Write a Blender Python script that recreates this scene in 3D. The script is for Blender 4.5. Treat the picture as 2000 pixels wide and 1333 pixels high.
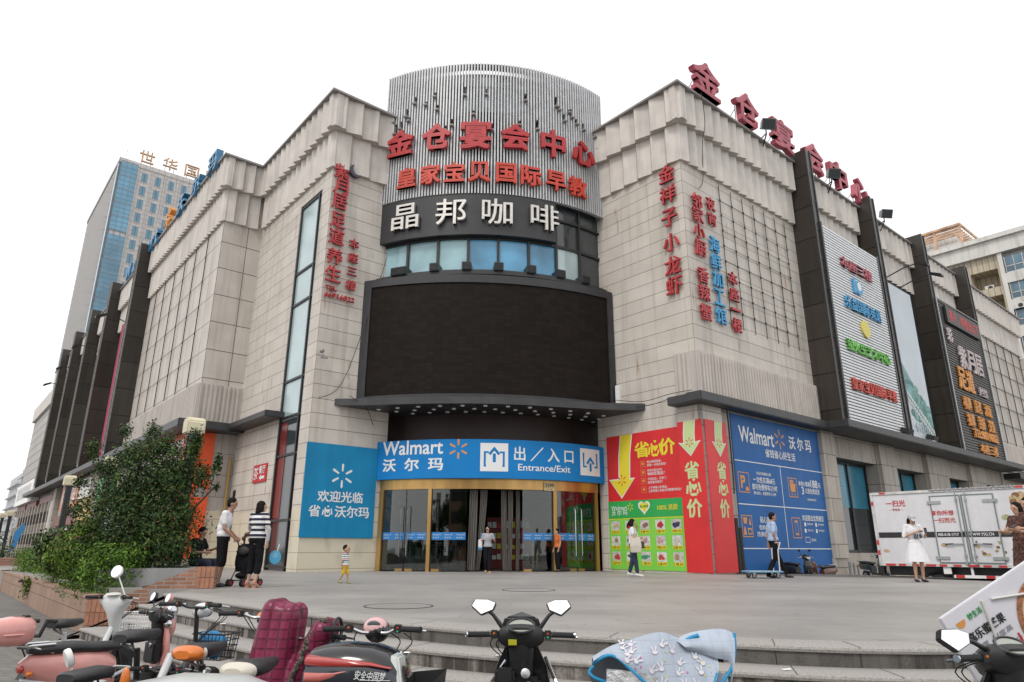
import bpy, bmesh, math, random
from mathutils import Matrix, Vector, Euler, noise
random.seed(7)
for o in list(bpy.data.objects): bpy.data.objects.remove(o)
SC = bpy.context.scene
COL = SC.collection
rad = math.radians
# ---------------------------------------------------------------- camera
cam_data = bpy.data.cameras.new('camera')
cam = bpy.data.objects.new('camera', cam_data)
COL.objects.link(cam)
cam_data.sensor_width = 36.0
cam_data.lens = 36.0 * 1320.0 / 2000.0
cam_data.clip_start = 0.05
cam_data.clip_end = 2000.0
PITCH = math.atan(405.0 / 1320.0)
cam.matrix_world = Matrix.Translation((0, 0, 0.77)) @ Matrix.Rotation(math.pi / 2 + PITCH, 4, 'X') @ Matrix.Rotation(0.0039, 4, 'Z')
SC.camera = cam
# ---------------------------------------------------------------- light
SUN_EL, SUN_AZ = rad(52), rad(-150)          # azimuth clockwise from +Y (north)
w = bpy.data.worlds.new('World'); SC.world = w; w.use_nodes = True
nt = w.node_tree; nt.nodes.clear()
sky = nt.nodes.new('ShaderNodeTexSky'); sky.sky_type = 'NISHITA'; sky.sun_disc = False
sky.sun_elevation = SUN_EL; sky.sun_rotation = SUN_AZ
sky.dust_density = 6.0; sky.air_density = 1.0; sky.ozone_density = 1.0
mixn = nt.nodes.new('ShaderNodeMixRGB'); mixn.inputs[0].default_value = 0.86
mixn.inputs[2].default_value = (10.6, 10.6, 10.75, 1)      # overcast cloud layer
nt.links.new(sky.outputs[0], mixn.inputs[1])
bg = nt.nodes.new('ShaderNodeBackground'); bg.inputs[1].default_value = 0.1
nt.links.new(mixn.outputs[0], bg.inputs[0])
wo = nt.nodes.new('ShaderNodeOutputWorld'); nt.links.new(bg.outputs[0], wo.inputs[0])
sd = bpy.data.lights.new('sun', 'SUN'); sd.energy = 1.0; sd.angle = rad(14); sd.color = (1.0, 0.96, 0.90)
so = bpy.data.objects.new('sun', sd); COL.objects.link(so)
sdir = Vector((math.sin(SUN_AZ) * math.cos(SUN_EL), math.cos(SUN_AZ) * math.cos(SUN_EL), math.sin(SUN_EL)))
so.rotation_euler = (-sdir).to_track_quat('-Z', 'Y').to_euler()
so.location = sdir * 80
SC.view_settings.view_transform = 'Standard'; SC.view_settings.look = 'None'
SC.view_settings.exposure = 0.36; SC.view_settings.gamma = 1.0
SC.view_settings.use_curve_mapping = False

# ---------------------------------------------------------------- materials
MATS = {}
def _nodes(name):
    m = bpy.data.materials.new(name); m.use_nodes = True
    t = m.node_tree; b = t.nodes['Principled BSDF']
    return m, t, b
def N(t, kind, **kw):
    n = t.nodes.new(kind)
    for k, v in kw.items(): setattr(n, k, v)
    return n
def mixcol(t, fac, a, b, mode='MIX'):
    n = N(t, 'ShaderNodeMixRGB', blend_type=mode)
    for i, v in ((0, fac), (1, a), (2, b)):
        if hasattr(v, 'links'): t.links.new(v, n.inputs[i])
        elif i == 0: n.inputs[0].default_value = v
        else: n.inputs[i].default_value = (*v, 1) if len(v) == 3 else v
    return n.outputs[0]
def noise_fac(t, scale, lo=.35, hi=.65, detail=4, stretch=None, off=0.0):
    tc = N(t, 'ShaderNodeTexCoord'); mp = N(t, 'ShaderNodeMapping')
    if stretch: mp.inputs['Scale'].default_value = stretch
    mp.inputs['Location'].default_value = (off, off * .7, off * .3)
    nz = N(t, 'ShaderNodeTexNoise'); nz.inputs['Scale'].default_value = scale; nz.inputs['Detail'].default_value = detail
    t.links.new(tc.outputs['Object'], mp.inputs[0]); t.links.new(mp.outputs[0], nz.inputs[0])
    mr = N(t, 'ShaderNodeMapRange'); mr.inputs[1].default_value = lo; mr.inputs[2].default_value = hi
    t.links.new(nz.outputs[0], mr.inputs[0])
    return mr.outputs[0]
def M(name, col, rough=.6, metal=0.0, var=.0, scale=6.0, bump=0.0, bscale=60.0, spec=.5, coat=0.0, grime=0.0, stretch=None, emit=0.0):
    """A procedural material: base colour with noise variation, streaky dirt and a fine bump."""
    if name in MATS: return MATS[name]
    m, t, b = _nodes(name)
    b.inputs['Roughness'].default_value = rough; b.inputs['Metallic'].default_value = metal
    b.inputs['Specular IOR Level'].default_value = spec; b.inputs['Coat Weight'].default_value = coat
    c = (*col, 1)
    out = None
    if var > 0:
        out = mixcol(t, noise_fac(t, scale, stretch=stretch), tuple(v * (1 - var) for v in col), tuple(min(1, v * (1 + var)) for v in col))
    if grime > 0:
        g = noise_fac(t, 1.1, .48, .74, 7, (2.2, 2.2, .18), 3.1)
        mul = N(t, 'ShaderNodeMath', operation='MULTIPLY'); t.links.new(g, mul.inputs[0]); mul.inputs[1].default_value = grime
        out = mixcol(t, mul.outputs[0], out if out is not None else c, tuple(v * .38 for v in col))
    if out is not None: t.links.new(out, b.inputs['Base Color'])
    else: b.inputs['Base Color'].default_value = c
    if emit:
        b.inputs['Emission Color'].default_value = c; b.inputs['Emission Strength'].default_value = emit
    if bump > 0:
        bp = N(t, 'ShaderNodeBump'); bp.inputs['Strength'].default_value = bump; bp.inputs['Distance'].default_value = .01
        t.links.new(noise_fac(t, bscale, .2, .8, 3), bp.inputs['Height']); t.links.new(bp.outputs[0], b.inputs['Normal'])
    MATS[name] = m
    return m
def coord2(t, ax='xz', loc=(0, 0), extra=None):
    tc = N(t, 'ShaderNodeTexCoord'); sp = N(t, 'ShaderNodeSeparateXYZ'); cb = N(t, 'ShaderNodeCombineXYZ')
    t.links.new(tc.outputs['Object'], sp.inputs[0])
    for i, a in enumerate(ax):
        ad = N(t, 'ShaderNodeMath', operation='ADD'); ad.inputs[1].default_value = loc[i]
        t.links.new(sp.outputs['xyz'.index(a)], ad.inputs[0]); t.links.new(ad.outputs[0], cb.inputs[i])
    return cb.outputs[0]
def tiles(name, col, mortar, bw, bh, ms, rough=.6, ax='xz', offset=.5, var=.06, grime=.25, bump=.6, loc=(0, 0), rust=0.0, speck=0.0, squash=1.0, gscale=1.0, paint=None, vj=0):
    """Panels, slabs or bricks with joints (Brick texture over two object axes)."""
    if name in MATS: return MATS[name]
    m, t, b = _nodes(name)
    b.inputs['Roughness'].default_value = rough; b.inputs['Specular IOR Level'].default_value = .35
    br = N(t, 'ShaderNodeTexBrick'); br.offset = offset; br.squash = squash
    for k, v in (('Scale', 1.0), ('Brick Width', bw), ('Row Height', bh), ('Mortar Size', ms), ('Mortar Smooth', .25), ('Bias', 0.0)):
        br.inputs[k].default_value = v
    br.inputs['Color1'].default_value = tuple(v * (1 - var) for v in col) + (1,)
    br.inputs['Color2'].default_value = tuple(v * (1 + var) for v in col) + (1,)
    br.inputs['Mortar'].default_value = (*mortar, 1)
    t.links.new(coord2(t, ax, loc), br.inputs['Vector'])
    out = br.outputs['Color']
    if vj:                                   # faint upright joints between the long panels
        b2 = N(t, 'ShaderNodeTexBrick'); b2.offset = 0.0
        for k, v in (('Scale', 1.0), ('Brick Width', vj), ('Row Height', bh), ('Mortar Size', .008), ('Mortar Smooth', .1), ('Bias', 0.0)): b2.inputs[k].default_value = v
        b2.inputs['Color1'].default_value = (.93, .925, .92, 1); b2.inputs['Color2'].default_value = (1.04, 1.04, 1.04, 1); b2.inputs['Mortar'].default_value = (.66, .65, .63, 1)
        t.links.new(coord2(t, ax, (.3, loc[1])), b2.inputs['Vector'])
        out = mixcol(t, 1.0, out, b2.outputs['Color'], 'MULTIPLY')
    out = mixcol(t, noise_fac(t, .9 * gscale, .3, .7, 5, None, 1.7), out, mixcol(t, 1.0, out, (.86, .85, .84), 'MULTIPLY'))
    if speck: out = mixcol(t, noise_fac(t, 130, .45, .62, 2), out, mixcol(t, 1.0, out, (1 - speck,) * 3, 'MULTIPLY'))
    if grime:
        g = noise_fac(t, 1.3 * gscale, .50, .74, 7, (2.6, 2.6, .14), 4.2)
        mu = N(t, 'ShaderNodeMath', operation='MULTIPLY'); t.links.new(g, mu.inputs[0]); mu.inputs[1].default_value = grime
        out = mixcol(t, mu.outputs[0], out, mixcol(t, 1.0, out, (.45, .42, .39), 'MULTIPLY'))
    if rust:
        g = noise_fac(t, 1.0, .66, .74, 5, (3.0, 3.0, .5), 9.3)
        mu = N(t, 'ShaderNodeMath', operation='MULTIPLY'); t.links.new(g, mu.inputs[0]); mu.inputs[1].default_value = rust
        out = mixcol(t, mu.outputs[0], out, (.30, .15, .06))
    if paint:
        tc = N(t, 'ShaderNodeTexCoord'); sp = N(t, 'ShaderNodeSeparateXYZ'); t.links.new(tc.outputs['Object'], sp.inputs[0])
        nf = noise_fac(t, 5.0, .3, .7, 3); a1 = N(t, 'ShaderNodeMath', operation='MULTIPLY_ADD'); a1.inputs[1].default_value = .12
        t.links.new(nf, a1.inputs[0]); t.links.new(sp.outputs[2], a1.inputs[2])
        gt = N(t, 'ShaderNodeMath', operation='LESS_THAN'); gt.inputs[1].default_value = paint[0]; t.links.new(a1.outputs[0], gt.inputs[0])
        pc = mixcol(t, noise_fac(t, 2.0, .5, .75, 6, (1, 1, .4), 6.6), paint[1], tuple(v * .72 for v in paint[1]))
        pc = mixcol(t, br.outputs['Fac'], pc, tuple(v * .5 for v in paint[1]))
        out = mixcol(t, gt.outputs[0], out, pc)
    t.links.new(out, b.inputs['Base Color'])
    bp = N(t, 'ShaderNodeBump', invert=True); bp.inputs['Strength'].default_value = bump; bp.inputs['Distance'].default_value = .02
    t.links.new(br.outputs['Fac'], bp.inputs['Height']); t.links.new(bp.outputs[0], b.inputs['Normal'])
    MATS[name] = m
    return m
def glass_mat(name, tint=(.75, .85, .84), refl=1.0):
    if name in MATS: return MATS[name]
    m, t, b = _nodes(name); t.nodes.remove(b)
    tr = N(t, 'ShaderNodeBsdfTransparent'); tr.inputs[0].default_value = (*tint, 1)
    gl = N(t, 'ShaderNodeBsdfGlossy'); gl.inputs['Roughness'].default_value = .02
    fr = N(t, 'ShaderNodeFresnel'); fr.inputs[0].default_value = 1.55
    mu = N(t, 'ShaderNodeMath', operation='MULTIPLY'); mu.inputs[1].default_value = refl; mu.use_clamp = True
    t.links.new(fr.outputs[0], mu.inputs[0])
    mx = N(t, 'ShaderNodeMixShader'); t.links.new(mu.outputs[0], mx.inputs[0]); t.links.new(tr.outputs[0], mx.inputs[1]); t.links.new(gl.outputs[0], mx.inputs[2])
    t.links.new(mx.outputs[0], t.nodes['Material Output'].inputs[0])
    MATS[name] = m
    return m
def stripes(name, cols, widths, ax=2, rough=.85, off=0.0, wob=.0):
    """Cloth with bands of several colours along one object axis (cycled)."""
    if name in MATS: return MATS[name]
    m, t, b = _nodes(name); b.inputs['Roughness'].default_value = rough
    tc = N(t, 'ShaderNodeTexCoord'); sp = N(t, 'ShaderNodeSeparateXYZ'); t.links.new(tc.outputs['Object'], sp.inputs[0])
    tot = sum(widths)
    ad = N(t, 'ShaderNodeMath', operation='ADD'); ad.inputs[1].default_value = off + 50 * tot; t.links.new(sp.outputs[ax], ad.inputs[0])
    dv = N(t, 'ShaderNodeMath', operation='DIVIDE'); dv.inputs[1].default_value = tot; t.links.new(ad.outputs[0], dv.inputs[0])
    fr = N(t, 'ShaderNodeMath', operation='FRACT'); t.links.new(dv.outputs[0], fr.inputs[0])
    cr = N(t, 'ShaderNodeValToRGB'); cr.color_ramp.interpolation = 'CONSTANT'
    el = cr.color_ramp.elements; acc = 0.0
    for i, (c, wd) in enumerate(zip(cols, widths)):
        e = el[i] if i < 2 else el.new(acc / tot)
        e.position = acc / tot; e.color = (*c, 1); acc += wd
    t.links.new(fr.outputs[0], cr.inputs[0]); t.links.new(cr.outputs[0], b.inputs['Base Color'])
    MATS[name] = m
    return m

# ---------------------------------------------------------------- mesh builder
class MB:
    def __init__(s): s.v = []; s.f = []; s.mi = []
    def add(s, vs, fs, mtx=None, mi=0):
        k = len(s.v)
        s.v += [tuple(mtx @ Vector(p)) for p in vs] if mtx is not None else [tuple(p) for p in vs]
        s.f += [tuple(i + k for i in f) for f in fs]; s.mi += [mi] * len(fs)
        return s
    def box(s, x0, x1, y0, y1, z0, z1, mtx=None, mi=0):
        return s.add([(x0, y0, z0), (x1, y0, z0), (x1, y1, z0), (x0, y1, z0), (x0, y0, z1), (x1, y0, z1), (x1, y1, z1), (x0, y1, z1)],
                     [(0, 3, 2, 1), (4, 5, 6, 7), (0, 1, 5, 4), (1, 2, 6, 5), (2, 3, 7, 6), (3, 0, 4, 7)], mtx, mi)
    def cb(s, c, d, mtx=None, mi=0, rot=None):
        m = Matrix.Translation(c)
        if rot is not None: m = m @ Euler(rot).to_matrix().to_4x4()
        if mtx is not None: m = mtx @ m
        return s.box(-d[0] / 2, d[0] / 2, -d[1] / 2, d[1] / 2, -d[2] / 2, d[2] / 2, m, mi)
    def prism(s, poly, a0, a1, ax='y', mtx=None, mi=0):
        """poly: 2-D outline; extruded along ax (y: poly is xz, z: poly is xy, x: poly is yz)."""
        def P(p, a): return (p[0], a, p[1]) if ax == 'y' else (p[0], p[1], a) if ax == 'z' else (a, p[0], p[1])
        n = len(poly)
        area = sum(poly[i][0] * poly[(i + 1) % n][1] - poly[(i + 1) % n][0] * poly[i][1] for i in range(n))
        if (area > 0) == (ax == 'y'): poly = poly[::-1]
        vs = [P(p, a0) for p in poly] + [P(p, a1) for p in poly]
        fs = [tuple(range(n))[::-1], tuple(range(n, 2 * n))] + [(i, (i + 1) % n, n + (i + 1) % n, n + i) for i in range(n)]
        if a1 < a0: fs = [f[::-1] for f in fs]
        return s.add(vs, fs, mtx, mi)
    def tube(s, pts, r, n=8, mtx=None, mi=0, cap=True, closed=False):
        pts = [Vector(p) for p in pts]; rs = r if isinstance(r, (list, tuple)) else [r] * len(pts)
        L = len(pts); up = None; vs = []
        for i, p in enumerate(pts):
            a = pts[(i - 1) % L] if (closed or i) else p; b = pts[(i + 1) % L] if (closed or i < L - 1) else p
            d = (b - a)
            if d.length < 1e-9: d = Vector((0, 0, 1))
            d.normalize()
            if up is None: up = Vector((0, 0, 1)) if abs(d.z) < .9 else Vector((1, 0, 0))
            x = up.cross(d)
            if x.length < 1e-4: x = Vector((1, .3, 0)).cross(d)
            x.normalize(); y = d.cross(x); up = y
            vs += [tuple(p + (x * math.cos(2 * math.pi * k / n) + y * math.sin(2 * math.pi * k / n)) * rs[i]) for k in range(n)]
        fs = []
        for i in range(L if closed else L - 1):
            j = (i + 1) % L
            fs += [(i * n + k, i * n + (k + 1) % n, j * n + (k + 1) % n, j * n + k) for k in range(n)]
        if cap and not closed: fs += [tuple(range(n))[::-1], tuple((L - 1) * n + k for k in range(n))]
        return s.add(vs, fs, mtx, mi)
    def lathe(s, prof, n=16, mtx=None, mi=0, cap=True):
        vs = []; fs = []; L = len(prof)
        for r, z in prof: vs += [(r * math.cos(2 * math.pi * k / n), r * math.sin(2 * math.pi * k / n), z) for k in range(n)]
        for i in range(L - 1): fs += [(i * n + k, i * n + (k + 1) % n, (i + 1) * n + (k + 1) % n, (i + 1) * n + k) for k in range(n)]
        if cap: fs += [tuple(range(n))[::-1], tuple((L - 1) * n + k for k in range(n))]
        return s.add(vs, fs, mtx, mi)
    def ell(s, c, r, rot=None, nu=14, nv=8, mtx=None, mi=0):
        m = Matrix.Translation(c)
        if rot is not None: m = m @ (rot if isinstance(rot, Matrix) else Euler(rot).to_matrix().to_4x4())
        if mtx is not None: m = mtx @ m
        vs = [(0, 0, -r[2])]; fs = []
        for i in range(1, nv):
            a = -math.pi / 2 + math.pi * i / nv
            vs += [(r[0] * math.cos(a) * math.cos(2 * math.pi * k / nu), r[1] * math.cos(a) * math.sin(2 * math.pi * k / nu), r[2] * math.sin(a)) for k in range(nu)]
        vs.append((0, 0, r[2])); top = len(vs) - 1
        fs += [(0, 1 + (k + 1) % nu, 1 + k) for k in range(nu)]
        for i in range(nv - 2):
            o = 1 + i * nu
            fs += [(o + k, o + (k + 1) % nu, o + nu + (k + 1) % nu, o + nu + k) for k in range(nu)]
        o = 1 + (nv - 2) * nu
        fs += [(o + k, o + (k + 1) % nu, top) for k in range(nu)]
        return s.add(vs, fs, m, mi)
    def loft(s, rings, mtx=None, mi=0, cap=True):
        n = len(rings[0]); vs = [p for r in rings for p in r]; fs = []
        for i in range(len(rings) - 1): fs += [(i * n + k, i * n + (k + 1) % n, (i + 1) * n + (k + 1) % n, (i + 1) * n + k) for k in range(n)]
        if cap: fs += [tuple(range(n))[::-1], tuple((len(rings) - 1) * n + k for k in range(n))]
        return s.add(vs, fs, mtx, mi)
    def grid(s, fn, nu, nv, mtx=None, mi=0):
        vs = [fn(i / nu, j / nv) for j in range(nv + 1) for i in range(nu + 1)]
        fs = [(j * (nu + 1) + i, j * (nu + 1) + i + 1, (j + 1) * (nu + 1) + i + 1, (j + 1) * (nu + 1) + i) for j in range(nv) for i in range(nu)]
        return s.add(vs, fs, mtx, mi)
    def arcwall(s, c, r0, r1, a0, a1, z0, z1, n=40, mi=0):
        """curved slab about centre c between radii, angles (deg from -Y towards +X) and heights."""
        def P(r, a, z): return (c[0] + r * math.sin(rad(a)), c[1] - r * math.cos(rad(a)), z)
        rings = []
        for i in range(n + 1):
            a = a0 + (a1 - a0) * i / n
            rings.append([P(r0, a, z0), P(r1, a, z0), P(r1, a, z1), P(r0, a, z1)])
        return s.loft(rings, mi=mi)
    def mesh(s, name, mats, smooth=False, bevel=0.0, fix=True):
        me = bpy.data.meshes.new(name); me.from_pydata(s.v, [], s.f); me.update()
        for m in (mats if isinstance(mats, (list, tuple)) else [mats]): me.materials.append(m)
        if len(s.mi) == len(me.polygons): me.polygons.foreach_set('material_index', s.mi)
        if bevel or fix:
            bm = bmesh.new(); bm.from_mesh(me)
            if bevel:
                es = [e for e in bm.edges if len(e.link_faces) == 2 and e.calc_face_angle(0) > .6]
                bmesh.ops.bevel(bm, geom=es, offset=bevel, segments=2, affect='EDGES', clamp_overlap=True)
            if fix: bmesh.ops.recalc_face_normals(bm, faces=bm.faces)
            bm.to_mesh(me); bm.free()
        if smooth:
            me.polygons.foreach_set('use_smooth', [True] * len(me.polygons)); me.set_sharp_from_angle(angle=rad(38))
        return me
def wm(o):
    m = o.matrix_basis.copy(); p = o.parent
    while p: m = p.matrix_basis @ m; p = p.parent
    return m
def TR(x, y, z=0, rz=0): return Matrix.Translation((x, y, z)) @ Matrix.Rotation(rad(rz), 4, 'Z')
def thing(name, label, cat, m=None, group=None):
    o = bpy.data.objects.new(name, None); COL.objects.link(o); o.empty_display_size = .2
    if m is not None: o.matrix_basis = m
    o['label'] = label; o['category'] = cat
    if group: o['group'] = group
    return o
def tag(o, label, cat, group=None):
    o['label'] = label; o['category'] = cat
    if group: o['group'] = group
    return o
def link(name, me, parent=None, m=None):
    o = bpy.data.objects.new(name, me); COL.objects.link(o)
    if parent is not None: o.parent = parent
    if m is not None: o.matrix_basis = wm(parent).inverted() @ m if parent is not None else m
    return o
def part(name, mb, mat, parent=None, m=None, smooth=False, bevel=0.0, label=None):
    o = link(name, mb.mesh(name, mat, smooth, bevel), parent, m)
    if label: o['label'] = label
    return o
def struct(name, mb, mat, **k):
    o = part(name, mb, mat, **k); o['kind'] = 'structure'; return o
def copy_tree(o, m=None, label=None, parent=None):
    c = o.copy(); COL.objects.link(c)
    if parent is not None: c.parent = parent
    if m is not None: c.matrix_basis = m
    if label: c['label'] = label
    for ch in list(o.children): copy_tree(ch, parent=c)
    return c
def evaluated(o):
    dg = bpy.context.evaluated_depsgraph_get()
    return bpy.data.meshes.new_from_object(o.evaluated_get(dg))
def fuse(mb, mat, voxel=.012, sm=4):
    """Melt overlapping shapes into one continuous surface."""
    me = mb.mesh('blob', mat); o = bpy.data.objects.new('blob', me); COL.objects.link(o)
    r = o.modifiers.new('r', 'REMESH'); r.mode = 'VOXEL'; r.voxel_size = voxel; r.use_smooth_shade = True
    if sm:
        s = o.modifiers.new('s', 'SMOOTH'); s.iterations = sm; s.factor = .5
    me2 = evaluated(o); bpy.data.objects.remove(o); bpy.data.meshes.remove(me)
    me2.materials.clear(); me2.materials.append(mat)
    return me2
# ---------------------------------------------------------------- lettering
GL = {}
def glyphs(s, off=0.0, ext=.5, space=1.0, res=3):
    """Text as verts/faces: x right, z up, y depth (front at -ext); cap height about 0.73 of the em."""
    k = (s, off, ext > 0, space)
    if k in GL: return GL[k]
    cu = bpy.data.curves.new('t', 'FONT'); cu.body = s; cu.size = 1.0; cu.extrude = ext; cu.offset = off; cu.resolution_u = res
    cu.align_x = 'CENTER'; cu.space_character = space
    o = bpy.data.objects.new('t', cu); COL.objects.link(o)
    me = evaluated(o); bpy.data.objects.remove(o); bpy.data.curves.remove(cu)
    vs = [(v.co.x, -v.co.z, v.co.y) for v in me.vertices]; fs = [tuple(p.vertices) for p in me.polygons]
    bpy.data.meshes.remove(me)
    xs = [v[0] for v in vs] or [0]; zs = [v[2] for v in vs] or [0]
    cx, cz = (min(xs) + max(xs)) / 2, (min(zs) + max(zs)) / 2
    vs = [(x - cx, y, z - cz) for x, y, z in vs]
    GL[k] = (vs, fs, max(xs) - min(xs), max(zs) - min(zs))
    return GL[k]
def put_text(mb, s, cx, cz, h=None, w=None, y=-.006, depth=0.0, off=0.0, mtx=None, mi=0, bend=None, shear=0.0, tilt=0.0, space=1.0):
    """Add a line of text centred at (cx, cz) on plane y; height h and/or width w of its ink."""
    vs, fs, W, H = glyphs(s, 0.0, .5 if depth else 0.0, space)
    if not vs: return mb
    W += 2 * off; H += 2 * off
    sz = h / H if h else w / W
    sx = w / W if w else sz
    ct, st = math.cos(rad(tilt)), math.sin(rad(tilt))
    # heavier strokes: the same letter laid down a few times, a hair apart
    q = off * 1.0
    for j, (ox, oz) in enumerate(((-q, -q), (q, -q), (-q, q), (q, q)) if off > 0 else ((0, 0),)):
        out = []; e = j * (.0012 if not depth else .0022)
        for x, yy, z in vs:
            a, c = (x + ox) * sx, (z + oz) * sz
            a += c * shear
            a, c = a * ct - c * st, a * st + c * ct
            out.append((cx + a, y - e - depth / 2 + yy * depth, cz + c))
        if bend: out = [bend(p) for p in out]
        mb.add(out, fs, mtx, mi)
    return mb
def spark(mb, cx, cz, r, mtx=None, mi=0, y=-.006, d=0.0, wd=.16, inner=.36):
    """Six rounded petals radiating from a point."""
    for k in range(6):
        a = math.pi / 2 + k * math.pi / 3
        pts = [(inner * r, -wd * r * .35), (r * .86, -wd * r * .5), (r * .97, -wd * r * .3), (r, 0), (r * .97, wd * r * .3), (r * .86, wd * r * .5), (inner * r, wd * r * .35)]
        pp = [(cx + x * math.cos(a) - z * math.sin(a), cz + x * math.sin(a) + z * math.cos(a)) for x, z in pts]
        if d: mb.prism(pp, y - d, y, 'y', mtx, mi)
        else: mb.add([(p[0], y, p[1]) for p in pp], [tuple(range(7))], mtx, mi)
    return mb
def flat(mb, pts, y=-.005, mtx=None, mi=0): return mb.add([(x, y, z) for x, z in pts], [tuple(range(len(pts)))], mtx, mi)
def rect(mb, x0, x1, z0, z1, y=-.005, mtx=None, mi=0): return flat(mb, [(x0, z0), (x1, z0), (x1, z1), (x0, z1)], y, mtx, mi)
def frame(mb, x0, x1, z0, z1, wd, y=-.005, mtx=None, mi=0):
    rect(mb, x0, x1, z0, z0 + wd, y, mtx, mi); rect(mb, x0, x1, z1 - wd, z1, y, mtx, mi)
    rect(mb, x0, x0 + wd, z0 + wd, z1 - wd, y, mtx, mi); rect(mb, x1 - wd, x1, z0 + wd, z1 - wd, y, mtx, mi); return mb
def disc(mb, cx, cz, rx, rz=None, y=-.005, mtx=None, mi=0, n=20):
    rz = rz or rx
    return flat(mb, [(cx + rx * math.cos(2 * math.pi * k / n), cz + rz * math.sin(2 * math.pi * k / n)) for k in range(n)], y, mtx, mi)
def heart(cx, cz, r):
    out = []
    for k in range(24):
        a = 2 * math.pi * k / 24
        out.append((cx + r * 16 * math.sin(a) ** 3 / 17, cz + r * (13 * math.cos(a) - 5 * math.cos(2 * a) - 2 * math.cos(3 * a) - math.cos(4 * a)) / 17))
    return out
# ---------------------------------------------------------------- site frame
RD = Vector((math.sin(rad(50)), math.cos(rad(50)), 0)); LD = Vector((-math.sin(rad(40)), math.cos(rad(40)), 0))
PA = Vector((-7.87, 26.15, 0)); PB = Vector((7.2, 25.5, 0)); PQ = PA + LD * 8.4; PC = PQ - RD * 1.95
DC = (-1.666, 35.353); DR = 8.675
def face(p, rz, out=0.0):
    """Wall frame: x to the viewer's right along the wall, y into the wall, z up."""
    m = TR(p.x, p.y, 0, rz)
    return m @ Matrix.Translation((0, -out, 0))
FA_R, FB_R, FQ_R = face(PA, 40), face(PB, 40), face(PC, 40)
FA_L, FB_L, FC_L = face(PA, -50), face(PB, -50), face(PC, -50)
STREET = -.775
def floor_z(x, y): return -.1 * min(1, max(0, (y - 20.5) / 6))
def drum(rr, a, z=0): return Vector((DC[0] + rr * math.sin(rad(a)), DC[1] - rr * math.cos(rad(a)), z))
def drum_frame(rr, a): # x to the right along the drum, y inwards
    p = drum(rr, a); return TR(p.x, p.y, 0, a)
# ================================================================ materials
SID = (.60, .56, .505)
CREAM = (.60, .55, .43)
m_sid = tiles('siding', SID, (.22, .20, .18), 60.0, .585, .012, .55, offset=0, var=.0, grime=.42, rust=.8, vj=1.55, bump=.5)
m_sidp = tiles('siding_painted', SID, (.22, .20, .18), 60.0, .585, .012, .55, offset=0, var=.0, grime=.42, rust=.8, vj=1.55, bump=.5, paint=(2.3, CREAM))
m_panel = tiles('square_panel', (.57, .53, .485), (.17, .15, .135), 1.25, 1.42, .022, .55, offset=0, var=.04, grime=.35)
m_stone = tiles('stone_cladding', (.46, .42, .37), (.12, .105, .09), 1.25, 1.0, .016, .6, var=.08, grime=.35, speck=.12)
m_stone2 = tiles('grey_stone_painted', (.45, .415, .39), (.17, .15, .14), 1.3, 1.0, .012, .6, var=.05, grime=.3, paint=(2.45, CREAM))
m_corn = M('cornice_metal', (.56, .52, .475), .55, var=.07, scale=1.5, grime=.45)
m_rib = M('ribbed_cladding', (.50, .46, .42), .55, var=.06, scale=1.2, grime=.4)
m_fin = tiles('brown_fin_panel', (.042, .036, .030), (.012, .010, .009), 8.0, 1.75, .03, .32, ax='yz', var=.22, grime=.5, bump=.8)
m_dark = M('charcoal_metal', (.026, .026, .028), .42, var=.15, scale=2, grime=.3)
m_canopy = M('canopy_metal', (.040, .040, .042), .45, var=.2, scale=1.5, grime=.35)
m_cap = M('coping_metal', (.26, .24, .23), .45, var=.1)
m_roof = M('roof_felt', (.12, .12, .12), .9, var=.2)
m_slat = M('louver_metal', (.54, .55, .56), .45, .15, var=.10, scale=3, grime=.25)
m_slatback = M('louver_backing', (.030, .034, .038), .35, var=.3, scale=2)
m_black = M('black_plastic', (.018, .018, .019), .42, var=.15)
m_blackg = M('black_gloss', (.014, .014, .015), .14, coat=.4)
m_rubber = M('rubber', (.020, .020, .021), .82, var=.2, scale=20)
m_chrome = M('chrome', (.62, .63, .64), .18, 1.0)
m_steel = M('brushed_steel', (.42, .43, .43), .35, .9, var=.12, scale=20)
m_white = M('white_paint', (.78, .78, .77), .45, var=.03)
m_bronze = M('bronze_frame', (.50, .31, .115), .33, .85, var=.2, scale=2, stretch=(1, 1, .2))
m_glass = glass_mat('door_glass', (.64, .70, .68), 1.9)
m_glassdk = M('dark_window_glass', (.030, .040, .045), .06, spec=.9)
m_blinds = M('blue_blind_glass', (.27, .44, .48), .10, var=.30, scale=.55, spec=.7)
m_pale = M('sky_toned_glass', (.40, .51, .52), .12, .15, var=.10, scale=.5, spec=.9)  # pale base colour stands in for the white sky reflected in the pane
m_wire = M('cable', (.02, .02, .02), .7)
m_red = M('letter_red', (.43, .030, .034), .42, var=.10, scale=3)
m_red2 = M('letter_orange_red', (.55, .055, .030), .42, var=.08, scale=3)
m_pink = M('faded_red_letter', (.42, .085, .115), .5, var=.16, scale=2)
m_bluel = M('letter_blue', (.045, .30, .56), .42, var=.08)
m_greenl = M('letter_green', (.13, .46, .06), .42, var=.08)
m_yel = M('letter_yellow', (.66, .56, .10), .45)
m_silver = M('letter_silver', (.62, .60, .56), .40, .35, var=.08)
m_wht = M('letter_white', (.72, .74, .74), .5)
m_signblue = M('sign_blue', (.008, .19, .50), .45, spec=.2, var=.05, scale=.7)
m_signblue2 = M('poster_blue', (.012, .11, .34), .5, spec=.3, var=.08, scale=.8, grime=.18, bump=.25, bscale=1.6)
m_signcyan = M('sign_cyan', (.008, .215, .42), .45, spec=.2, var=.08, scale=.9, grime=.25, bump=.25, bscale=1.5)
m_porange = M('print_orange', (.62, .27, .06), .5)
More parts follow.
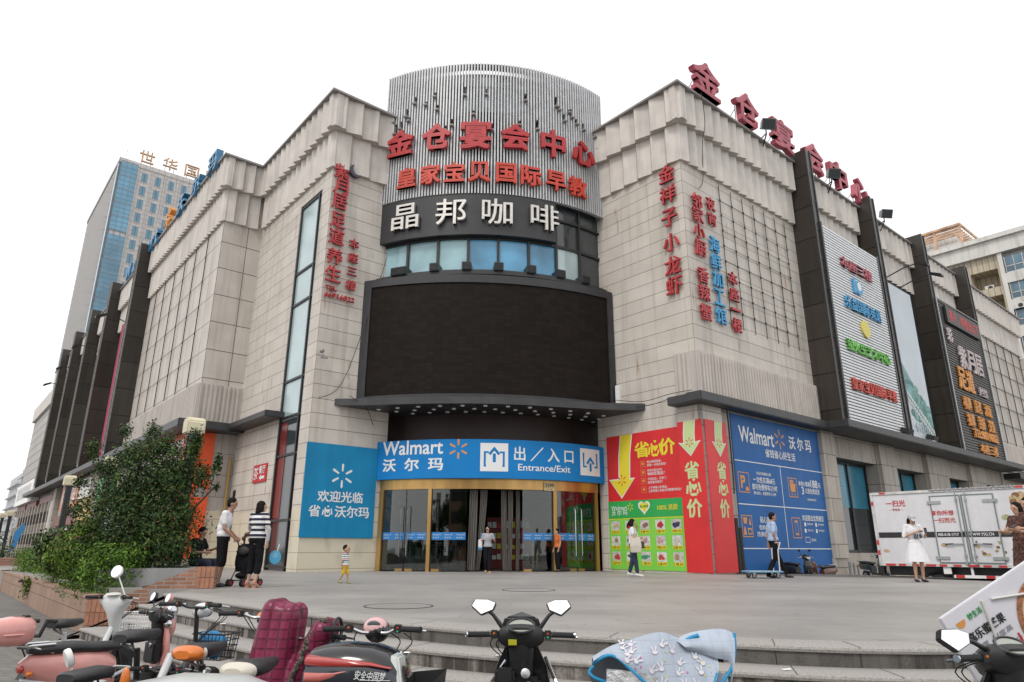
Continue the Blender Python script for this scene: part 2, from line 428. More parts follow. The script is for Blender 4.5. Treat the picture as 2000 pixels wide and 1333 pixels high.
m_pred = M('poster_red', (.62, .022, .024), .42, var=.08, scale=.8, grime=.1, bump=.25, bscale=1.8)
m_pgreen = M('poster_green', (.20, .58, .065), .42, var=.07, scale=.8, grime=.08, bump=.25, bscale=1.8)
m_pdgreen = M('poster_dark_green', (.025, .36, .075), .42, var=.06, scale=.8)
m_pyel = M('print_yellow', (.74, .62, .03), .45)
m_plime = M('print_pale_green', (.52, .63, .30), .45)
m_soil = M('soil', (.045, .035, .027), .95, var=.3, scale=20, bump=.5)

# ================================================================ ground
m_plaza = tiles('plaza_granite', (.35, .335, .315), (.26, .25, .235), 1.2, .6, .005, .5, ax='xy', var=.05, grime=0, bump=.25, speck=.10)
_t = m_plaza.node_tree; _b = _t.nodes['Principled BSDF']
_o = _b.inputs['Base Color'].links[0].from_socket
_o = mixcol(_t, noise_fac(_t, .55, .38, .66, 7, (.7, 1.2, 1), 2.2), _o, mixcol(_t, 1.0, _o, (.80, .80, .80), 'MULTIPLY'))
_o = mixcol(_t, noise_fac(_t, 2.6, .62, .74, 6, (.8, 1.7, 1), 5.2), _o, mixcol(_t, 1.0, _o, (.70, .69, .68), 'MULTIPLY'))
_o = mixcol(_t, noise_fac(_t, 11, .70, .74, 2), _o, mixcol(_t, 1.0, _o, (.55, .54, .53), 'MULTIPLY'))
_t.links.new(_o, _b.inputs['Base Color'])
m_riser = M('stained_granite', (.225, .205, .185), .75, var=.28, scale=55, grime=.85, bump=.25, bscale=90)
m_tread = M('tread_granite', (.30, .285, .265), .7, var=.22, scale=60, bump=.2, bscale=90)
m_street = tiles('street_paving', (.185, .178, .165), (.085, .08, .075), .22, .11, .008, .85, ax='xy', var=.14, grime=0, bump=.4)
m_brick = tiles('planter_brick', (.33, .165, .105), (.36, .33, .30), .26, .072, .009, .7, var=.20, grime=.35, bump=.5)
m_tile = tiles('planter_tile', (.34, .225, .165), (.16, .11, .085), .9, .42, .010, .6, var=.07, grime=.4, offset=0)
m_gran = M('grey_granite', (.27, .27, .275), .5, var=.18, scale=50, grime=.3)

EDGE = [(-5.98, 12.44), (-5.59, 12.06), (-4.73, 11.16), (-3.47, 9.87), (-2.78, 9.19), (-1.98, 8.42), (-0.78, 7.5), (-.12, 7.11), (.6, 6.79), (1.9, 6.30), (2.45, 6.12), (3.0, 6.02), (3.6, 6.02), (4.3, 6.2), (5.4, 6.9), (6.8, 8.2), (8.6, 10.2), (10.6, 12.6), (12.7, 15.2), (14.2, 17.2), (14.75, 17.93)]
def smooth_path(p, n=4):
    out = []
    for i in range(len(p) - 1):
        p0, p1, p2, p3 = p[max(i - 1, 0)], p[i], p[i + 1], p[min(i + 2, len(p) - 1)]
        for k in range(n):
            t = k / n
            out.append(tuple(.5 * (2 * b + (c - a) * t + (2 * a - 5 * b + 4 * c - d) * t * t + (3 * b - a - 3 * c + d) * t ** 3) for a, b, c, d in zip(p0, p1, p2, p3)))
    return out + [p[-1]]
def offset_path(p, d):
    out = []
    for i, q in enumerate(p):
        a = Vector(p[max(i - 1, 0)]); b = Vector(p[min(i + 1, len(p) - 1)]); t = (b - a).normalized()
        out.append((q[0] + t.y * d, q[1] - t.x * d))
    return out
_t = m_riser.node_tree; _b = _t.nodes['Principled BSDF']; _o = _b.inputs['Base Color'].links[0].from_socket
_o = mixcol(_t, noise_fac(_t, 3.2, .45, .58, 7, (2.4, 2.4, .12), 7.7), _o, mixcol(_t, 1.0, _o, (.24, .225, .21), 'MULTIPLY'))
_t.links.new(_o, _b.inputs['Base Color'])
edge = smooth_path(EDGE)
mb = MB()
mb.add([(-300, -75, STREET), (260, -75, STREET), (260, 400, STREET), (-300, 400, STREET)], [(0, 1, 2, 3)])
struct('street', mb, m_street)
# plaza: slab whose rim follows the steps; right rim runs straight out from the corner of the building
rim = [tuple((PB + Vector((.643, -.766, 0)) * 9.9 + RD * -.3).to_2d()), tuple((PB + Vector((.643, -.766, 0)) * -.5 + RD * -.3).to_2d())]
poly = edge + [rim[0], rim[1], (6.5, 40), (-30, 55), (-37, 48.2), (-19.6, 27.4), (-7.6, 13.75), (-6.15, 13.75)]
bm = bmesh.new(); vs = [bm.verts.new((x, y, 0)) for x, y in poly]; f = bm.faces.new(vs)
bmesh.ops.triangulate(bm, faces=[f])
for k in range(24): bmesh.ops.bisect_plane(bm, geom=bm.verts[:] + bm.edges[:] + bm.faces[:], plane_co=(0, 14 + k * .7, 0), plane_no=(0, 1, 0))
for v in bm.verts: v.co.z = floor_z(v.co.x, v.co.y)
ret = bmesh.ops.extrude_face_region(bm, geom=bm.faces[:])
for v in [e for e in ret['geom'] if isinstance(e, bmesh.types.BMVert)]: v.co.z = STREET - .05
bmesh.ops.recalc_face_normals(bm, faces=bm.faces)
me = bpy.data.meshes.new('plaza'); bm.to_mesh(me); bm.free(); me.materials.append(m_plaza)
o = link('plaza', me); o['kind'] = 'structure'
# steps: nosing + riser + tread rings, each lower and further out
mbn, mbr = MB(), MB()
RISE, TREAD = .155, .40
for k in range(5):
    z1 = -RISE * k; z0 = z1 - RISE
    outer = offset_path(edge, TREAD * k); nose = offset_path(edge, TREAD * k + .025); nxt = offset_path(edge, TREAD * (k + 1) + .03); inner = offset_path(edge, TREAD * k - .42)
    rings = []
    for a, b in zip(inner, nose):                        # tread slab with rounded nosing
        d = Vector((b[0] - a[0], b[1] - a[1], 0)).normalized() * .022
        rings.append([(a[0], a[1], z1 + .004), (b[0] - d.x, b[1] - d.y, z1 + .004), (b[0] - d.x * .3, b[1] - d.y * .3, z1 - .003), (b[0], b[1], z1 - .02), (b[0] - d.x * .3, b[1] - d.y * .3, z1 - .04), (b[0] - d.x, b[1] - d.y, z1 - .045), (a[0], a[1], z1 - .045)])
    mbn.loft(rings)
    rings = [[(a[0], a[1], z1 - .045), (b[0], b[1], z1 - .045), (b[0], b[1], z0 - .02), (a[0], a[1], z0 - .02)] for a, b in zip(inner, outer)]
    mbr.loft(rings)
tr = struct('steps', mbn, m_tread, smooth=True)
part('riser', mbr, m_riser, tr)
mb = MB(); mb.add([(-6.15, 13.8, .002), (-5.9, 12.45, .002), (-7.35, 11.2, STREET + .004), (-8.0, 13.4, STREET + .004)], [(0, 1, 2, 3)])
struct('ramp', mb, M('ramp_concrete', (.10, .098, .095), .85, var=.2, scale=5, grime=.4))
# joints cut across the nosings
mj = MB()
for k in range(4):
    pth = offset_path(edge, TREAD * k + .026)
    for i in range(3 + k, len(pth) - 1, 5):
        q, a, b = Vector(pth[i]), Vector(pth[i]), Vector(pth[i + 1]); t = (b - a).normalized(); nn = Vector((-t.y, t.x))
        p2 = q + nn * .41
        mj.add([(*(q - t * .004), -RISE * k + .006), (*(q + t * .004), -RISE * k + .006), (*(p2 + t * .004), -RISE * k + .006), (*(p2 - t * .004), -RISE * k + .006)], [(0, 1, 2, 3)])
        q2 = q - nn * .0 - nn * .0
        a2 = q + nn * .022
        mj.box(-.004, .004, -.004, .004, -RISE * (k + 1) + .005, -RISE * k - .046, TR(a2.x, a2.y, 0, math.degrees(math.atan2(t.y, t.x))))
part('joint', mj, M('joint_dirt', (.05, .045, .04), .9), tr)
# manhole rings in the paving
for cx, cy, r in ((-1.55, 10.0, .48), (.34, 13.9, .52)):
    mm = MB(); mm.lathe([(r, .002), (r, .006), (r - .025, .006), (r - .025, .002)], 40, TR(cx, cy))
    mm.lathe([(r - .03, .0), (r - .03, .004), (.0, .004)], 40, TR(cx, cy), 1, cap=False)
    mh = part('manhole_cover', mm, [M('iron_ring', (.06, .06, .06), .6), m_plaza])
    tag(mh, 'nearer paved manhole cover with dark ring by the top step' if cy < 12 else 'farther paved manhole cover with dark ring on the plaza', 'manhole cover', 'manhole covers in the plaza')

struct('pavement', MB().box(1.0, 75, -3.4, .5, STREET - .1, -.5), tiles('pavement_slab', (.25, .24, .23), (.12, .12, .11), .5, .5, .008, .8, ax='xy', offset=0), m=FB_R, bevel=.02)
# ================================================================ the shopping centre
mall = thing('shopping_centre', 'grey panelled corner shopping centre with curved louvred drum between two towers', 'building', TR(-1.5, 33, 0))
def W(name, mb, mat, fr, **k): return part(name, mb, mat, mall, fr, **k)
CT, CM, CB = 20.2, 18.55, 16.75         # cornice: top, middle, bottom
# ---- towers and wings
W('wall', MB().box(.003, 3.45, 0, .4, -.3, 20.1), m_sidp, FA_R)
mb = MB()                               # side wall with the tall window let in
mb.box(-.95, -.003, 0, .4, -.3, 20.1); mb.box(-8.4, -3.25, 0, .4, -.3, 20.1); mb.box(-3.25, -.95, 0, .4, 16.1, 20.1)
W('wall', mb, m_sidp, FA_L)
W('wall', MB().box(.003, 2.3, 0, .4, 6.4, 20.1), m_panel, FQ_R)
W('wall', MB().box(.003, 2.3, 0.004, .4, -.8, 6.4), m_stone2, FQ_R)
W('wall', MB().box(-16, -.003, 0, .4, 6.4, 20.1), m_panel, FC_L)
W('wall', MB().box(-60, -16, .15, .5, 6.4, 19.9), m_corn, FC_L)
W('wall', MB().box(-76, -50, -.05, .4, 6.0, 18.2), tiles('far_panel', (.46, .44, .42), (.16, .15, .14), 1.05, 1.05, .06, .6, offset=0), FC_L)
W('wall', MB().box(-76, -.003, .3, .6, -.8, 6.4), m_stone, FC_L)
W('wall', MB().box(-5.3, -.003, 0, .4, -.8, 20.1), m_sid, FB_L)
W('wall', MB().box(.003, 9.6, 0, .4, 6.3, 20.1), m_sid, FB_R)
W('wall', MB().box(9.6, 48, .02, .4, 6.3, 20.05), m_panel, FB_R)
W('wall', MB().box(48, 75, -.9, .4, -.8, 16.6), m_panel, FB_R)
# ---- roof slabs
bm_roof = MB()
def Wp(p, x, y=0): v = p @ Vector((x, y, 0)); return (v.x, v.y)
bm_roof.prism([Wp(FA_R, .3, .3), Wp(FA_R, 3.3, .3), (-5, 44), (-22, 60), Wp(FA_L, -9, .4)], 19.6, 19.8, 'z')
bm_roof.prism([Wp(FB_L, -5.2, .3), Wp(FB_R, .3, .3), Wp(FB_R, 47.8, .3), Wp(FB_R, 47.8, 18), (2, 52)], 19.6, 19.82, 'z')
bm_roof.prism([Wp(FC_L, -60, .3), Wp(FC_L, -.3, .3), Wp(FQ_R, 2.2, .3), Wp(FC_L, -4, 14), Wp(FC_L, -60, 14)], 19.55, 19.75, 'z')
bm_roof.prism([Wp(FC_L, -76, .3), Wp(FC_L, -60, .3), Wp(FC_L, -60, 14), Wp(FC_L, -76, 14)], 17.9, 18.1, 'z')
W('roof', bm_roof, m_roof, Matrix())
# ---- saw-tooth cornices
def saw(x0, x1, out, dep, pitch, flip=False):
    pts = [(x0, 0)]
    n = max(1, round((x1 - x0) / pitch)); p = (x1 - x0) / n
    for i in range(n):
        a = x0 + i * p
        pts += [(a + .001, -out - (0 if not flip else dep)), (a + p * .80, -out - (dep if not flip else 0) * 1.0)] if not flip else [(a + p * .2, -out - dep), (a + p - .001, -out)]
    pts.append((x1, 0))
    return pts
def cornice(fr, x0, x1, flip=False, dz=0.0, pitch=.78, z0=CB, z1=CM, z2=CT, o0=0.0, o1=0.0):
    a = MB(); a.prism(saw(x0 - o0 * .46, x1 + o1 * .46, .28, .19, pitch, flip), z1 + dz, z2 + dz, 'z')
    W('cornice', a, m_corn, fr)
    a = MB(); a.prism(saw(x0 - o0 * .12, x1 + o1 * .12, .05, .16, pitch, flip), z0 + dz, z1 - .004 + dz, 'z')
    W('cornice', a, m_corn, fr)
    a = MB(); a.box(x0 - o0 * .53, x1 + o1 * .53, -.56, .5, z2 + .003 + dz, z2 + .10 + dz)
    W('coping', a, m_cap, fr)
cornice(FA_R, 0, 2.75, False, 0, .86, o0=1)
cornice(FA_L, -8.1, 0, True, .012, .60, o1=1)
cornice(FQ_R, 0, 1.75, False, 0, .6, o0=1)
cornice(FC_L, -15, 0, True, .012, .50, o1=1)
cornice(FC_L, -58.8, -15.3, True, -.2, .56)
cornice(FB_L, -4.75, 0, True, .012, .86, o1=1)
cornice(FB_R, 0, 9.5, False, 0, .66, o0=1)
cornice(FB_R, 9.6, 48, False, -.02, .74, o1=1)
W('coping', MB().box(-76.2, -58.9, -.35, .4, 16.5, 18.25), m_corn, FC_L)
# ---- ribbed bands over the canopies
def ribs(x0, x1, out, pitch=.21, w=.11, dep=.06):
    pts = [(x0, .05), (x0, -out)]; x = x0 + .05
    while x + pitch < x1:
        pts += [(x, -out), (x + .02, -out - dep), (x + w, -out - dep), (x + w + .02, -out)]; x += pitch
    return pts + [(x1, -out), (x1, .05)]
for fr, x0, x1, out in ((FB_R, -.10, 9.5, .14), (FB_L, -.95, .06, .14), (FC_L, -15, .06, .14), (FQ_R, -.10, 1.95, .14), (FB_R, 34, 48, .14)):
    a = MB(); a.prism(ribs(x0, x1, out), 6.45, 8.22 if fr is not FB_L else 8.21, 'z')
    W('ribbed_band', a, m_rib, fr)
# ---- grey canopies
W('canopy', MB().box(-.75, 9.2, -.62, .1, 6.08, 6.44).box(9.2, 36.5, -1.5, .1, 6.10, 6.46).box(36.5, 75, -1.0, .1, 5.6, 6.0), m_canopy, FB_R, bevel=.03)
W('canopy', MB().box(-1.05, .56, -.62, .1, 6.09, 6.43), m_canopy, FB_L, bevel=.03)
W('canopy', MB().box(-60, 1.15, -1.05, .1, 5.92, 6.30), m_canopy, FC_L, bevel=.03)
W('canopy', MB().box(-1.0, 1.95, -1.0, .1, 5.93, 6.29), m_canopy, FQ_R, bevel=.03)
W('canopy', MB().box(-8.4, -2.9, -.75, .1, 6.02, 6.30), m_canopy, FA_L, bevel=.03)
# ---- tall brown fins
def fin(fr, x, sgn, top, out=1.12, th=.62):
    a = MB(); a.box(x if sgn > 0 else x - th, x + th if sgn > 0 else x, -out, .15, 6.3, top)
    W('fin', a, m_fin, fr)
    e = MB()
    for k in (0, 1): e.box(x + sgn * (.02 + k * (th - .12)) - .05, x + sgn * (.02 + k * (th - .12)) + .05, -out - .05, -out + .02, 6.5, top)
    n = 9
    for i in range(n): e.box(x + (0 if sgn > 0 else -th) + .06, x + (th if sgn > 0 else 0) - .06, -out - .02, -out + .02, 6.6 + i * 1.6, 6.68 + i * 1.6)
    W('fin_edge', e, M('fin_edge_metal', (.20, .195, .185), .45, .4, var=.2) if sgn < 0 else m_dark, fr)
for x in (9.5, 17.1, 24.8, 32.9): fin(FB_R, x, 1, 20.75)
for x in (-15.05, -24.3, -32.7, -40.9, -48.9): fin(FC_L, x, -1, 20.6)
for x0, x1 in ((10.1, 17.1), (17.7, 24.8), (25.4, 32.9)):
    W('recess_panel', MB().box(x0, x1, -.06, .01, 6.46, 17.0), m_dark, FB_R)
# ---- tall window beside the left tower
mb = MB()
for x in (-3.25, -1.02): mb.box(x, x + .09, .02, .16, -.1, 16.1)
mb.box(-1.34, -1.24, .02, .16, -.1, 16.1)
for z in (0, 1.75, 4.35, 5.95, 7.55, 11.05, 12.6, 15.95): mb.box(-3.16, -1.02, .04, .145, z, z + .10)
fw = W('window_frame', mb, m_black, FA_L)
part('pane', MB().box(-3.2, -1.0, .10, .12, 5.9, 16.05), m_pale, fw, FA_L)
part('pane', MB().box(-3.2, -1.0, .10, .12, -.1, 5.9), m_glassdk, fw, FA_L)
part('pane', MB().box(-3.12, -2.42, .085, .095, 1.9, 5.8), M('red_window_film', (.14, .018, .016), .15), fw, FA_L)
# ---- ground floor, right wing: stone piers, lintels and display windows
mb = MB()
bays = ((10.45, 15.4), (17.5, 21.8), (25.1, 29.0), (32.0, 36.0), (39, 43))
mb.box(9.1, 10.45, 0, 1.2, -.8, 6.1); prev = None
for i, (a, b) in enumerate(bays):
    nx = bays[i + 1][0] if i + 1 < len(bays) else 48
    mb.box(b, nx, 0, 1.2, -.8, 6.1); mb.box(a, b, .06, 1.2, 5.0, 6.1); mb.box(a, b, .55, 1.2, -.8, .62)
mb.box(0, 9.1, .01, .4, -.8, 6.3)
W('wall', mb, m_stone, FB_R)
for a, b in ((9.05, 10.5), (15.3, 17.6), (21.7, 25.2)): W('wall_base', MB().box(a, b, -.12, .0, -.8, .4), m_stone, FB_R)
for a, b, d in ((9.15, 10.35, .22), (15.5, 17.4, .16), (21.9, 25.0, .16), (29.1, 31.9, .16)): W('pilaster', MB().box(a, b, -d, .0, .41, 6.08), m_stone, FB_R)
for a, b in bays:
    f = MB(); c = a + (b - a) * .56
    for x in (a, c, b - .12): f.box(x, x + .12, .62, .78, .62, 5.0)
    f.box(a, b, .64, .77, 4.88, 5.0); f.box(a, b, .64, .77, .62, .76)
    wf = W('window', f, m_black, FB_R)
    part('pane', MB().box(a + .1, b - .1, .72, .74, .7, 4.95), m_glassdk, wf, FB_R)
    bl = part('blind', MB().box(a + .14, b - .14, .70, .712, 2.75, 4.86), M('window_film_blue', (.03, .20, .30), .2, var=.12, scale=.8), wf, FB_R)
    t = MB(); put_text(t, 'Walmart', a + 1.15, 3.75, w=1.35, y=.694, off=.004); put_text(t, '沃 尔 玛', a + 1.1, 3.33, w=1.2, y=.694, off=.01); spark(t, a + 2.1, 3.78, .24, y=.694)
    part('lettering', t, M('faded_white_print', (.26, .42, .50), .4), bl, FB_R)
# ---- corner pier by the entrance
W('pier', MB().box(-.93, .12, -.14, .0, -.3, 6.07).box(.0, .12, -.14, 1.25, -.3, 6.07), m_sid, FB_L)
# ---- the drum
W('drum_wall', MB().arcwall(DC, DR - 1.2, DR - .42, -36, 50, 6.53, 16.0, 60).arcwall(DC, DR - 1.2, DR - .42, -29.3, 43.8, 16.0, 22.4, 60), m_slatback, Matrix())
mb = MB()
gaps = {}
rg = random.Random(4)
NS = 80
for i in range(NS):
    a = -29.6 + 73.2 * i / (NS - 1)
    g = []
    if rg.random() < .42 and 0: pass
    if rg.random() < .36:
        z = rg.uniform(18.9, 20.9); g.append((z, z + rg.uniform(.16, .55)))
    segs = []; z = 15.75
    for p, q in sorted(g): segs.append((z, p)); z = q
    segs.append((z, 22.62))
    m = drum_frame(DR, a)
    for p, q in segs: mb.box(-.035, .035, -.10, .10, p, q, m)
    gaps[i] = g
W('louver_screen', mb, m_slat, Matrix(), fix=True) if False else part('louver_screen', mb, m_slat, mall, Matrix())
mb = MB()
for z in (15.8, 17.2, 18.6, 20.0, 21.4, 22.55): mb.arcwall(DC, DR - .16, DR - .11, -29.8, 44, z, z + .07, 50)
mb.arcwall(DC, DR - .5, DR - .1, -30, 44.2, 22.66, 22.72, 50)
part('louver_rail', mb, m_dark, mall, Matrix())
mb = MB()
for a0, a1, z0, z1 in ((-4.5, 0.5, 20.3, 22.2), (1.2, 5.5, 20.3, 22.2), (6.2, 10.5, 20.1, 22.0), (11.2, 15.5, 20.1, 22.0), (-22, -18, 19.6, 21.3), (22, 27, 19.3, 20.6), (30, 34, 18.9, 20.2)):
    part('upper_window', MB().arcwall(DC, DR - .44, DR - .40, a0, a1, z0, z1, 6), M('upper_glass_sky_tint', (.60, .68, .72), .12, var=.3, scale=.6, spec=.8), mall, Matrix())  # sky reflection is put into the light base colour
# band of small floodlights fixed among the louvres
bases = MB(); bases.box(-.09, .09, -.24, -.10, -.04, .05).box(-.02, .02, -.12, .0, -.08, -.03).box(-.07, .07, -.25, -.24, -.02, .035)
bme = bases.mesh('small_floodlight', m_cap)
k = 0
for i in range(NS):
    for p, q in gaps[i]:
        if k < 30:
            a = -29.6 + 73.2 * i / (NS - 1)
            link('small_floodlight', bme, mall, drum_frame(DR, a) @ Matrix.Translation((0, 0, p - .06))); k += 1
# window band under the louvres
WA = [-29.5, -20.9, -11.2, -2.1, 6.8, 16.1, 25.2, 33.8, 44.3]
for i in range(8):
    a0, a1 = WA[i], WA[i + 1]
    f = MB(); f.arcwall(DC, DR - .42, DR - .22, a0, a0 + .75, 12.1, 13.8, 2); f.arcwall(DC, DR - .40, DR - .24, a0 + .75, a1, 12.1, 12.2, 8)
    f.arcwall(DC, DR - .40, DR - .24, a0 + .75, a1, 13.68, 13.8, 8)
    wf = part('window', f, m_black, mall, Matrix())
    part('pane', MB().arcwall(DC, DR - .34, DR - .32, a0 + .7, a1, 12.15, 13.75, 8), [m_blinds, m_blinds, m_blinds, M('deep_blue_blind_glass', (.09, .29, .47), .10, var=.3, scale=.6, spec=.7), M('deep_blue_blind_glass', (.09, .29, .47)), M('deep_blue_blind_glass', (.09, .29, .47)), m_pale, m_glassdk][i], wf, Matrix())
    if i >= 6:
        f = MB(); f.arcwall(DC, DR - .42, DR - .2, a0, a0 + .6, 13.8, 15.75, 2); f.arcwall(DC, DR - .4, DR - .22, a0 + .6, a1, 15.0, 15.1, 8)
        part('pane', MB().arcwall(DC, DR - .34, DR - .32, a0 + .55, a1, 13.8, 15.75, 8), m_glassdk, part('window', f, m_black, mall, Matrix()), Matrix())
    v = MB(); v.box(-.2, .2, -.34, .25, 12.05, 12.42)
    vv = part('vent', v, m_dark, mall, drum_frame(DR - .1, a0 + (1.2 if i == 0 else .3) + (5.5 if i == 0 else 0)), bevel=.02)
    s = MB()
    for z in range(5): s.box(-.17, .17, -.36, -.335, 12.1 + z * .06, 12.13 + z * .06)
    part('vent_slat', s, m_black, vv, drum_frame(DR - .1, a0 + (1.2 if i == 0 else .3) + (5.5 if i == 0 else 0)))
W('ledge', MB().arcwall(DC, DR - .5, DR + .12, -30, 44.6, 11.9, 12.1, 40), m_dark, Matrix())
# entrance canopy with downlights
fe = [(-7.14, 26.76), (-6.3, 26.72), (-5.2, 26.6), (-4.07, 26.40), (-2.9, 26.28), (-1.9, 26.25), (-.6, 26.32), (.6, 26.52), (2.1, 26.95), (3.6, 27.35), (5.53, 27.5)]
be = [(drum(DR - 1.75, a).x, drum(DR - 1.75, a).y) for a in (40, 32, 24, 16, 8, 0, -8, -16, -24)]
mb = MB(); mb.prism(fe + [(4.3, 29.2)] + be + [(-5.6, 28.6)], 6.24, 6.52, 'z')
cn = W('entrance_canopy', mb, m_canopy, Matrix())
dme = MB().lathe([(.07, 6.20), (.09, 6.22), (.09, 6.239)], 12).mesh('downlight', m_white)
for q, row in enumerate((.3, .95, 1.6)):
    for a in range(-26, 44, 6):
        p = drum(DR - row + .35, a + q * 3); link('downlight', dme, cn, TR(p.x, p.y))
W('soffit', MB().arcwall(DC, 4.5, DR - .25, -44, 60, 6.27, 6.5, 40), m_canopy, Matrix())
# brown band over the doors
W('drum_wall', MB().arcwall(DC, DR - 2.2, DR - 1.7, -40, 56, 3.45, 6.235, 50), M('maroon_band', (.028, .014, .012), .5, var=.25, scale=1.5), Matrix())
# ---- entrance
DRR = DR - .62
hd = MB(); hd.arcwall(DC, DRR - .12, DRR, -27.3, 41.6, 3.02, 3.42, 50)
part('door_header', hd, m_bronze, mall, Matrix())
for a, wd in ((-26.6, 1.3), (-11.2, 1.0), (25.2, 1.1), (40.6, 1.2)): part('door_post', MB().arcwall(DC, DRR - .14, DRR + .02, a - wd / 2, a + wd / 2, -.12, 3.02, 3), m_bronze, mall, Matrix())
decal = M('door_decal_blue', (.02, .19, .50), .4)
def glassdoor(a0, a1, handle=0):
    d = part('glass_door', MB().arcwall(DC, DRR - .08, DRR - .06, a0, a1, -.06, 3.01, 8), m_glass, mall, Matrix())
    t = MB(); t.arcwall(DC, DRR - .058, DRR - .054, a0 + .2, a1 - .2, 1.08, 1.36, 8)
    part('decal', t, decal, d, Matrix())
    t = MB(); n = max(1, round((a1 - a0) / 3.6))
    for i in range(n):
        a = a0 + (a1 - a0) * (i + .5) / n; m = drum_frame(DRR - .05, a)
        put_text(t, 'Walmart', -.03, 1.27, w=.26, mtx=m, off=.004); put_text(t, '沃 尔 玛', -.03, 1.16, w=.24, mtx=m, off=.01); spark(t, .14, 1.28, .05, m)
    part('lettering', t, m_wht, d, Matrix())
    if handle:
        h = MB()
        for s in (a1 - 1.0,) if handle > 0 else (a0 + 1.0,):
            m = drum_frame(DRR, s); h.tube([(0, -.03, .45), (0, -.09, .5), (0, -.09, 2.3), (0, -.03, 2.35)], .022, 8, m)
        part('handle', h, m_chrome, d, Matrix())
    b = MB(); b.arcwall(DC, DRR - .085, DRR - .05, (a0 + .3) if handle <= 0 else a1 - 2.6, (a0 + 2.6) if handle <= 0 else a1 - .3, -.09, 0.0, 4)
    part('door_hinge', b, m_bronze, d, Matrix())
glassdoor(-25.9, -18.6, 1); glassdoor(-18.4, -11.8, -1); glassdoor(-10.6, -.6); glassdoor(15.3, 24.6); glassdoor(25.8, 32.7, 1); glassdoor(32.9, 39.9, -1)
# strip curtains hanging in the open bay
cur = M('strip_curtain', (.19, .18, .165), .35, var=.2, scale=5, stretch=(6, 6, .3))
for a0, a1, sw in ((.0, 2.4, .8), (3.2, 5.3, 2.4), (9.4, 11.0, -.8), (11.5, 13.0, .7), (13.9, 15.1, .4)):
    mb = MB()
    def fn(u, v, a0=a0, a1=a1, sw=sw):
        a = a0 + (a1 - a0) * (u * (1 - .45 * v * (abs(sw) > 2))) - sw * v * v * .5
        p = drum(DRR - .35 + .05 * math.sin(u * 22 + v * 2) , a); return (p.x, p.y, 3.0 - 3.05 * v)
    mb.grid(fn, 24, 14); part('door_curtain', mb, cur, mall, Matrix(), smooth=True)
# shop hall seen through the doors
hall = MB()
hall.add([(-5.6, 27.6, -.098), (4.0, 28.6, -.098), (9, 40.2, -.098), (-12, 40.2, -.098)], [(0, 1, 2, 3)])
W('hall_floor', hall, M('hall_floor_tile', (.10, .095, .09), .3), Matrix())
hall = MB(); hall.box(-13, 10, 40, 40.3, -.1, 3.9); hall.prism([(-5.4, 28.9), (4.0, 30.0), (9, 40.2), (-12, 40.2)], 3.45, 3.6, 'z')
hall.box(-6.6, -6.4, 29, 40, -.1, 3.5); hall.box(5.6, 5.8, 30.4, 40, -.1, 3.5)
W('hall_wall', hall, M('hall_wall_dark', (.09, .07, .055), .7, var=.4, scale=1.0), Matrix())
sh = MB(); sh.box(-1.1, 0.9, 31.5, 32.2, -.09, 2.1)
shelf = part('shop_shelf', sh, M('red_shelf', (.20, .018, .016), .5), None, TR(0, 0)); tag(shelf, 'red shop shelf with packets standing inside behind the curtains', 'shelf')
sp = MB(); rg = random.Random(3)
for zz in (.3, .75, 1.2, 1.65):
    for i in range(9): x = -1.05 + i * .21; sp.box(x, x + .17, 31.42, 31.5, zz, zz + rg.uniform(.15, .32), mi=rg.randrange(3))
part('packet', sp, [m_pyel, m_pred, m_wht], shelf, TR(0, 0))
# steel-grey bollard bins and a ring stand inside the glass
for (x, y, rr, h, mt, lb) in ((-4.05, 28.6, .22, 1.05, M('teal_bin', (.05, .15, .15), .4), 'teal round bin standing behind the left glass door'), (-2.35, 27.9, .16, 1.2, m_dark, 'dark ribbed spring post behind the fixed glass panel'), (3.95, 29.9, .14, 1.3, m_steel, 'steel ribbed post behind the right glass door')):
    mm = MB(); prof = [(rr * .9, 0)]
    for i in range(12): z = h * (i + .5) / 12; prof += [(rr, z), (rr * .93, z + h / 26)]
    mm.lathe(prof + [(rr * .6, h)], 18, TR(x, y, -.097))
    o = part('waste_bin' if 'bin' in lb else 'ribbed_post', mm, mt, None); tag(o, lb, 'bin' if 'bin' in lb else 'post')
# ---- facade wires: a net of cables with nodes
def net(fr, xs, zs, skip=0, r=.018, hor=.6):
    mb = MB()
    for x in xs: mb.tube([(x + random.uniform(-.02, .02), -.07, z) for z in (zs[0], (zs[0] + zs[-1]) / 2, zs[-1])], r, 5)
    for z in zs[1:-1]: mb.tube([(xs[0] + (xs[-1] - xs[0]) * i / 6, -.07, z + random.uniform(-.015, .015)) for i in range(7)], r * hor, 5)
    for x in xs:
        for z in zs[1:-1]: mb.cb((x, -.08, z), (.07, .05, .09))
    return mb
W('cable_net', net(FB_R, [2.7 + .95 * i for i in range(7)], [9.8 + .745 * i for i in range(10)]), m_wire, FB_R)
W('cable_net', net(FC_L, [-13.0 + 2.15 * i for i in range(6)], [8.4 + 1.42 * i for i in range(7)], r=.026, hor=.25), m_wire, FC_L)
W('cable_net', net(FB_R, [34.8 + 2.1 * i for i in range(7)], [8.4 + 1.42 * i for i in range(7)], r=.03), m_wire, FB_R)
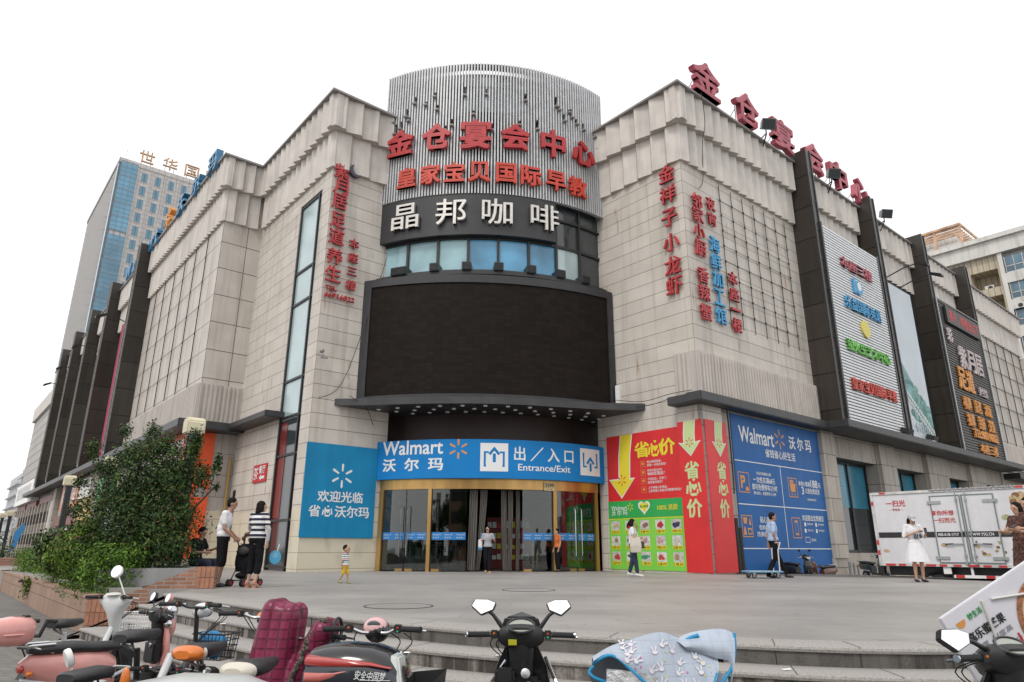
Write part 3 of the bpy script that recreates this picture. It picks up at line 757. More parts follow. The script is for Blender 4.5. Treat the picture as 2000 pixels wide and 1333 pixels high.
# ---- pipes, grilles, cameras
W('gas_pipe', MB().tube([(1.75, -.1, 2.2), (1.75, -.1, 4.6), (1.75, -.06, 4.75), (1.75, .02, 4.8)], .055, 8), M('pipe_yellow', (.42, .27, .06), .5), FQ_R)
mb = MB(); mb.box(-7.9, -7.6, -.03, .01, 1.05, 3.3)
for i in range(26): mb.box(-7.88, -7.62, -.05, -.02, 1.1 + i * .083, 1.14 + i * .083)
W('vent_grille', mb, m_black, FA_L)
mb = MB(); mb.box(.05, .35, -.35, -.28, 8.0, 8.1).tube([(.2, 0, 8.2), (.2, -.3, 8.15)], .02, 6); mb.ell((.12, -.25, 8.32), (.1, .1, .1))
W('security_camera', mb, m_cap, FA_R, smooth=True)
W('drain_box', MB().box(2.0, 2.16, -.16, 0, 6.62, 7.55), m_white, FA_R, bevel=.02)
W('drain_box', MB().box(-4.05, -3.87, -.2, 0, 6.6, 7.5), m_white, FB_L, bevel=.02)
for nm, pts in (('a', [(-6.5, 26.6, 6.6), (-5.9, 26.9, 6.2), (-5.7, 27.6, 5.6)]),
                ('c', [(3.9, 28.7, 7.0), (4.6, 28.0, 6.75), (5.4, 27.2, 6.55), (6.3, 26.2, 6.65), (6.9, 25.3, 6.6)]),
                ('d', [(3.9, 28.7, 6.9), (4.7, 27.9, 6.45), (5.6, 27.0, 6.35), (6.4, 26.0, 6.5)]),
                ('e', [(-5.6, 27.8, 13.2), (-6.1, 27.3, 10.5), (-6.9, 26.8, 7.2), (-7.6, 26.1, 6.4)])):
    W('cable', MB().tube(smooth_path(pts, 5), .014, 5), m_wire, Matrix())
W('cable', MB().tube(smooth_path([(.9, -.75, 20.2), (1.2, -.62, 18.9), (1.35, -.3, 18.0), (1.5, -.08, 16.4), (1.25, -.07, 15.9), (1.15, -.06, 15.8)], 5), .016, 5), m_wire, FB_R)
W('cable', MB().tube(smooth_path([(1.35, -.3, 6.2), (1.62, -.16, 5.4), (1.62, -.16, 3.4), (1.55, -.18, 2.8)], 5), .03, 6), m_wire, FB_R)
# ================================================================ signs
def char_sign(name, label, cat, fr, chars, depth=.12, off=.018, mat=None, y=-.08, origin=None, group=None):
    """A sign of separate raised letters; each letter is a part. chars: (text, x, z, h[, w[, tilt]])."""
    ox, oz = origin or (sum(c[1] for c in chars) / len(chars), min(c[2] for c in chars))
    m = fr @ Matrix.Translation((ox, 0, oz)) if fr is not None else None
    t = thing(name, label, cat, m, group)
    for c in chars:
        mb = MB(); put_text(mb, c[0], c[1] - ox, c[2] - oz, h=c[3], w=c[4] if len(c) > 4 else None, y=y, depth=depth, off=off, tilt=c[5] if len(c) > 5 else 0)
        part('letter', mb, mat, t)
    return t
def legs(t, mat, spans, y=-.02, r=.025):
    for x, z0, z1 in spans: part('support', MB().tube([(x, y, z0), (x, y, z1)], r, 5).tube([(x, y, z1 - .3), (x, y + .9, z0)], r * .8, 5), mat, t)
# roof letters, right wing
xs = (1.6, 4.95, 8.35, 11.6, 14.5, 17.4)
t = char_sign('roof_sign', 'faded red roof letters standing along the parapet of the right wing', 'sign', FB_R, [(c, x, 21.3, 1.75, 2.1) for c, x in zip('金仓宴会中心', xs)], .28, .02, m_pink, y=-.42, origin=(10, 20.3))
legs(t, m_cap, [(x - 10 + d, -.02, 1.2) for x in xs for d in (-.6, .6)], y=-.36)
# roof letters, left wing
xs = (-1.5, -4.5, -7.6)
t = char_sign('roof_sign', 'blue roof letters and yellow petal mark along the left wing parapet', 'sign', FC_L, [(c, x, 20.6, 1.15, 1.6) for c, x in zip('玛尔沃', xs)] + [('t', -13.2, 20.6, 1.1), ('r', -14.2, 20.5, .9), ('a', -15.3, 20.5, .9), ('m', -17.0, 20.5, .9), ('l', -18.5, 20.65, 1.2), ('a', -19.6, 20.5, .9), ('W', -21.4, 20.6, 1.1)], .35, .02, M('roof_letter_blue', (.05, .20, .36), .35), y=-.3, origin=(-9, 20.3))
mb = MB(); spark(mb, -1.5, .6, .75, None, 0, -.3, .35, .34); part('emblem', mb, m_porange, t)
legs(t, m_cap, [(x + 9 + d, -.02, .8) for x in xs for d in (-.6, .6)], y=.12)
# drum letters
def drum_sign(name, label, chars, mat, rr, depth, off, cat='sign'):
    t = thing(name, label, cat, drum_frame(rr, chars[len(chars) // 2][1]) @ Matrix.Translation((0, 0, chars[0][2])))
    for c, a, z, h in chars:
        mb = MB(); put_text(mb, c, 0, 0, h=h, y=0, depth=depth, off=off)
        part('letter', mb, mat, t, drum_frame(rr, a) @ Matrix.Translation((0, 0, z)))
    return t
drum_sign('letter_sign', 'upper row of large red letters on the louvred drum', [(c, a, 18.62, h) for c, a, h in zip('金仓宴会中心', (-23.2, -11.6, 0, 11.5, 23.3, 34.2), (1.35, 1.32, 1.5, 1.32, 1.42, 1.25))], m_red, DR + .16, .16, .028)
drum_sign('letter_sign', 'lower row of smaller orange red letters on the louvred drum', [(c, a, 16.72, .98) for c, a in zip('皇家宝贝国际早教', (-20.4, -13.0, -5.9, 1.2, 8.9, 16.2, 24.2, 31.6))], m_red2, DR + .16, .14, .024)
t = thing('letter_sign', 'white letters on the charcoal curved band under the louvres', 'sign', drum_frame(DR, -3) @ Matrix.Translation((0, 0, 13.75)))
part('sign_board', MB().arcwall(DC, DR - .4, DR + .05, -29.6, 24.4, 13.78, 15.74, 40), m_dark, t, Matrix())
for c, a in zip('晶邦咖啡', (-20.4, -6.6, 6.5, 20.5)):
    mb = MB(); put_text(mb, c, 0, 0, h=1.22, w=1.35, y=-.05, depth=.12, off=.006); part('letter', mb, m_silver, t, drum_frame(DR + .05, a) @ Matrix.Translation((0, 0, 14.82)))
# big display screen
def circ3(p, q, r):
    ax, ay = p; bx, by = q; cx, cy = r; d = 2 * (ax * (by - cy) + bx * (cy - ay) + cx * (ay - by))
    ux = ((ax * ax + ay * ay) * (by - cy) + (bx * bx + by * by) * (cy - ay) + (cx * cx + cy * cy) * (ay - by)) / d
    uy = ((ax * ax + ay * ay) * (cx - bx) + (bx * bx + by * by) * (ax - cx) + (cx * cx + cy * cy) * (bx - ax)) / d
    return (ux, uy), math.hypot(ax - ux, ay - uy)
SCc, SCr = circ3((-6.42, 27.35), (-1.05, 26.55), (4.52, 28.60))
sa0 = math.degrees(math.atan2(-6.42 - SCc[0], SCc[1] - 27.35)); sa1 = math.degrees(math.atan2(4.52 - SCc[0], SCc[1] - 28.60))
t = thing('display_screen', 'huge dark curved display screen, switched off, over the entrance canopy', 'screen', TR(-1.05, 26.6, 6.6))
mb = MB(); mb.arcwall(SCc, SCr - .5, SCr, sa0, sa0 + 1.9, 6.55, 11.85, 3); mb.arcwall(SCc, SCr - .5, SCr, sa1 - 1.6, sa1, 6.55, 11.85, 3)
mb.arcwall(SCc, SCr - .5, SCr, sa0 + 1.9, sa1 - 1.6, 11.5, 11.85, 30); mb.arcwall(SCc, SCr - .5, SCr, sa0 + 1.9, sa1 - 1.6, 6.55, 6.7, 30)
part('frame', mb, m_dark, t, Matrix())
m_led = tiles('led_modules', (.0125, .0088, .0070), (.005, .004, .0034), .32, .16, .006, .55, offset=0, var=.28, grime=0, bump=.2)
m_led.node_tree.nodes['Principled BSDF'].inputs['Specular IOR Level'].default_value = .12
part('panel', MB().arcwall(SCc, SCr - .3, SCr - .06, sa0 + 1.9, sa1 - 1.6, 6.7, 11.5, 40), m_led, t, Matrix())
# left tower letters
ch = '紫月居足道养生'
zs = [16.95 - (y - 320) * .0235 for y in (335, 366, 397, 435, 468, 507, 541)]
t = char_sign('letter_sign', 'vertical column of red letters with a moon on the left tower', 'sign', FA_R, [(c, .37, z, .72, .70) for c, z in zip(ch, zs)] + [(c, 1.2, 16.95 - (y - 320) * .0235, .44 if c != '三' else .36, .46) for c, y in zip('本座三楼', (472, 500, 527, 554))] + [('TEL', .32, 11.1, .19, .5), ('66916822', .74, 10.8, .21, 1.35)], .08, .014, m_red)
mb = MB(); pts = [(.98 + .30 * math.cos(rad(a)), 16.85 + .30 * math.sin(rad(a))) for a in range(120, 331, 14)] + [(1.08 + .25 * math.cos(rad(a)), 16.92 + .25 * math.sin(rad(a))) for a in range(320, 129, -14)]
mb.prism(pts, -.22, -.08, 'y'); part('moon', mb, M('moon_dark', (.045, .045, .06), .4), t, FA_R)
# right tower, left face
char_sign('letter_sign', 'single vertical column of red letters left of the right tower corner', 'sign', FB_L, [(c, -.67, z, .80, .80) for c, z in zip('金祥子小龙虾', (16.35, 15.35, 14.25, 13.1, 12.05, 11.15))], .09, .016, m_red)
mb = MB(); mb.tube([(-.98, -.05, 16.9), (-.98, -.05, 9.8)], .02, 5)
# right tower, right face
zz = lambda y: 15.4 - (y - 375) * .0225
char_sign('letter_sign', 'vertical column of red letters next to the right tower corner', 'sign', FB_R, [(c, .80, zz(y), .70, .74) for c, y in zip('邻家小厨香辣蟹', (391, 421, 455, 490, 544, 578, 616))], .08, .012, m_red)
t = char_sign('letter_sign', 'short pair of red letters above the blue vertical letters', 'sign', FB_R, [(c, 1.83, z, .62, .64) for c, z in zip('夜宵', (15.25, 14.5))], .08, .012, m_red)
char_sign('letter_sign', 'blue vertical letters on the right tower', 'sign', FB_R, [(c, 1.87, z, .74, .72) for c, z in zip('海鲜加工馆', (13.3, 12.5, 11.72, 10.88, 10.08))], .08, .014, m_bluel)
char_sign('letter_sign', 'rightmost vertical column of red letters on the right tower', 'sign', FB_R, [(c, 3.05, z, .62 if c != '一' else .12, .66) for c, z in zip('本座一楼', (12.05, 11.3, 10.6, 9.9))], .08, .012, m_red)
# ---- entrance sign (curved)
RS = DR - .42
def bs(p):
    a = p[0] / RS; r = RS - p[1]
    return (DC[0] + r * math.sin(a), DC[1] - r * math.cos(a), p[2])
ax = lambda a: rad(a) * RS
t = thing('entrance_sign', 'long curved blue sign over the glass entrance doors', 'sign', drum_frame(RS, 8) @ Matrix.Translation((0, 0, 3.42)))
part('sign_board', MB().arcwall(DC, RS - .18, RS, -29.4, 44.8, 3.42, 4.96, 60), m_signblue, t, Matrix())
mb = MB(); put_text(mb, 'Walmart', ax(-16.8), 4.66, w=ax(18.6), h=.58, off=.014, bend=bs); put_text(mb, '沃  尔  玛', ax(-16.6), 3.98, w=ax(18.5), h=.52, off=.022, bend=bs)
put_text(mb, '出 ／ 入 口', ax(21.6), 4.42, w=ax(18.5), h=.58, off=.016, bend=bs); put_text(mb, 'Entrance/Exit', ax(21.6), 3.88, w=ax(16.2), h=.27, off=.012, bend=bs)
part('lettering', mb, m_wht, t, Matrix())
mb = MB(); spark(mb, 0, 0, .40, None, 0, -.006, 0, .22)
mb.v = [bs((x + ax(-3.2), y, z + 4.57)) for x, y, z in mb.v]; part('emblem', mb, m_porange, t, Matrix())
def gate_icon(cx, up):
    a = MB(); s = .56; a.v = []
    mbw = MB(); n = 8
    for i in range(n): rect(mbw, -s + 2 * s * i / n, -s + 2 * s * (i + 1) / n, -s, s, -.006)
    mbb = MB(); k = 1 if up else -1
    for q in ([(-.42, -.38), (.42, -.38), (.42, -.30), (-.42, -.30)], [(-.42, -.30), (-.34, -.30), (-.34, .16), (-.42, .16)], [(.34, -.30), (.42, -.30), (.42, .16), (.34, .16)], [(-.42, .16), (-.22, .16), (-.22, .23), (-.42, .23)], [(.22, .16), (.42, .16), (.42, .23), (.22, .23)]):
        flat(mbb, [(x, z * k) for x, z in q], -.010)
    dz = .02 if up else -.16
    for q in ([(-.06, -.22), (.06, -.22), (.06, .12), (-.06, .12)], [(0, .40), (-.24, .12), (-.15, .06), (0, .24)], [(0, .40), (0, .24), (.15, .06), (.24, .12)]):
        flat(mbb, [(x, z + dz) for x, z in q], -.010)
    for m_, mt, nm in ((mbw, m_wht, 'icon'), (mbb, m_signblue, 'icon_arrow')):
        m_.v = [bs((x + ax(cx), y, z + 4.25)) for x, y, z in m_.v]; part(nm, m_, mt, t, Matrix())
gate_icon(6.8, True); gate_icon(37.2, False)
# street number plate
t = thing('number_plate', 'small brass street number plate hanging over the door header', 'number plate', drum_frame(DRR + .03, 23.3) @ Matrix.Translation((0, 0, 3.16)))
part('plate', MB().box(-.23, .23, -.02, .02, -.16, .17), M('plate_brass', (.50, .40, .20), .4), t, bevel=.006)
mb = MB(); put_text(mb, '2599', 0, .05, w=.40, y=-.024, off=.016); put_text(mb, '水 广 路', 0, -.10, w=.24, y=-.024); part('lettering', mb, m_black, t)
# cyan welcome sign on the left tower
t = thing('wall_sign', 'plain cyan blue welcome sign low on the left tower wall', 'sign', FA_R @ Matrix.Translation((1.5, 0, 1.13)))
part('sign_board', MB().box(-1.55, 1.52, -.07, -.003, .0, 3.55), m_signcyan, t, bevel=.01)
mb = MB(); put_text(mb, '欢迎光临', 0, 1.54, w=1.92, h=.43, y=-.075, off=.018); put_text(mb, '省    沃尔玛', 0, .98, w=2.55, h=.44, y=-.075, off=.018)
def xin(mb, cx, cz, s, y=-.075, mtx=None):
    """the heart-shaped 'xin' character: strokes round a heart"""
    for q in ([(-.46, -.30), (-.38, .12), (-.26, .10), (-.34, -.33)], [(-.24, .30), (-.12, .30), (-.10, -.26), (-.24, -.26)], [(-.24, -.30), (-.14, -.44), (.20, -.44), (.24, -.30)], [(.20, -.34), (.30, -.34), (.32, -.10), (.22, -.10)], [(.30, .22), (.40, .24), (.50, -.24), (.40, -.28)]):
        flat(mb, [(cx + x * s, cz + z * s) for x, z in q], y, mtx)
    flat(mb, heart(cx + .06 * s, cz + .02 * s, .22 * s), y, mtx); flat(mb, heart(cx + .07 * s, cz + .38 * s, .10 * s), y, mtx)
xin(mb, -.52, .98, .46); spark(mb, 0, 2.35, .48, None, 0, -.075, 0, .2)
part('lettering', mb, m_wht, t)
# red arrow / green produce posters on the left face of the right tower
t = thing('poster', 'red price poster with a yellow arrow left of the corner pier', 'poster', FB_L @ Matrix.Translation((-2.9, 0, 2.65)))
part('board', MB().box(-1.9, 1.92, -.03, -.003, .0, 2.71), m_pred, t)
def arrow(mb, xs, z1, z0, neck, wsh, tip, y, grow=0.0):
    x0, x1 = xs
    pts = [(x0 - grow, z1), (x0 - .22 * (x1 - x0) - grow, (z1 + neck) / 2 + .1), (x0 - .30 * (x1 - x0) - grow, neck + grow), (wsh[0] - grow * 1.4, neck + grow), (tip[0], tip[1] - grow * 1.5), (wsh[1] + grow * 1.4, neck + grow), (x1 - .36 * (x1 - x0) + grow, neck + grow), (x1 - .26 * (x1 - x0) + grow, (z1 + neck) / 2 + .1), (x1 + grow, z1)]
    for i in range(1): flat(mb, pts, y)
    return mb
mb = MB(); arrow(mb, (-1.08, -.5), 2.70, 0, .86, (-1.76, -.48), (-1.16, .16), -.034, .045); part('print', mb, m_wht, t)
mb = MB(); arrow(mb, (-1.08, -.5), 2.70, 0, .86, (-1.76, -.48), (-1.16, .16), -.038, 0); put_text(mb, '省  价', .65, 2.0, w=2.05, h=.66, y=-.034, off=.024); xin(mb, .65, 1.98, .72, -.034); part('print', mb, m_pyel, t)
mb = MB(); spark(mb, -1.12, .84, .24, None, 0, -.042, 0, .2); part('print', mb, m_pred, t)
mb = MB()
for i, (l1, l2) in enumerate((('努力降低成本，', '把每一分钱还给您！'), ('每周全国比价约', '9000支商品！'), ('不怕比价，买贵了，', '给您差还差价！'), ('上千种省心价商品，', '让您用更少的钱买到需要的商品！'))):
    z = 1.41 - i * .34
    put_text(mb, l1, .22 + .055 * len(l1), z + .06, w=.105 * len(l1), y=-.034, off=.012); put_text(mb, l2, .22 + .055 * len(l2), z - .07, w=.105 * len(l2), y=-.034, off=.012)
part('lettering', mb, m_wht, t)
mb = MB()
for i in range(4):
    z = 1.41 - i * .34; frame(mb, -.1, .14, z - .12, z + .12, .014, -.034)
    disc(mb, .02, z + .01, .07, .055, -.034)
part('print', mb, m_porange, t)
t = thing('poster', 'green produce price poster under the red arrow poster', 'poster', FB_L @ Matrix.Translation((-2.98, 0, 0)))
part('board', MB().box(-1.84, 2.0, -.03, -.003, -.02, 1.93), m_pgreen, t); part('board', MB().box(-1.84, 2.0, -.03, -.003, 1.965, 2.648), m_pdgreen, t)
mb = MB(); rect(mb, -1.84, 2.0, 1.93, 1.965, -.02); put_text(mb, '100% 退款', 1.2, 2.32, w=.98, h=.22, y=-.034, off=.012); spark(mb, -.66, 2.39, .17, None, 0, -.034, 0, .22); flat(mb, heart(.06, 2.38, .24), -.038); part('print', mb, m_pyel, t)
mb = MB(); put_text(mb, 'Walmart', -1.25, 2.38, w=.85, y=-.034, off=.01); put_text(mb, '沃 尔 玛', -1.25, 2.19, w=.84, y=-.034, off=.012); flat(mb, heart(.06, 2.37, .32), -.034); part('lettering', mb, m_wht, t)
mb = MB(); put_text(mb, '省心新鲜', .06, 2.40, w=.44, y=-.043, off=.012); part('lettering', mb, m_pdgreen, t)
fotos = [M('print_photo_grey', (.50, .48, .45), .5, var=.2, scale=9), M('print_photo_pale', (.58, .57, .54), .5, var=.2, scale=9)]
fruit = [M('print_fruit_%d' % i, c, .5, var=.35, scale=22) for i, c in enumerate(((.50, .36, .14), (.40, .03, .03), (.26, .12, .09), (.42, .025, .03), (.03, .035, .08), (.30, .20, .08), (.10, .22, .05), (.45, .24, .22), (.52, .30, .28), (.50, .49, .42), (.46, .05, .04), (.05, .10, .04), (.05, .25, .16), (.48, .06, .04), (.36, .22, .12)))]
prices = ['2.29', '3.98', '5.98', '5.98', '9.90', '12.90', '6.90', '4.98', '19.80', '2.98', '2.29', '4.98', '1.98', '2.28', '1.98']
ph, tg, lt = MB(), MB(), MB(); fr_ = {}
for r in range(3):
    for c in range(5):
        x0 = -1.72 + c * .765; z1 = 1.86 - r * .60; k = r * 5 + c
        part('photo', rect(MB(), x0, x0 + .46, z1 - .36, z1, -.034), fotos[k % 2], t); part('price_tag', rect(MB(), x0, x0 + .46, z1 - .50, z1 - .37, -.034), m_pyel, t)
        put_text(lt, prices[k], x0 + .13, z1 - .435, w=.2, h=.09, y=-.038, off=.012); put_text(lt, '新鲜', x0 + .35, z1 - .435, w=.16, y=-.038)
        fm = fr_.setdefault(k, MB()); rr = random.Random(k)
        for i in range(5 if k not in (0, 5, 12) else 2):
            px_, pz_ = x0 + .23 + rr.uniform(-.1, .1), z1 - .19 + rr.uniform(-.06, .06); disc(fm, px_, pz_, rr.uniform(.07, .11) * (2 if k == 12 else 1), rr.uniform(.05, .09), -.036 - i * .0012, n=12)
part('lettering', lt, m_black, t)
for k, fm in fr_.items(): part('photo_subject', fm, fruit[k], t)
# red corner pier posters
t = thing('poster', 'red vertical wrap with pale green arrows round the corner pier', 'poster', FB_L)
part('board', MB().box(-.975, .145, -.165, -.142, -.05, 5.49), m_pred, t); part('board', MB().box(0.003, 1.42, -.165, -.142, -.05, 5.50), m_pred, t, FB_R)
for fr, cx, sw in ((FB_L, -.44, 1.0), (FB_R, .86, .92)):
    mb = MB(); y = -.170
    def ar(g, yy): flat(mb, [(cx - .20 * sw - g, 5.49), (cx - .26 * sw - g, 4.95), (cx - .26 * sw - g, 4.62 + g), (cx - .48 * sw - g * 1.5, 4.66 + g), (cx, 4.18 - g * 1.3), (cx + .44 * sw + g * 1.5, 4.66 + g), (cx + .20 * sw + g, 4.62 + g), (cx + .20 * sw + g, 5.0), (cx + .27 * sw + g, 5.49)], yy)
    ar(.035, y); part('print', mb, m_wht, t, fr)
    mb = MB(); ar(0, y - .004); put_text(mb, '省', cx, 3.62, h=.66, w=.66 * sw, y=y, off=.024); xin(mb, cx, 2.98, .72 * sw, y); put_text(mb, '价', cx, 2.22, h=.68, w=.68 * sw, y=y, off=.024)
    part('print', mb, m_plime, t, fr)
    mb = MB(); spark(mb, cx - .02, 4.66, .19, None, 0, y - .008, 0, .2); part('print', mb, m_pred, t, fr)
# black pipes beside the pier
for x, lb in ((1.62, 'taller'), (1.84, 'shorter')):
    mm = MB().tube([(x, -.1, -.8), (x - .02, -.1, 1.25), (x, -.1, 1.9 if lb == 'taller' else 1.55)], .085, 10, FB_R)
    o = part('cable_duct', mm, m_black, None); tag(o, lb + ' black duct pipe standing between the red pier and the blue wall poster', 'pipe', 'black duct pipes')
# huge blue service poster
t = thing('poster', 'huge blue service poster with orange icons on the right wing', 'poster', FB_R @ Matrix.Translation((5.55, 0, -.78)))
X, Z = -5.55, .78
part('board', MB().box(2.0 + X, 9.12 + X, -.03, .006, .0, 6.0 + Z), m_signblue2, t)
mb = MB()
for z in (4.14, 2.455, .80): rect(mb, 2.02 + X, 9.1 + X, z - .018 + Z, z + .018 + Z, -.036)
rect(mb, 5.41 + X, 5.45 + X, .82 + Z, 4.12 + Z, -.036)
T = lambda s, x, z, w_, h=None, off=.014: put_text(mb, s, x + X, z + Z, w=w_, h=h, y=-.036, off=off)
T('Walmart', 3.83, 5.24, 2.66, .66); T('沃 尔 玛', 7.4, 5.26, 1.95, .58, .02); T('省钱省心好生活', 5.6, 4.62, 2.45, .36, .016)
T('凭沃尔玛购物小票', 4.07, 3.72, 1.1); T('一次性买满68元', 4.07, 3.46, 1.66, .25); T('即可免费停车2小时', 4.07, 3.17, 1.9, .25); T('满138元，免费停车三小时', 4.03, 2.93, 1.7)
T('单张小票满', 7.35, 3.52, 1.0, .22); T('188', 8.22, 3.56, .62, .34); T('元', 8.70, 3.52, .24); T('3', 7.15, 3.22, .2, .32); T('公里免费送货', 8.0, 3.23, 1.3, .24); T('（详情请询问店员）', 7.86, 2.86, .8)
T('贴心服务', 3.95, 1.90, 1.0, .25); T('借购物车', 3.8, 1.60, .95, .2, .008); T('改裤脚', 3.55, 1.34, .8, .2, .008)
T('欢迎提出宝贵建议', 7.77, 2.07, 1.9, .25)
for x, z, s in ((7.45, 1.78, '服务热线'), (8.4, 1.78, '微信客服'), (7.42, 1.52, '微信公众号'), (8.4, 1.52, '官方网站')): T(s, x, z + .04, .5, .09, .006); rect(mb, x - .5 + X, x - .36 + X, z - .06 + Z, z + .1 + Z, -.036)
frame(mb, 6.9 + X, 7.3 + X, 1.05 + Z, 1.28 + Z, .02, -.036); T('沃尔玛', 7.6, 1.16, .4)
part('lettering', mb, m_wht, t)
part('icon', spark(MB(), 5.66 + X, 5.3 + Z, .44, None, 0, -.036, 0, .2), m_porange, t)
for x0, x1, z0, z1 in ((2.16, 2.93, 2.9, 3.7), (5.95, 6.7, 2.9, 3.72), (2.12, 2.86, 1.22, 2.04), (5.9, 6.62, 1.22, 2.06)): part('icon', frame(MB(), x0 + X, x1 + X, z0 + Z, z1 + Z, .035, -.036), m_porange, t)
mb = MB()
put_text(mb, 'P', 2.48 + X, 3.32 + Z, h=.5, y=-.036, off=.03); mb.box(2.62 + X, 2.84 + X, -.04, -.036, 2.98 + Z, 3.08 + Z); mb.box(2.66 + X, 2.80 + X, -.04, -.036, 3.08 + Z, 3.14 + Z)
flat(mb, [(x + X, z + Z) for x, z in ((6.08, 3.48), (6.15, 3.12), (6.5, 3.12), (6.58, 3.48))], -.036); rect(mb, 6.12 + X, 6.42 + X, 3.5 + Z, 3.62 + Z, -.036)
for x in (6.2, 6.44): disc(mb, x + X, 3.02 + Z, .045, None, -.036)
part('icon', mb, m_porange, t); mb = MB()
rect(mb, 6.14 + X, 6.4 + X, 1.34 + Z, 1.94 + Z, -.036); flat(mb, [(2.22 + X, 1.95 + Z), (2.28 + X, 1.72 + Z), (2.48 + X, 1.72 + Z), (2.52 + X, 1.95 + Z)], -.036)
flat(mb, [(2.2 + X, 1.3 + Z), (2.26 + X, 1.6 + Z), (2.34 + X, 1.6 + Z), (2.42 + X, 1.3 + Z)], -.036); rect(mb, 2.5 + X, 2.8 + X, 1.32 + Z, 1.56 + Z, -.036); flat(mb, [(2.62 + X, 1.68 + Z), (2.7 + X, 1.98 + Z), (2.78 + X, 1.68 + Z)], -.036)
part('icon', mb, m_porange, t)
for a in ((6.17, 6.37, 1.43, 1.85), (2.55, 2.75, 1.37, 1.5)): part('icon', rect(MB(), a[0] + X, a[1] + X, a[2] + Z, a[3] + Z, -.040), m_signblue2, t)
# little red restaurant sign
t = thing('wall_sign', 'small red restaurant sign with an arrow on the left side wall', 'sign', FA_L @ Matrix.Translation((-4.7, 0, 3.45)))
part('sign_board', MB().box(-.78, .78, -.05, -.003, .0, .78), M('sign_red', (.48, .03, .035), .45), t, bevel=.01)
mb = MB(); put_text(mb, '餐厅', .28, .54, w=.72, y=-.056, off=.018); put_text(mb, '茶', -.42, .40, h=.55, y=-.056, off=.008); flat(mb, [(.02, .2), (.22, .34), (.22, .26), (.6, .26), (.6, .14), (.22, .14), (.22, .06)], -.056); part('lettering', mb, m_wht, t)
# ---- panels between the fins of the right wing
FP = face(PB, 40, 1.14)
def slats(x0, x1, z0, z1, pitch, y=0, d=.05):
    mb = MB(); z = z0
    while z < z1: mb.box(x0, x1, y - d, y, z, z + pitch * .62); z += pitch
    return mb
t = thing('sign_panel', 'silver slatted sign panel with four rows of coloured letters between the fins', 'sign', FP @ Matrix.Translation((13.3, 0, 6.4)))
part('slat', slats(-3.2, 3.25, 0, 10.2, .155), M('slat_silver', (.70, .72, .73), .45, .1, var=.06), t)
part('backing', MB().box(-3.2, 3.25, .005, .2, 0, 10.2), M('slat_gap', (.16, .165, .17), .6), t)
part('frame', MB().box(-3.35, -3.2, -.08, .2, -.1, 10.3).box(3.25, 3.4, -.08, .2, -.1, 10.3).box(-3.2, 3.25, -.06, .2, -.15, 0), m_dark, t)
def row(s, cx, cz, w_, h, mt, nm='letter', off=.02, dep=.12, y=-.08):
    n = len(s)
    for i, c in enumerate(s):
        if c == ' ': continue
        mb = MB(); put_text(mb, c, cx - w_ / 2 + w_ * (i + .5) / n, cz, h=h if c not in '一二三' else h * .8, w=w_ / n * .9, y=y, depth=dep * .7, off=off * .7); part(nm, mb, mt, t)
row('本座三楼', .05, 8.58, 3.7, .64, m_pink); row('乐益国际英语', .15, 6.35, 4.2, .66, m_bluel); row('萤火虫艺术中心', .05, 4.0, 5.0, .60, m_greenl); row('皇家宝贝国际早教', .05, 2.02, 5.2, .60, m_red2)
mb = MB(); mb.prism([(-.62, 7.1), (-.35, 7.1), (-.35, 8.0), (-.62, 7.85)], -.14, -.06, 'y'); mb.prism([(-.3 + .42 * math.cos(rad(a)) + .3, 7.5 + .40 * math.sin(rad(a))) for a in range(0, 360, 30)], -.14, -.06, 'y'); part('emblem', mb, m_bluel, t)
mb = MB(); disc(mb, .05, 7.58, .24, None, -.144); part('emblem', mb, m_wht, t)
mb = MB(); mb.prism([(.1 + .46 * math.cos(rad(a)), 5.25 + .46 * math.sin(rad(a))) for a in range(0, 360, 20)], -.14, -.06, 'y'); part('emblem', mb, m_yel, t)
t = thing('billboard', 'pale printed billboard of trees behind a white fence between the fins', 'billboard', FP @ Matrix.Translation((19.2, 0, 6.4)))
part('board', MB().box(-1.5, 1.62, -.02, .2, 0, 9.0), M('billboard_sky', (.52, .58, .62), .5, var=.05, scale=.5), t)
mb, mc, md = MB(), MB(), MB(); rg = random.Random(5)
def hill(x): return 2.9 - .6 * (x + 1.5)
flat(md, [(-1.5, 2.2), (1.62, .3), (1.62, 2.1), (.6, 2.3), (-1.5, 4.3)], -.024)
for i in range(70):
    x = rg.uniform(-1.4, 1.5); z = hill(x) + rg.uniform(-1.1, .9); r = rg.uniform(.12, .32)
    disc(mb, x, z, min(r, 1.6 - x, x + 1.5), r * .75, -.026 - i * .0002, mi=rg.randrange(2), n=9)
for i in range(16): x = -1.45 + i * .2; zb = 2.3 - .62 * (x + 1.5); rect(mc, x, x + .05, zb - .35, zb + .45, -.045)
flat(mc, [(-1.5, 2.55), (1.62, .6), (1.62, .68), (-1.5, 2.65)], -.047); flat(mc, [(-1.5, 2.2), (1.62, .25), (1.62, .33), (-1.5, 2.3)], -.047)
part('print', md, M('print_mist_green', (.16, .33, .33), .5, var=.25, scale=1.5), t)
part('print', mb, [M('print_tree_teal', (.05, .17, .16), .5, var=.3, scale=5), M('print_tree_pale', (.13, .30, .27), .5, var=.3, scale=5)], t); part('print', mc, m_wht, t)
mb = MB(); put_text(mb, '·6186', -.35, .75, w=1.7, y=-.05, off=.0); part('lettering', mb, M('print_grey', (.28, .38, .42), .5), t)
t = thing('sign_panel', 'dark slatted sign panel with orange and white letters and a red ticker', 'sign', FP @ Matrix.Translation((29, 0, 6.3)))
part('slat', slats(-3.9, 4.0, 0, 10.0, .17), M('slat_dark', (.055, .052, .048), .45, var=.1), t)
part('backing', MB().box(-3.9, 4.0, .005, .2, 0, 10.0), m_black, t)
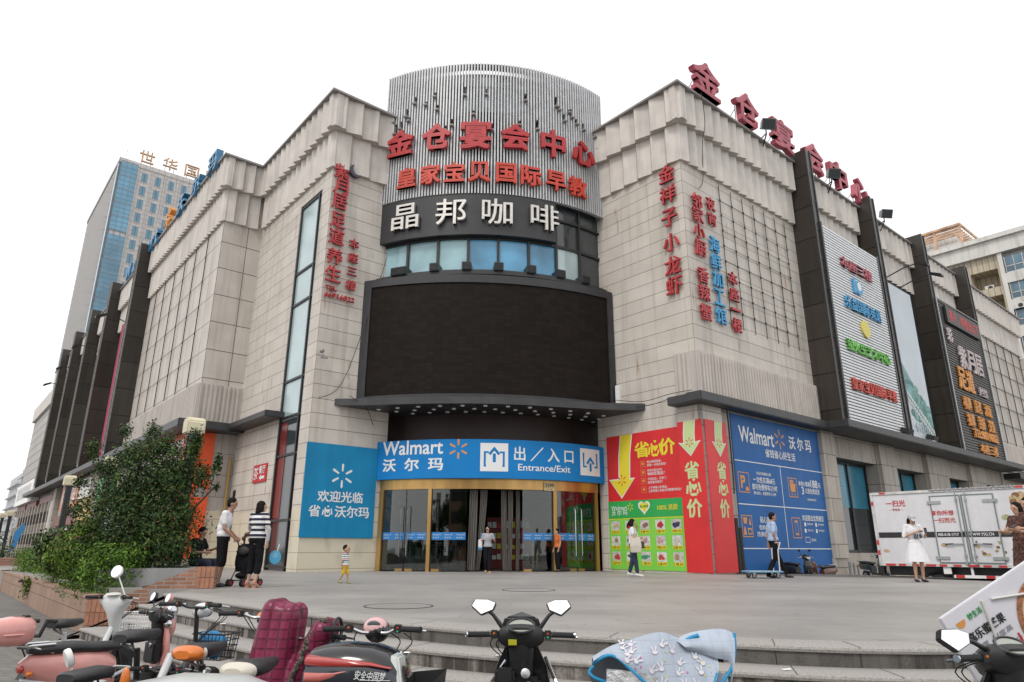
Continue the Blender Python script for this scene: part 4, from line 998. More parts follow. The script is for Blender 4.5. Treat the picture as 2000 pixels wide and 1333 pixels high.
part('frame', MB().tube([(-3.9, -.1, 0), (-3.9, -.1, 10)], .05, 6).tube([(4.0, -.1, 0), (4.0, -.1, 10)], .05, 6).tube([(-3.9, -.1, 10), (4.0, -.1, 10)], .05, 6).tube([(-3.9, -.1, 0), (4, -.1, 0)], .05, 6), m_steel, t)
part('ticker', MB().box(-2.8, 3.5, -.22, -.08, 8.55, 9.7), m_black, t, bevel=.02)
mb = MB(); put_text(mb, '客户，特推出以下', .4, 9.12, w=5.6, h=.8, y=-.235, off=.0)
part('ticker_text', mb, M('ticker_red_glow', (.55, .02, .02), .5, emit=.35), t)
m_lo = M('letter_amber', (.62, .26, .05), .45, var=.12)
m_ls = M('letter_mauve', (.46, .40, .40), .45, var=.1)
row('紫月居', .6, 6.5, 4.6, 1.55, m_ls, off=.03); row('彩', -2.7, 7.7, 1.0, 1.0, m_ls, off=.03); row('足道', -1.2, 4.95, 2.9, 1.5, m_lo, off=.04); row('养生馆', 1.8, 4.55, 1.7, .6, m_ls)
row('棋牌 品茗 沙龙', .1, 3.35, 5.2, .85, m_lo, off=.035); row('按摩 刮痧 艾灸', .2, 2.3, 5.2, .85, m_lo, off=.035)
mb = MB(); put_text(mb, 'TEL:66916822', .5, 1.5, w=4.6, h=.55, y=-.08, depth=.12, off=.03); part('letter', mb, m_lo, t)
row('本座三楼', .7, .62, 3.4, .66, m_lo, off=.03)
# ---- red banner between the fins of the left wing
t = thing('banner', 'tall crimson banner hanging between the brown fins of the left wing', 'banner', FC_L @ Matrix.Translation((-20, -.22, 6.5)))
part('cloth', MB().box(-2.4, 4.2, -.03, .03, 0, 10.2), M('crimson_banner', (.33, .012, .055), .55, var=.1, scale=.6), t)
mb = MB(); put_text(mb, '金色童年', 0, 5.5, w=6.6, y=-.036, off=.02); part('lettering', mb, m_wht, t) if 0 else None
# ---- shop signs, left wing
t = thing('shop_sign', 'big orange red framed shop sign at the corner behind the shrub', 'sign', FC_L @ Matrix.Translation((-4, 0, .3)))
part('sign_board', MB().box(-4.5, 4.12, -.30, -.003, 0, 5.6), M('sign_orange', (.72, .085, .015), .42, var=.06), t)
part('sign_board', MB().box(-4.2, 3.7, -.33, -.30, 2.0, 5.3), M('sign_pale_pink', (.62, .50, .47), .45), t)
part('side_panel', MB().box(.0, .92, -.16, -.003, 0, 5.6), M('sign_orange', (.72, .085, .015)), t, FQ_R @ Matrix.Translation((0, 0, .3)))
mb = MB()
for x, z, w_, h in ((2.2, 3.2, .16, 1.4), (1.6, 3.6, 1.2, .16), (1.2, 3.0, .16, 1.0), (-.4, 3.4, 1.5, .18), (-.2, 3.0, .16, 1.3), (-2.4, 3.3, 1.4, .18), (-2.2, 2.9, .16, 1.1)): mb.box(x - w_ / 2, x + w_ / 2, -.36, -.33, z - h / 2, z + h / 2)
part('lettering', mb, m_red2, t)
mb = MB(); mb.add([(.25, -.166, 2.95), (.85, -.166, 2.95), (.85, -.166, 3.3), (.7, -.166, 3.42), (.45, -.166, 3.42), (.3, -.166, 3.2)], [(0, 1, 2, 3, 4, 5)]); part('torn_patch', mb, m_cap, t, FQ_R)
def shop(x0, x1, z0, z1, mt, lb, strokes=None, out=.25):
    t = thing('shop_sign', lb, 'sign', FC_L @ Matrix.Translation(((x0 + x1) / 2, 0, z0)))
    hw = (x1 - x0) / 2; part('sign_board', MB().box(-hw, hw, -out, .28, 0, z1 - z0), mt, t)
    if strokes:
        mb = MB(); n, mt2 = strokes; rg = random.Random(n); hh = z1 - z0
        for i in range(n):
            cx = -hw * .8 + 1.6 * hw * (i + .5) / n; cw = 1.2 * hw / n
            for k in range(3): z = hh * (.35 + .2 * k); mb.box(cx - cw * .5, cx + cw * .5, -out - .03, -out, z - hh * .03, z + hh * .03)
            for k in range(2): x = cx + cw * (k - .5) * .7; mb.box(x - cw * .09, x + cw * .09, -out - .04, -out - .001, hh * .25, hh * .85)
        part('lettering', mb, mt2, t)
    return t
shop(-36.5, -28.5, 3.6, 5.7, M('sign_orange_board', (.55, .20, .10), .5), 'orange shop board with a row of black and white characters on the left wing', (4, m_wht))
shop(-28, -23.4, 4.2, 5.6, M('sign_white_board', (.62, .60, .57), .5), 'white shop board with orange end beside the orange board')
shop(-27.8, -23.0, 2.6, 4.1, M('sign_yellow_board', (.52, .34, .10), .5), 'yellow shop board half hidden by the shrub tops')
shop(-20.5, -16.2, 3.6, 5.2, M('sign_green_board', (.06, .36, .10), .5), 'green shop board behind the shrub on the left wing')
shop(-74.5, -57.5, 5.5, 7.9, M('sign_white_bright', (.82, .82, .80), .5), 'long white sign board far along the left wing', (9, M('sign_text_grey', (.62, .62, .61), .5)), .5)
mb = MB()
for a, b in ((-75, -66), (-64.5, -56), (-53, -44)): mb.box(a, b, -.06, .28, 4.9, 5.5)
mb.box(-40, -26, -.05, .28, 2.3, 3.3)
W('fascia_band', mb, M('fascia_dark_red', (.17, .045, .03), .5, var=.25, scale=.5), FC_L)
mb = MB(); 
for i in range(13): x = -75.5 + i * 2.5; mb.box(x, x + .5, -.12, .28, -.8, 4.9)
W('pilaster_row', mb, m_stone, FC_L)
for a, b in ((-43, -41.5), (-25, -21.6), (-15, -9)): W('pilaster', MB().box(a, b, -.11, .28, -.8, 5.9), m_stone, FC_L)
W('shop_front', MB().box(-75, -46, .2, .29, -.7, 4.4).box(-40.5, -26, .2, .29, -.7, 2.3).box(-21, -16, .2, .29, -.7, 3.4), m_glassdk, FC_L)
W('shutter', MB().box(-46, -43.2, -.03, .28, -.7, 5.3), M('white_shutter', (.52, .50, .46), .6, var=.1), FC_L)
t = thing('shop_sign', 'small black and white numeral sign jutting from the shop fronts', 'sign', FC_L @ Matrix.Translation((-55, -1.6, 2.6)))
part('sign_board', MB().box(-.8, .8, -.1, .1, 0, 1.0), m_white, t); mb = MB(); put_text(mb, '24', 0, .5, w=1.2, y=-.11, off=.03); part('lettering', mb, m_black, t)
# ================================================================ far buildings
m_tow = tiles('tower_cladding', (.52, .50, .48), (.30, .29, .28), 1.4, 1.17, .05, .6, offset=0, var=.04, grime=.12)
m_tow2 = tiles('tower_cladding_side', (.47, .46, .45), (.20, .20, .20), 1.6, 1.75, .22, .6, offset=0, var=.05, grime=.1)
m_cyan = M('tower_glass', (.10, .25, .36), .12, var=.3, scale=.12, spec=.8)
TF = TR(-92.59, 140, 0, 40); TL_ = TR(-92.59, 140, 0, -50)
tw = thing('office_tower', 'tall pale office tower with a blue glass corner behind the left wing', 'building', TF)
part('wall', MB().box(0, 34, .01, 40, -1, 87.6), m_tow, tw); part('wall', MB().box(-42, -.01, 0, .6, -1, 87.6), m_tow2, tw, TL_)
part('parapet', MB().box(-.1, 34.1, -.15, .5, 87.6, 88.8), m_tow, tw); part('parapet', MB().box(-42, .1, -.15, .5, 87.6, 88.75), m_tow2, tw, TL_)
g = MB(); g.box(.35, 3.9, -.12, .01, 70.5, 88.0); part('corner_glazing', g, m_cyan, tw)
g = MB(); g.box(.35, 3.9, -.12, .01, 0, 69.2); part('corner_glazing', g, m_cyan, tw)
g = MB(); g.box(-1.6, -.2, -.12, .01, 0, 88); part('corner_glazing', g, m_cyan, tw, TL_)
g = MB()
for i in range(76): z = 1.17 * i; g.box(.3, 3.95, -.16, -.1, z, z + .10 + (.35 if i % 3 == 0 else 0))
for x in (.3, 1.5, 2.7, 3.9): g.box(x, x + .1, -.16, -.1, 0, 88)
part('mullion', g, M('tower_mullion', (.16, .24, .30), .4), tw)
wn = MB(); wn.box(-.62, .62, -.02, .25, 0, 2.3); 
for x in (-.62, .08): wn.box(x + .06, x + .48, -.05, -.015, .1, 2.2, mi=1)
wn.box(-.75, .75, -.09, .0, -.25, -.05, mi=2)
wme = wn.mesh('window', [M('tower_window_frame', (.10, .15, .18), .4), m_cyan, m_tow])
for c in range(6):
    for r in range(16):
        link('window', wme, tw, TF @ Matrix.Translation((5.6 + c * 2.95, 0, 84.2 - r * 3.5)))
rb = MB()
for c in range(7): rb.box(6.95 + c * 2.95 - 2.95, 7.2 + c * 2.95 - 2.95, -.25, .02, 0, 87.4)
part('rib', rb, m_tow, tw)
t = thing('roof_sign', 'gold roof letters on top of the tall office tower', 'sign', TF @ Matrix.Translation((12, 0, 88.8)))
for c, x in zip('世华国际', (5.4, 10.6, 15.6, 20.6)):
    mb = MB(); put_text(mb, c, x - 12, 2.2, h=3.2, w=3.3, y=.2, depth=.4, off=.004); mb.tube([(x - 13, .3, -.1), (x - 13, .3, 1.5)], .08, 5).tube([(x - 11, .3, -.1), (x - 11, .3, 1.5)], .08, 5)
    part('letter', mb, M('letter_gold', (.52, .31, .15), .45, var=.1), t)
tag(part('antenna', MB().tube([(0, 0, 0), (0, 0, 2.8)], .06, 5).ell((0, 0, 2.8), (.1, .1, .2)), m_steel, None, TF @ Matrix.Translation((1.2, 1, 88.8))), 'thin antenna rod on the glass corner of the office tower', 'antenna')
# residential block, right
pR = PB + RD * 62; RF = face(pR, -50)
m_res = tiles('resid_paint', (.52, .46, .35), (.30, .26, .19), .55, 40, .05, .7, offset=0, var=.04, grime=.55)
m_resw = M('resid_white', (.60, .585, .55), .7, var=.06, scale=.4, grime=.5)
rs = thing('apartment_block', 'cream apartment block with open balconies behind the right wing', 'building', RF)
mb = MB(); FL = [30.9 - 3.0 * i for i in range(9)]
xb0, xb1 = -5.75, -3.15                       # open balcony stack
mb.box(-8.6, xb0, 0, 12, -1, 31.6); mb.box(xb1, -2.7, 0, 12, -1, 31.6); mb.box(xb0, xb1, 2.2, 12, -1, 31.6); mb.box(xb0, xb1, 0, 2.2, -1, 5)
for z in FL: mb.box(xb0, xb1, 0.02, 2.2, z - .85, z + .1 - 0)
mb.box(xb0, xb1, .01, 2.2, 31.0, 31.59)
part('wall', mb, m_res, rs)
mb = MB(); mb.box(-2.7, 12, .6, 12, -1, 31.6); mb.box(-14, -8.6, .3, 12, -1, 31.0)
mb.box(-14.2, 14, -.5, 12.2, 31.6, 33.2); mb.box(-14.5, 14, -.85, 12, 33.2, 33.7); mb.box(-2.9, -2.5, -.3, .6, -1, 31.6); mb.box(1.0, 1.3, -.3, .6, -1, 31.6)
part('wall', mb, m_resw, rs)
bw = MB(); bw.box(-2.4, .9, -.1, .3, .9, 2.75)
for i in range(5): bw.box(-2.4 + i * .8, -2.34 + i * .8, -.16, -.09, .9, 2.75, mi=1)
bw.box(-2.4, .9, -.16, -.09, .9, .98, mi=1).box(-2.4, .9, -.16, -.09, 1.6, 1.67, mi=1); bw.box(-2.5, 1.0, -.3, .6, -.25, .85, mi=1)
bwm = bw.mesh('window', [M('resid_window', (.08, .16, .22), .12, var=.5, scale=.3, spec=.8), m_resw])
ac = MB(); ac.cb((0, 0, .3), (.85, .35, .58)); ac.lathe([(.22, 0), (.22, .02)], 14, Matrix.Translation((.1, -.18, .3)) @ Matrix.Rotation(rad(90), 4, 'X'), 1); ac.cb((0, 0, -.02), (.9, .5, .05), mi=1)
acm = ac.mesh('air_conditioner', [m_resw, m_black])
for z in FL[:8]:
    link('window', bwm, rs, RF @ Matrix.Translation((0, 0, z - 3.0 + .4))); link('air_conditioner', acm, rs, RF @ Matrix.Translation((-1.9 if int(z) % 2 else -.6, -.2, z - 3.05 + .2)))
    link('air_conditioner', acm, rs, RF @ Matrix.Translation((-4.4, .9, z - .85 - 2.05)))
for z in FL[:8]:
    f = MB(); f.box(-8.4, -6.0, -.25, .0, z - 2.0, z - .1)
    wf = part('window', f, M('resid_window', (.08, .16, .22)), rs)
    q = MB()
    for i in range(14): q.box(-8.4 + i * .18, -8.37 + i * .18, -.32, -.28, z - 2.0, z - .1)
    for i in range(4): q.box(-8.4, -6.0, -.33, -.3, z - 2.0 + i * .6, z - 1.96 + i * .6)
    part('window_bars', q, m_resw, wf)
for i, x in enumerate((-5.9, -2.9, .98)): part('drain_pipe', MB().tube([(x, -.1, 31.5), (x + .1, -.1, 20), (x, -.1, 2)], .06, 6), m_resw, rs)
pg = MB()
for i in range(9): pg.box(-11.4, -6.0, .2 + i * .75, .36 + i * .75, 36.1, 36.3)
pg.box(-11.6, -5.8, 0, .2, 36.3, 36.55).box(-5.9, -5.7, 0, 6.6, 36.3, 36.55).box(-11.6, -11.4, 0, 6.6, 36.3, 36.55)
for x in (-11.4, -8.6, -6.0): pg.box(x, x + .25, .1, .35, 33.7, 36.3).box(x, x + .25, 6, 6.25, 33.7, 36.3)
part('pergola', pg, M('pergola_rust', (.50, .33, .22), .8, var=.35, scale=1.2), rs)
part('roof_house', MB().box(-13, -7, 3, 11, 33.7, 37.0).box(-9.6, -6.4, 1.5, 5, 33.7, 34.9), m_resw, rs)
# blocks far left; distance haze is put into their pale wall colour
for i, (x, y, w_, h, lb) in enumerate(((-111.6, 160, 26, 20.2, 'nearer of two pale grey apartment blocks far left down the street'), (-122.6, 172, 30, 18.6, 'farther of two pale grey apartment blocks far left down the street'))):
    m = TR(x, y, 0, -50); b = thing('apartment_block', lb, 'building', m, 'pale apartment blocks far left')
    part('wall', MB().box(-w_, 0, 0, 14, -1, h), M('far_block_haze_paint', (.50, .51, .52), .8, var=.05, scale=.2), b)
    part('wall', MB().box(.01, 5.5, .02, .5, -1, h + .3), M('far_block_haze_paint', (.50, .51, .52)), b, TR(x, y, 0, 40))
    wn = MB(); bal = MB()
    for f in range(7):
        for c in range(6): wn.box(-3.4 - c * 4.2, -1.4 - c * 4.2, -.05, .1, h - 2.4 - f * 2.8, h - 1.1 - f * 2.8)
        for c in range(6): bal.box(-4.0 - c * 4.2, -1.0 - c * 4.2, -.9, .0, h - 2.9 - f * 2.8, h - 2.55 - f * 2.8)
    part('window', wn, M('far_block_window', (.24, .27, .30), .3), b); part('balcony', bal, M('far_block_haze_paint', (.50, .51, .52)), b)
# ---- floodlights on the roofs and fins
def flood(m, label, group):
    t = thing('floodlight', label, 'floodlight', m, group)
    part('bracket', MB().tube([(0, .5, -.75), (0, .0, -.35), (0, 0, 0)], .035, 6).tube([(-.35, .5, -.6), (0, 0, -.3)], .03, 6).tube([(-.3, 0, -.05), (.3, 0, -.05)], .03, 6), m_black, t)
    h = MB(); h.loft([[(-.36, -.3, -.28), (.36, -.3, -.28), (.36, -.3, .28), (-.36, -.3, .28)], [(-.22, .22, -.18), (.22, .22, -.18), (.22, .22, .18), (-.22, .22, .18)]], Matrix.Translation((0, -.1, .1)) @ Matrix.Rotation(rad(25), 4, 'X'))
    part('lamp_head', h, M('lamp_grey_green', (.12, .14, .13), .4), t, bevel=.02)
    part('lens', MB().add([(-.31, -.305, -.23), (.31, -.305, -.23), (.31, -.305, .23), (-.31, -.305, .23)], [(0, 1, 2, 3)], Matrix.Translation((0, -.1, .1)) @ Matrix.Rotation(rad(25), 4, 'X')), m_glassdk, t)
for x, z, lb in ((6.3, 20.75, 'grey floodlight on the parapet between the first pair of roof letters'), (13.1, 20.65, 'grey floodlight on the parapet above the first brown fins'), (19.9, 20.5, 'grey floodlight on the parapet beyond the last roof letter')):
    flood(FB_R @ Matrix.Translation((x, -.8, z)) @ Matrix.Rotation(rad(-35), 4, 'Z'), lb, 'roof floodlights')
def arm_lamp(m, label, L=2.0):
    t = thing('arm_lamp', label, 'lamp', m, 'arm lamps reaching out from the fins')
    part('arm', MB().tube([(0, 0, 0), (0, -L * .6, .35), (0, -L, .42)], .035, 6), m_black, t)
    part('lamp_head', MB().loft([[(-.16, -L + .1, .36), (.16, -L + .1, .36), (.16, -L + .1, .5), (-.16, -L + .1, .5)], [(-.22, -L - .5, .02), (.22, -L - .5, .02), (.22, -L - .5, .2), (-.22, -L - .5, .2)]]), m_black, t, bevel=.02)
for x, z, lb in ((18.6, 16.0, 'black arm lamp above the pale tree billboard'), (20.6, 15.9, 'black arm lamp above the right edge of the tree billboard')): arm_lamp(FB_R @ Matrix.Translation((x, -.6, z)), lb)
for x, z, lb in ((-17.0, 15.3, 'black arm lamp by the top of the crimson banner'), (-26.5, 15.3, 'black arm lamp beside the second fin of the left wing'), (-34.5, 15.2, 'black arm lamp beside the third fin of the left wing'), (-42.5, 15.2, 'black arm lamp beside the fourth fin of the left wing')): arm_lamp(FC_L @ Matrix.Translation((x, -.5, z)), lb, 1.7)
for x, lb in ((16.2, 'black low floodlight lying on the canopy under the tree billboard'), (19.6, 'black low floodlight on the canopy left of the dark slatted panel')):
    tag(part('canopy_light', MB().cb((0, 0, .2), (.7, .4, .26), rot=(.4, 0, 0)).tube([(0, .1, -.02), (0, 0, .2)], .04, 6), m_black, None, FB_R @ Matrix.Translation((x, -1.4, 6.47)), bevel=.03), lb, 'floodlight')
# ================================================================ planter
P0, P1 = Vector((-7.95, 13.55, 0)), Vector((-5.8, 14.0, 0))
pe = P0 + LD * 18.2
pl = thing('planter', 'long street planter with tan tiles and a sloping brick cheek by the steps', 'planter', TR(P0.x, P0.y, STREET))
tw_ = face(P0, -50)
part('tile_wall', MB().box(-18.2, .0, 0, .28, STREET - .05, -.16), m_tile, pl, tw_)
part('coping', MB().box(-18.2, .02, -.02, .30, -.158, -.10), M('tan_coping', (.32, .20, .145), .7, var=.12, scale=3), pl, tw_)
ang = math.degrees(math.atan2(P1.y - P0.y, P1.x - P0.x)); bl = (P1 - P0).length; BF = TR(P0.x, P0.y, 0, ang)
part('brick_cheek', MB().prism([(-.02, STREET - .05), (bl, STREET - .05), (bl, .40), (bl - .34, .40), (.45, -.18), (-.02, -.18)], -.02, .27, 'y'), m_brick, pl, BF)
e = MB()
for i in range(4): e.box(bl - .33 + i * .085, bl - .255 + i * .085, -.032, -.018, .012, .20); e.box(bl - .33 + i * .085, bl - .255 + i * .085, -.032, -.018, .215, .395)
part('end_bricks', e, M('end_brick', (.36, .17, .105), .7, var=.15, scale=9), pl, BF); e = MB()
for i in range(5): e.box(.02 + i * .085, .095 + i * .085, -.032, -.018, -.40, -.185); e.box(.02 + i * .085, .095 + i * .085, -.032, -.018, -.63, -.415)
part('end_bricks', e, M('end_brick', (.36, .17, .105), .7, var=.15, scale=9), pl, BF)
part('granite_curb', MB().prism([(.05, -.7), (2.45, -.7), (2.45, .37), (-.02, .345)], 0, .22, 'y'), m_gran, pl, TR(-8.42, 14.5, 0, -2))
part('granite_curb', MB().box(-12, -.02, -.3, 0, -.2, .37), m_gran, pl, face(P1 + Vector((-.1, .35, 0)), -50))
s = MB(); a, b, c, d = P0 + RD * .25, P0 + RD * .25 + LD * 18, P1 + LD * 18 + Vector((-.2, 0, 0)), P1 + Vector((-.3, .4, 0))
s.add([(a.x, a.y, -.2), (b.x, b.y, -.2), (c.x, c.y, .28), (d.x, d.y, .28)], [(0, 1, 2, 3)]); part('soil', s, m_soil, pl, Matrix())
# ================================================================ plants
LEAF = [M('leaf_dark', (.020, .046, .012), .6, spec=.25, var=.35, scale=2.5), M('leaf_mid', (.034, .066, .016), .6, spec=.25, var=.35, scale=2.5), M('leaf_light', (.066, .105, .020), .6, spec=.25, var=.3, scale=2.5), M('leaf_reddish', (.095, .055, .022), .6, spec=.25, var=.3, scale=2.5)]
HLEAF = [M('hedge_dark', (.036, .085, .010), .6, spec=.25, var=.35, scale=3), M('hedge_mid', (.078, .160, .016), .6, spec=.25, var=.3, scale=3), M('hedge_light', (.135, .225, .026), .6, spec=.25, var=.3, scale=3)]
m_twig = M('twig_bark', (.075, .055, .038), .9, var=.3, scale=14)
def leaves(blobs, n, size, seed, wts=(.45, .35, .15, .05), hollow=.45, up=.35):
    rg = random.Random(seed); mb = MB(); tot = [max(b[1]) ** 2 for b in blobs]
    for i in range(n):
        c, r = rg.choices(blobs, tot)[0]
        while True:
            d = Vector((rg.gauss(0, 1), rg.gauss(0, 1), rg.gauss(0, 1)))
            if d.length > .1: break
        d.normalize(); k = rg.random() ** hollow
        k *= 1 + .35 * noise.noise(Vector((d.x * 2.3 + c[0] * 3, d.y * 2.3 + seed, d.z * 2.3 + c[2])))
        p = Vector((c[0] + d.x * r[0] * k, c[1] + d.y * r[1] * k, c[2] + d.z * r[2] * k))
        nrm = (d + Vector((rg.gauss(0, .7), rg.gauss(0, .7), rg.gauss(0, .7) + up))).normalized()
        x = nrm.orthogonal().normalized(); x = Matrix.Rotation(rg.uniform(0, 6.28), 3, nrm) @ x; y = nrm.cross(x)
        s = size * rg.uniform(.6, 1.3); w_ = s * .42
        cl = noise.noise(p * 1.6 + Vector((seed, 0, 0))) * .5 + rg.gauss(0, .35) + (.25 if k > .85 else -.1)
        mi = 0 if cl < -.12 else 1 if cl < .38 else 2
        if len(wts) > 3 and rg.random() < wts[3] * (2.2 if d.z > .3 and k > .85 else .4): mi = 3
        dn = nrm * s * .12
        mb.add([tuple(p - x * s), tuple(p + y * w_ - dn * .2), tuple(p + x * s - dn), tuple(p - y * w_ - dn * .2)], [(0, 1, 2, 3)], None, mi)
    return mb
def twigs(base, blobs, seed, n=14, r=.03):
    rg = random.Random(seed); mb = MB(); b = Vector(base)
    for i in range(n):
        c, q = rg.choice(blobs); e = Vector(c) + Vector((rg.uniform(-.6, .6) * q[0], rg.uniform(-.6, .6) * q[1], rg.uniform(-.2, .7) * q[2]))
        s = b + Vector((rg.uniform(-.2, .2), rg.uniform(-.2, .2), 0)); mid = s.lerp(e, .5) + Vector((rg.uniform(-.15, .15), rg.uniform(-.15, .15), .1))
        mb.tube([s, mid, e], [r, r * .7, r * .25], 5)
    return mb
def plant(name, label, cat, base, blobs, n, size, seed, mats, tw=True, wts=(.45, .35, .15, .05), group=None, **k):
    t = thing(name, label, cat, TR(*base), group)
    rel = [((c[0] - base[0], c[1] - base[1], c[2] - base[2]), r) for c, r in blobs]
    me = leaves(rel, n, size, seed, wts, **k).mesh('crown', mats, fix=False); link('crown', me, t)
    if tw: part('trunk', twigs((0, 0, 0), rel, seed, 16 if n > 6000 else 8), m_twig, t)
    return t
SB = [((-8.2, 15.6, 1.2), (1.35, 1.1, 1.0)), ((-7.9, 15.4, 2.25), (1.0, .9, .85)), ((-8.9, 15.8, 1.9), (.9, .8, .8)), ((-7.6, 15.1, 1.2), (.70, .7, .9)), ((-7.4, 15.2, 2.3), (.50, .5, .75)), ((-7.15, 15.3, 3.0), (.20, .22, .42)), ((-7.9, 15.4, 2.95), (.5, .5, .42)), ((-6.85, 15.2, 2.3), (.24, .24, .34)), ((-6.55, 15.2, 2.55), (.10, .12, .28)), ((-6.5, 15.2, 2.05), (.14, .14, .12)), ((-9.4, 16, 2.55), (.4, .4, .3)), ((-9.0, 15.5, .75), (.9, .7, .5)), ((-7.2, 14.9, .75), (.65, .5, .5)), ((-8.5, 15.5, 2.75), (.6, .5, .4)), ((-7.05, 15.1, 1.45), (.30, .3, .4)), ((-8.3, 15.3, 1.6), (.9, .7, .9)), ((-9.8, 15.9, 2.95), (.18, .2, .3)), ((-8.95, 15.6, 3.35), (.2, .2, .22)), ((-9.95, 16.0, 1.6), (.28, .3, .3)), ((-8.25, 15.5, 3.32), (.22, .2, .26)), ((-10.1, 16.1, 2.2), (.22, .2, .14))]
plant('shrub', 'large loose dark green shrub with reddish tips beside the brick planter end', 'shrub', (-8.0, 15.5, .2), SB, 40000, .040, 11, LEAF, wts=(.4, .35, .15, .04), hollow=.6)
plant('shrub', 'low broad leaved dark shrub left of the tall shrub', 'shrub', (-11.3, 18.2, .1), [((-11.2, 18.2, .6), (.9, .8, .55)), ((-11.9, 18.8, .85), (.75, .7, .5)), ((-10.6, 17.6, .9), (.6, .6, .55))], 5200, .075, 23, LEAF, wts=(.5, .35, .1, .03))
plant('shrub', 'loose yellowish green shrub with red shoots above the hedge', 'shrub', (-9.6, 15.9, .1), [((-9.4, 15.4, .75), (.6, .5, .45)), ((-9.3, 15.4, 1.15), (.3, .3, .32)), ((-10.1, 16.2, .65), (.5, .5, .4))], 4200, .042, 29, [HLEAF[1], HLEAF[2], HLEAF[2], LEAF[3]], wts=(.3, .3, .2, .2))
def hedge(label, s0, s1, w0, w1, top, n, seed, group='clipped hedges in the street planter'):
    rg = random.Random(seed); bl = []
    k = max(2, int((s1 - s0) / .5))
    for i in range(k):
        for q in (.25, .75):
            s_ = s0 + (s1 - s0) * (i + .5) / k; w_ = w0 + (w1 - w0) * q; p = P0 + LD * s_ + RD * w_
            for z in (.05, .5, .85): bl.append(((p.x + rg.uniform(-.08, .08), p.y + rg.uniform(-.08, .08), -.15 + (top + .15) * z * .92), (.40, .40, (top + .15) * .30)))
    c = P0 + LD * (s0 + s1) / 2 + RD * (w0 + w1) / 2
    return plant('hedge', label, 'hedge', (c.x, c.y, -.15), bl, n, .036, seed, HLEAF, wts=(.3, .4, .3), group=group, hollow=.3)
hedge('nearest clipped bright green hedge block by the corner of the planter', .35, 3.0, .12, .85, .80, 13000, 41)
hedge('middle clipped hedge block on the tan tiled planter wall', 3.4, 8.6, .15, 1.3, .74, 16000, 43)
hedge('farthest clipped hedge block at the left end of the planter', 9.2, 17.4, .2, 1.5, .70, 16000, 47)
plant('creeper', 'thin creeper trailing over the tan planter wall', 'plant', tuple(P0 + LD * 8.6 - RD * .06) [:2] + (-.15,), [((*(P0 + LD * (8.5 + i * .07) - RD * .08)[:2], -.12 - i * .10), (.16, .07, .13)) for i in range(5)], 320, .035, 51, HLEAF, tw=True)
plant('shrub', 'small round dark shrub at the far left down the street', 'shrub', (-26.5, 35, -.5), [((-26.5, 35, .35), (1.9, 1.4, 1.2)), ((-28.2, 36.5, .2), (1.5, 1.2, 1.0))], 4500, .09, 53, LEAF, wts=(.6, .3, .1, 0))
# far stairs beyond the planter
fs = MB()
for i in range(4): fs.box(-2.4, 2.4, -.4 * (4 - i), 3, -.775 + .15 * i, -.775 + .15 * (i + 1) - .004 * 0, TR(-22.6, 29.6, 0, -50))
struct('far_steps', fs, m_tread)
part('wall_end', MB().box(-3.4, -2.2, -1.9, 3, STREET, .25), m_brick, pl, TR(-23.4, 30.5, 0, -50))
# ================================================================ lamps
lamp_shade = M('lamp_cream', (.62, .57, .40), .5, var=.05)
def lamp(x, y, h, label):
    t = thing('lamp_post', label, 'lamp post', TR(x, y, 0, -50), 'cream headed lamp posts')
    part('post', MB().box(-.075, .075, -.075, .075, -.7, h - .36).box(-.11, .11, -.11, .11, -.7, .1), m_steel, t, bevel=.008)
    p = MB()
    for sx in (-1, 1): p.box(sx * .105 - .03, sx * .105 + .03, -.10, .10, -.6, h - .42)
    part('post_rail', p, m_black, t)
    s = .21
    part('lamp_head', MB().prism([(-s, .0), (-s + .03, -.0), (s - .03, 0), (s, 0), (s, .30), (s - .08, .40), (-s + .08, .40), (-s, .30)], -s, s, 'y', Matrix.Translation((0, 0, h - .36))), lamp_shade, t, bevel=.03)
    part('collar', MB().box(-.14, .14, -.14, .14, h - .42, h - .365), m_black, t)
lamp(-7.75, 16.4, 3.75, 'nearest cream headed lamp post beside the tall shrub')
lamp(-13.8, 23.5, 3.72, 'cream headed lamp post with only its head above the shrub leaves')
lamp(-17.65, 27.5, 3.45, 'cream headed lamp post in front of the orange shop board')
lamp(-35.9, 50, 3.2, 'right one of the two distant lamp posts at the left edge')
lamp(-40.8, 56, 3.3, 'leftmost distant lamp post at the left edge')
t = thing('beach_flag', 'blue feather flag far left among the distant lamp posts', 'flag', TR(-41.2, 58, -.7) @ Matrix.Scale(.75, 4))
part('pole', MB().tube([(0, 0, 0), (.3, 0, 3.5), (1.2, 0, 4.6)], .03, 6), m_steel, t); part('cloth', MB().prism([(.1, 1.2), (.35, 3.5), (1.2, 4.5), (1.3, 3.9), (.7, 2.0)], -.01, .01, 'y'), M('flag_blue', (.02, .18, .42), .7), t)
# ================================================================ delivery truck on the lower street to the right
TRK = TR(11.45, 22.4, STREET, -47.5)
tk = thing('delivery_truck', 'white box delivery truck with side doors and a black stripe', 'truck', TRK)
V = lambda z: z - STREET
Lk = 6.6
m_tw = M('truck_white', (.62, .62, .64), .32, var=.03, coat=.3, grime=.18)
m_trk = M('truck_red', (.50, .03, .03), .45)
b = part('box_body', MB().box(.2, Lk, 0, 2.1, V(.36), V(2.44)), m_tw, tk, bevel=.02)
mb = MB(); mb.box(.16, Lk + .04, -.03, 2.13, V(2.44), V(2.52)).box(.16, .24, -.025, .04, V(.3), V(2.5)).box(.2, Lk, -.03, .02, V(.30), V(.38))
part('trim', mb, M('truck_trim', (.55, .55, .54), .5, var=.15, scale=4, grime=.3), tk)
mb = MB()
for i in range(44): mb.ell((1.9 + i * .05, -.035, V(2.50)), (.03, .02, .025 + .012 * (i % 3)), nu=6, nv=4)
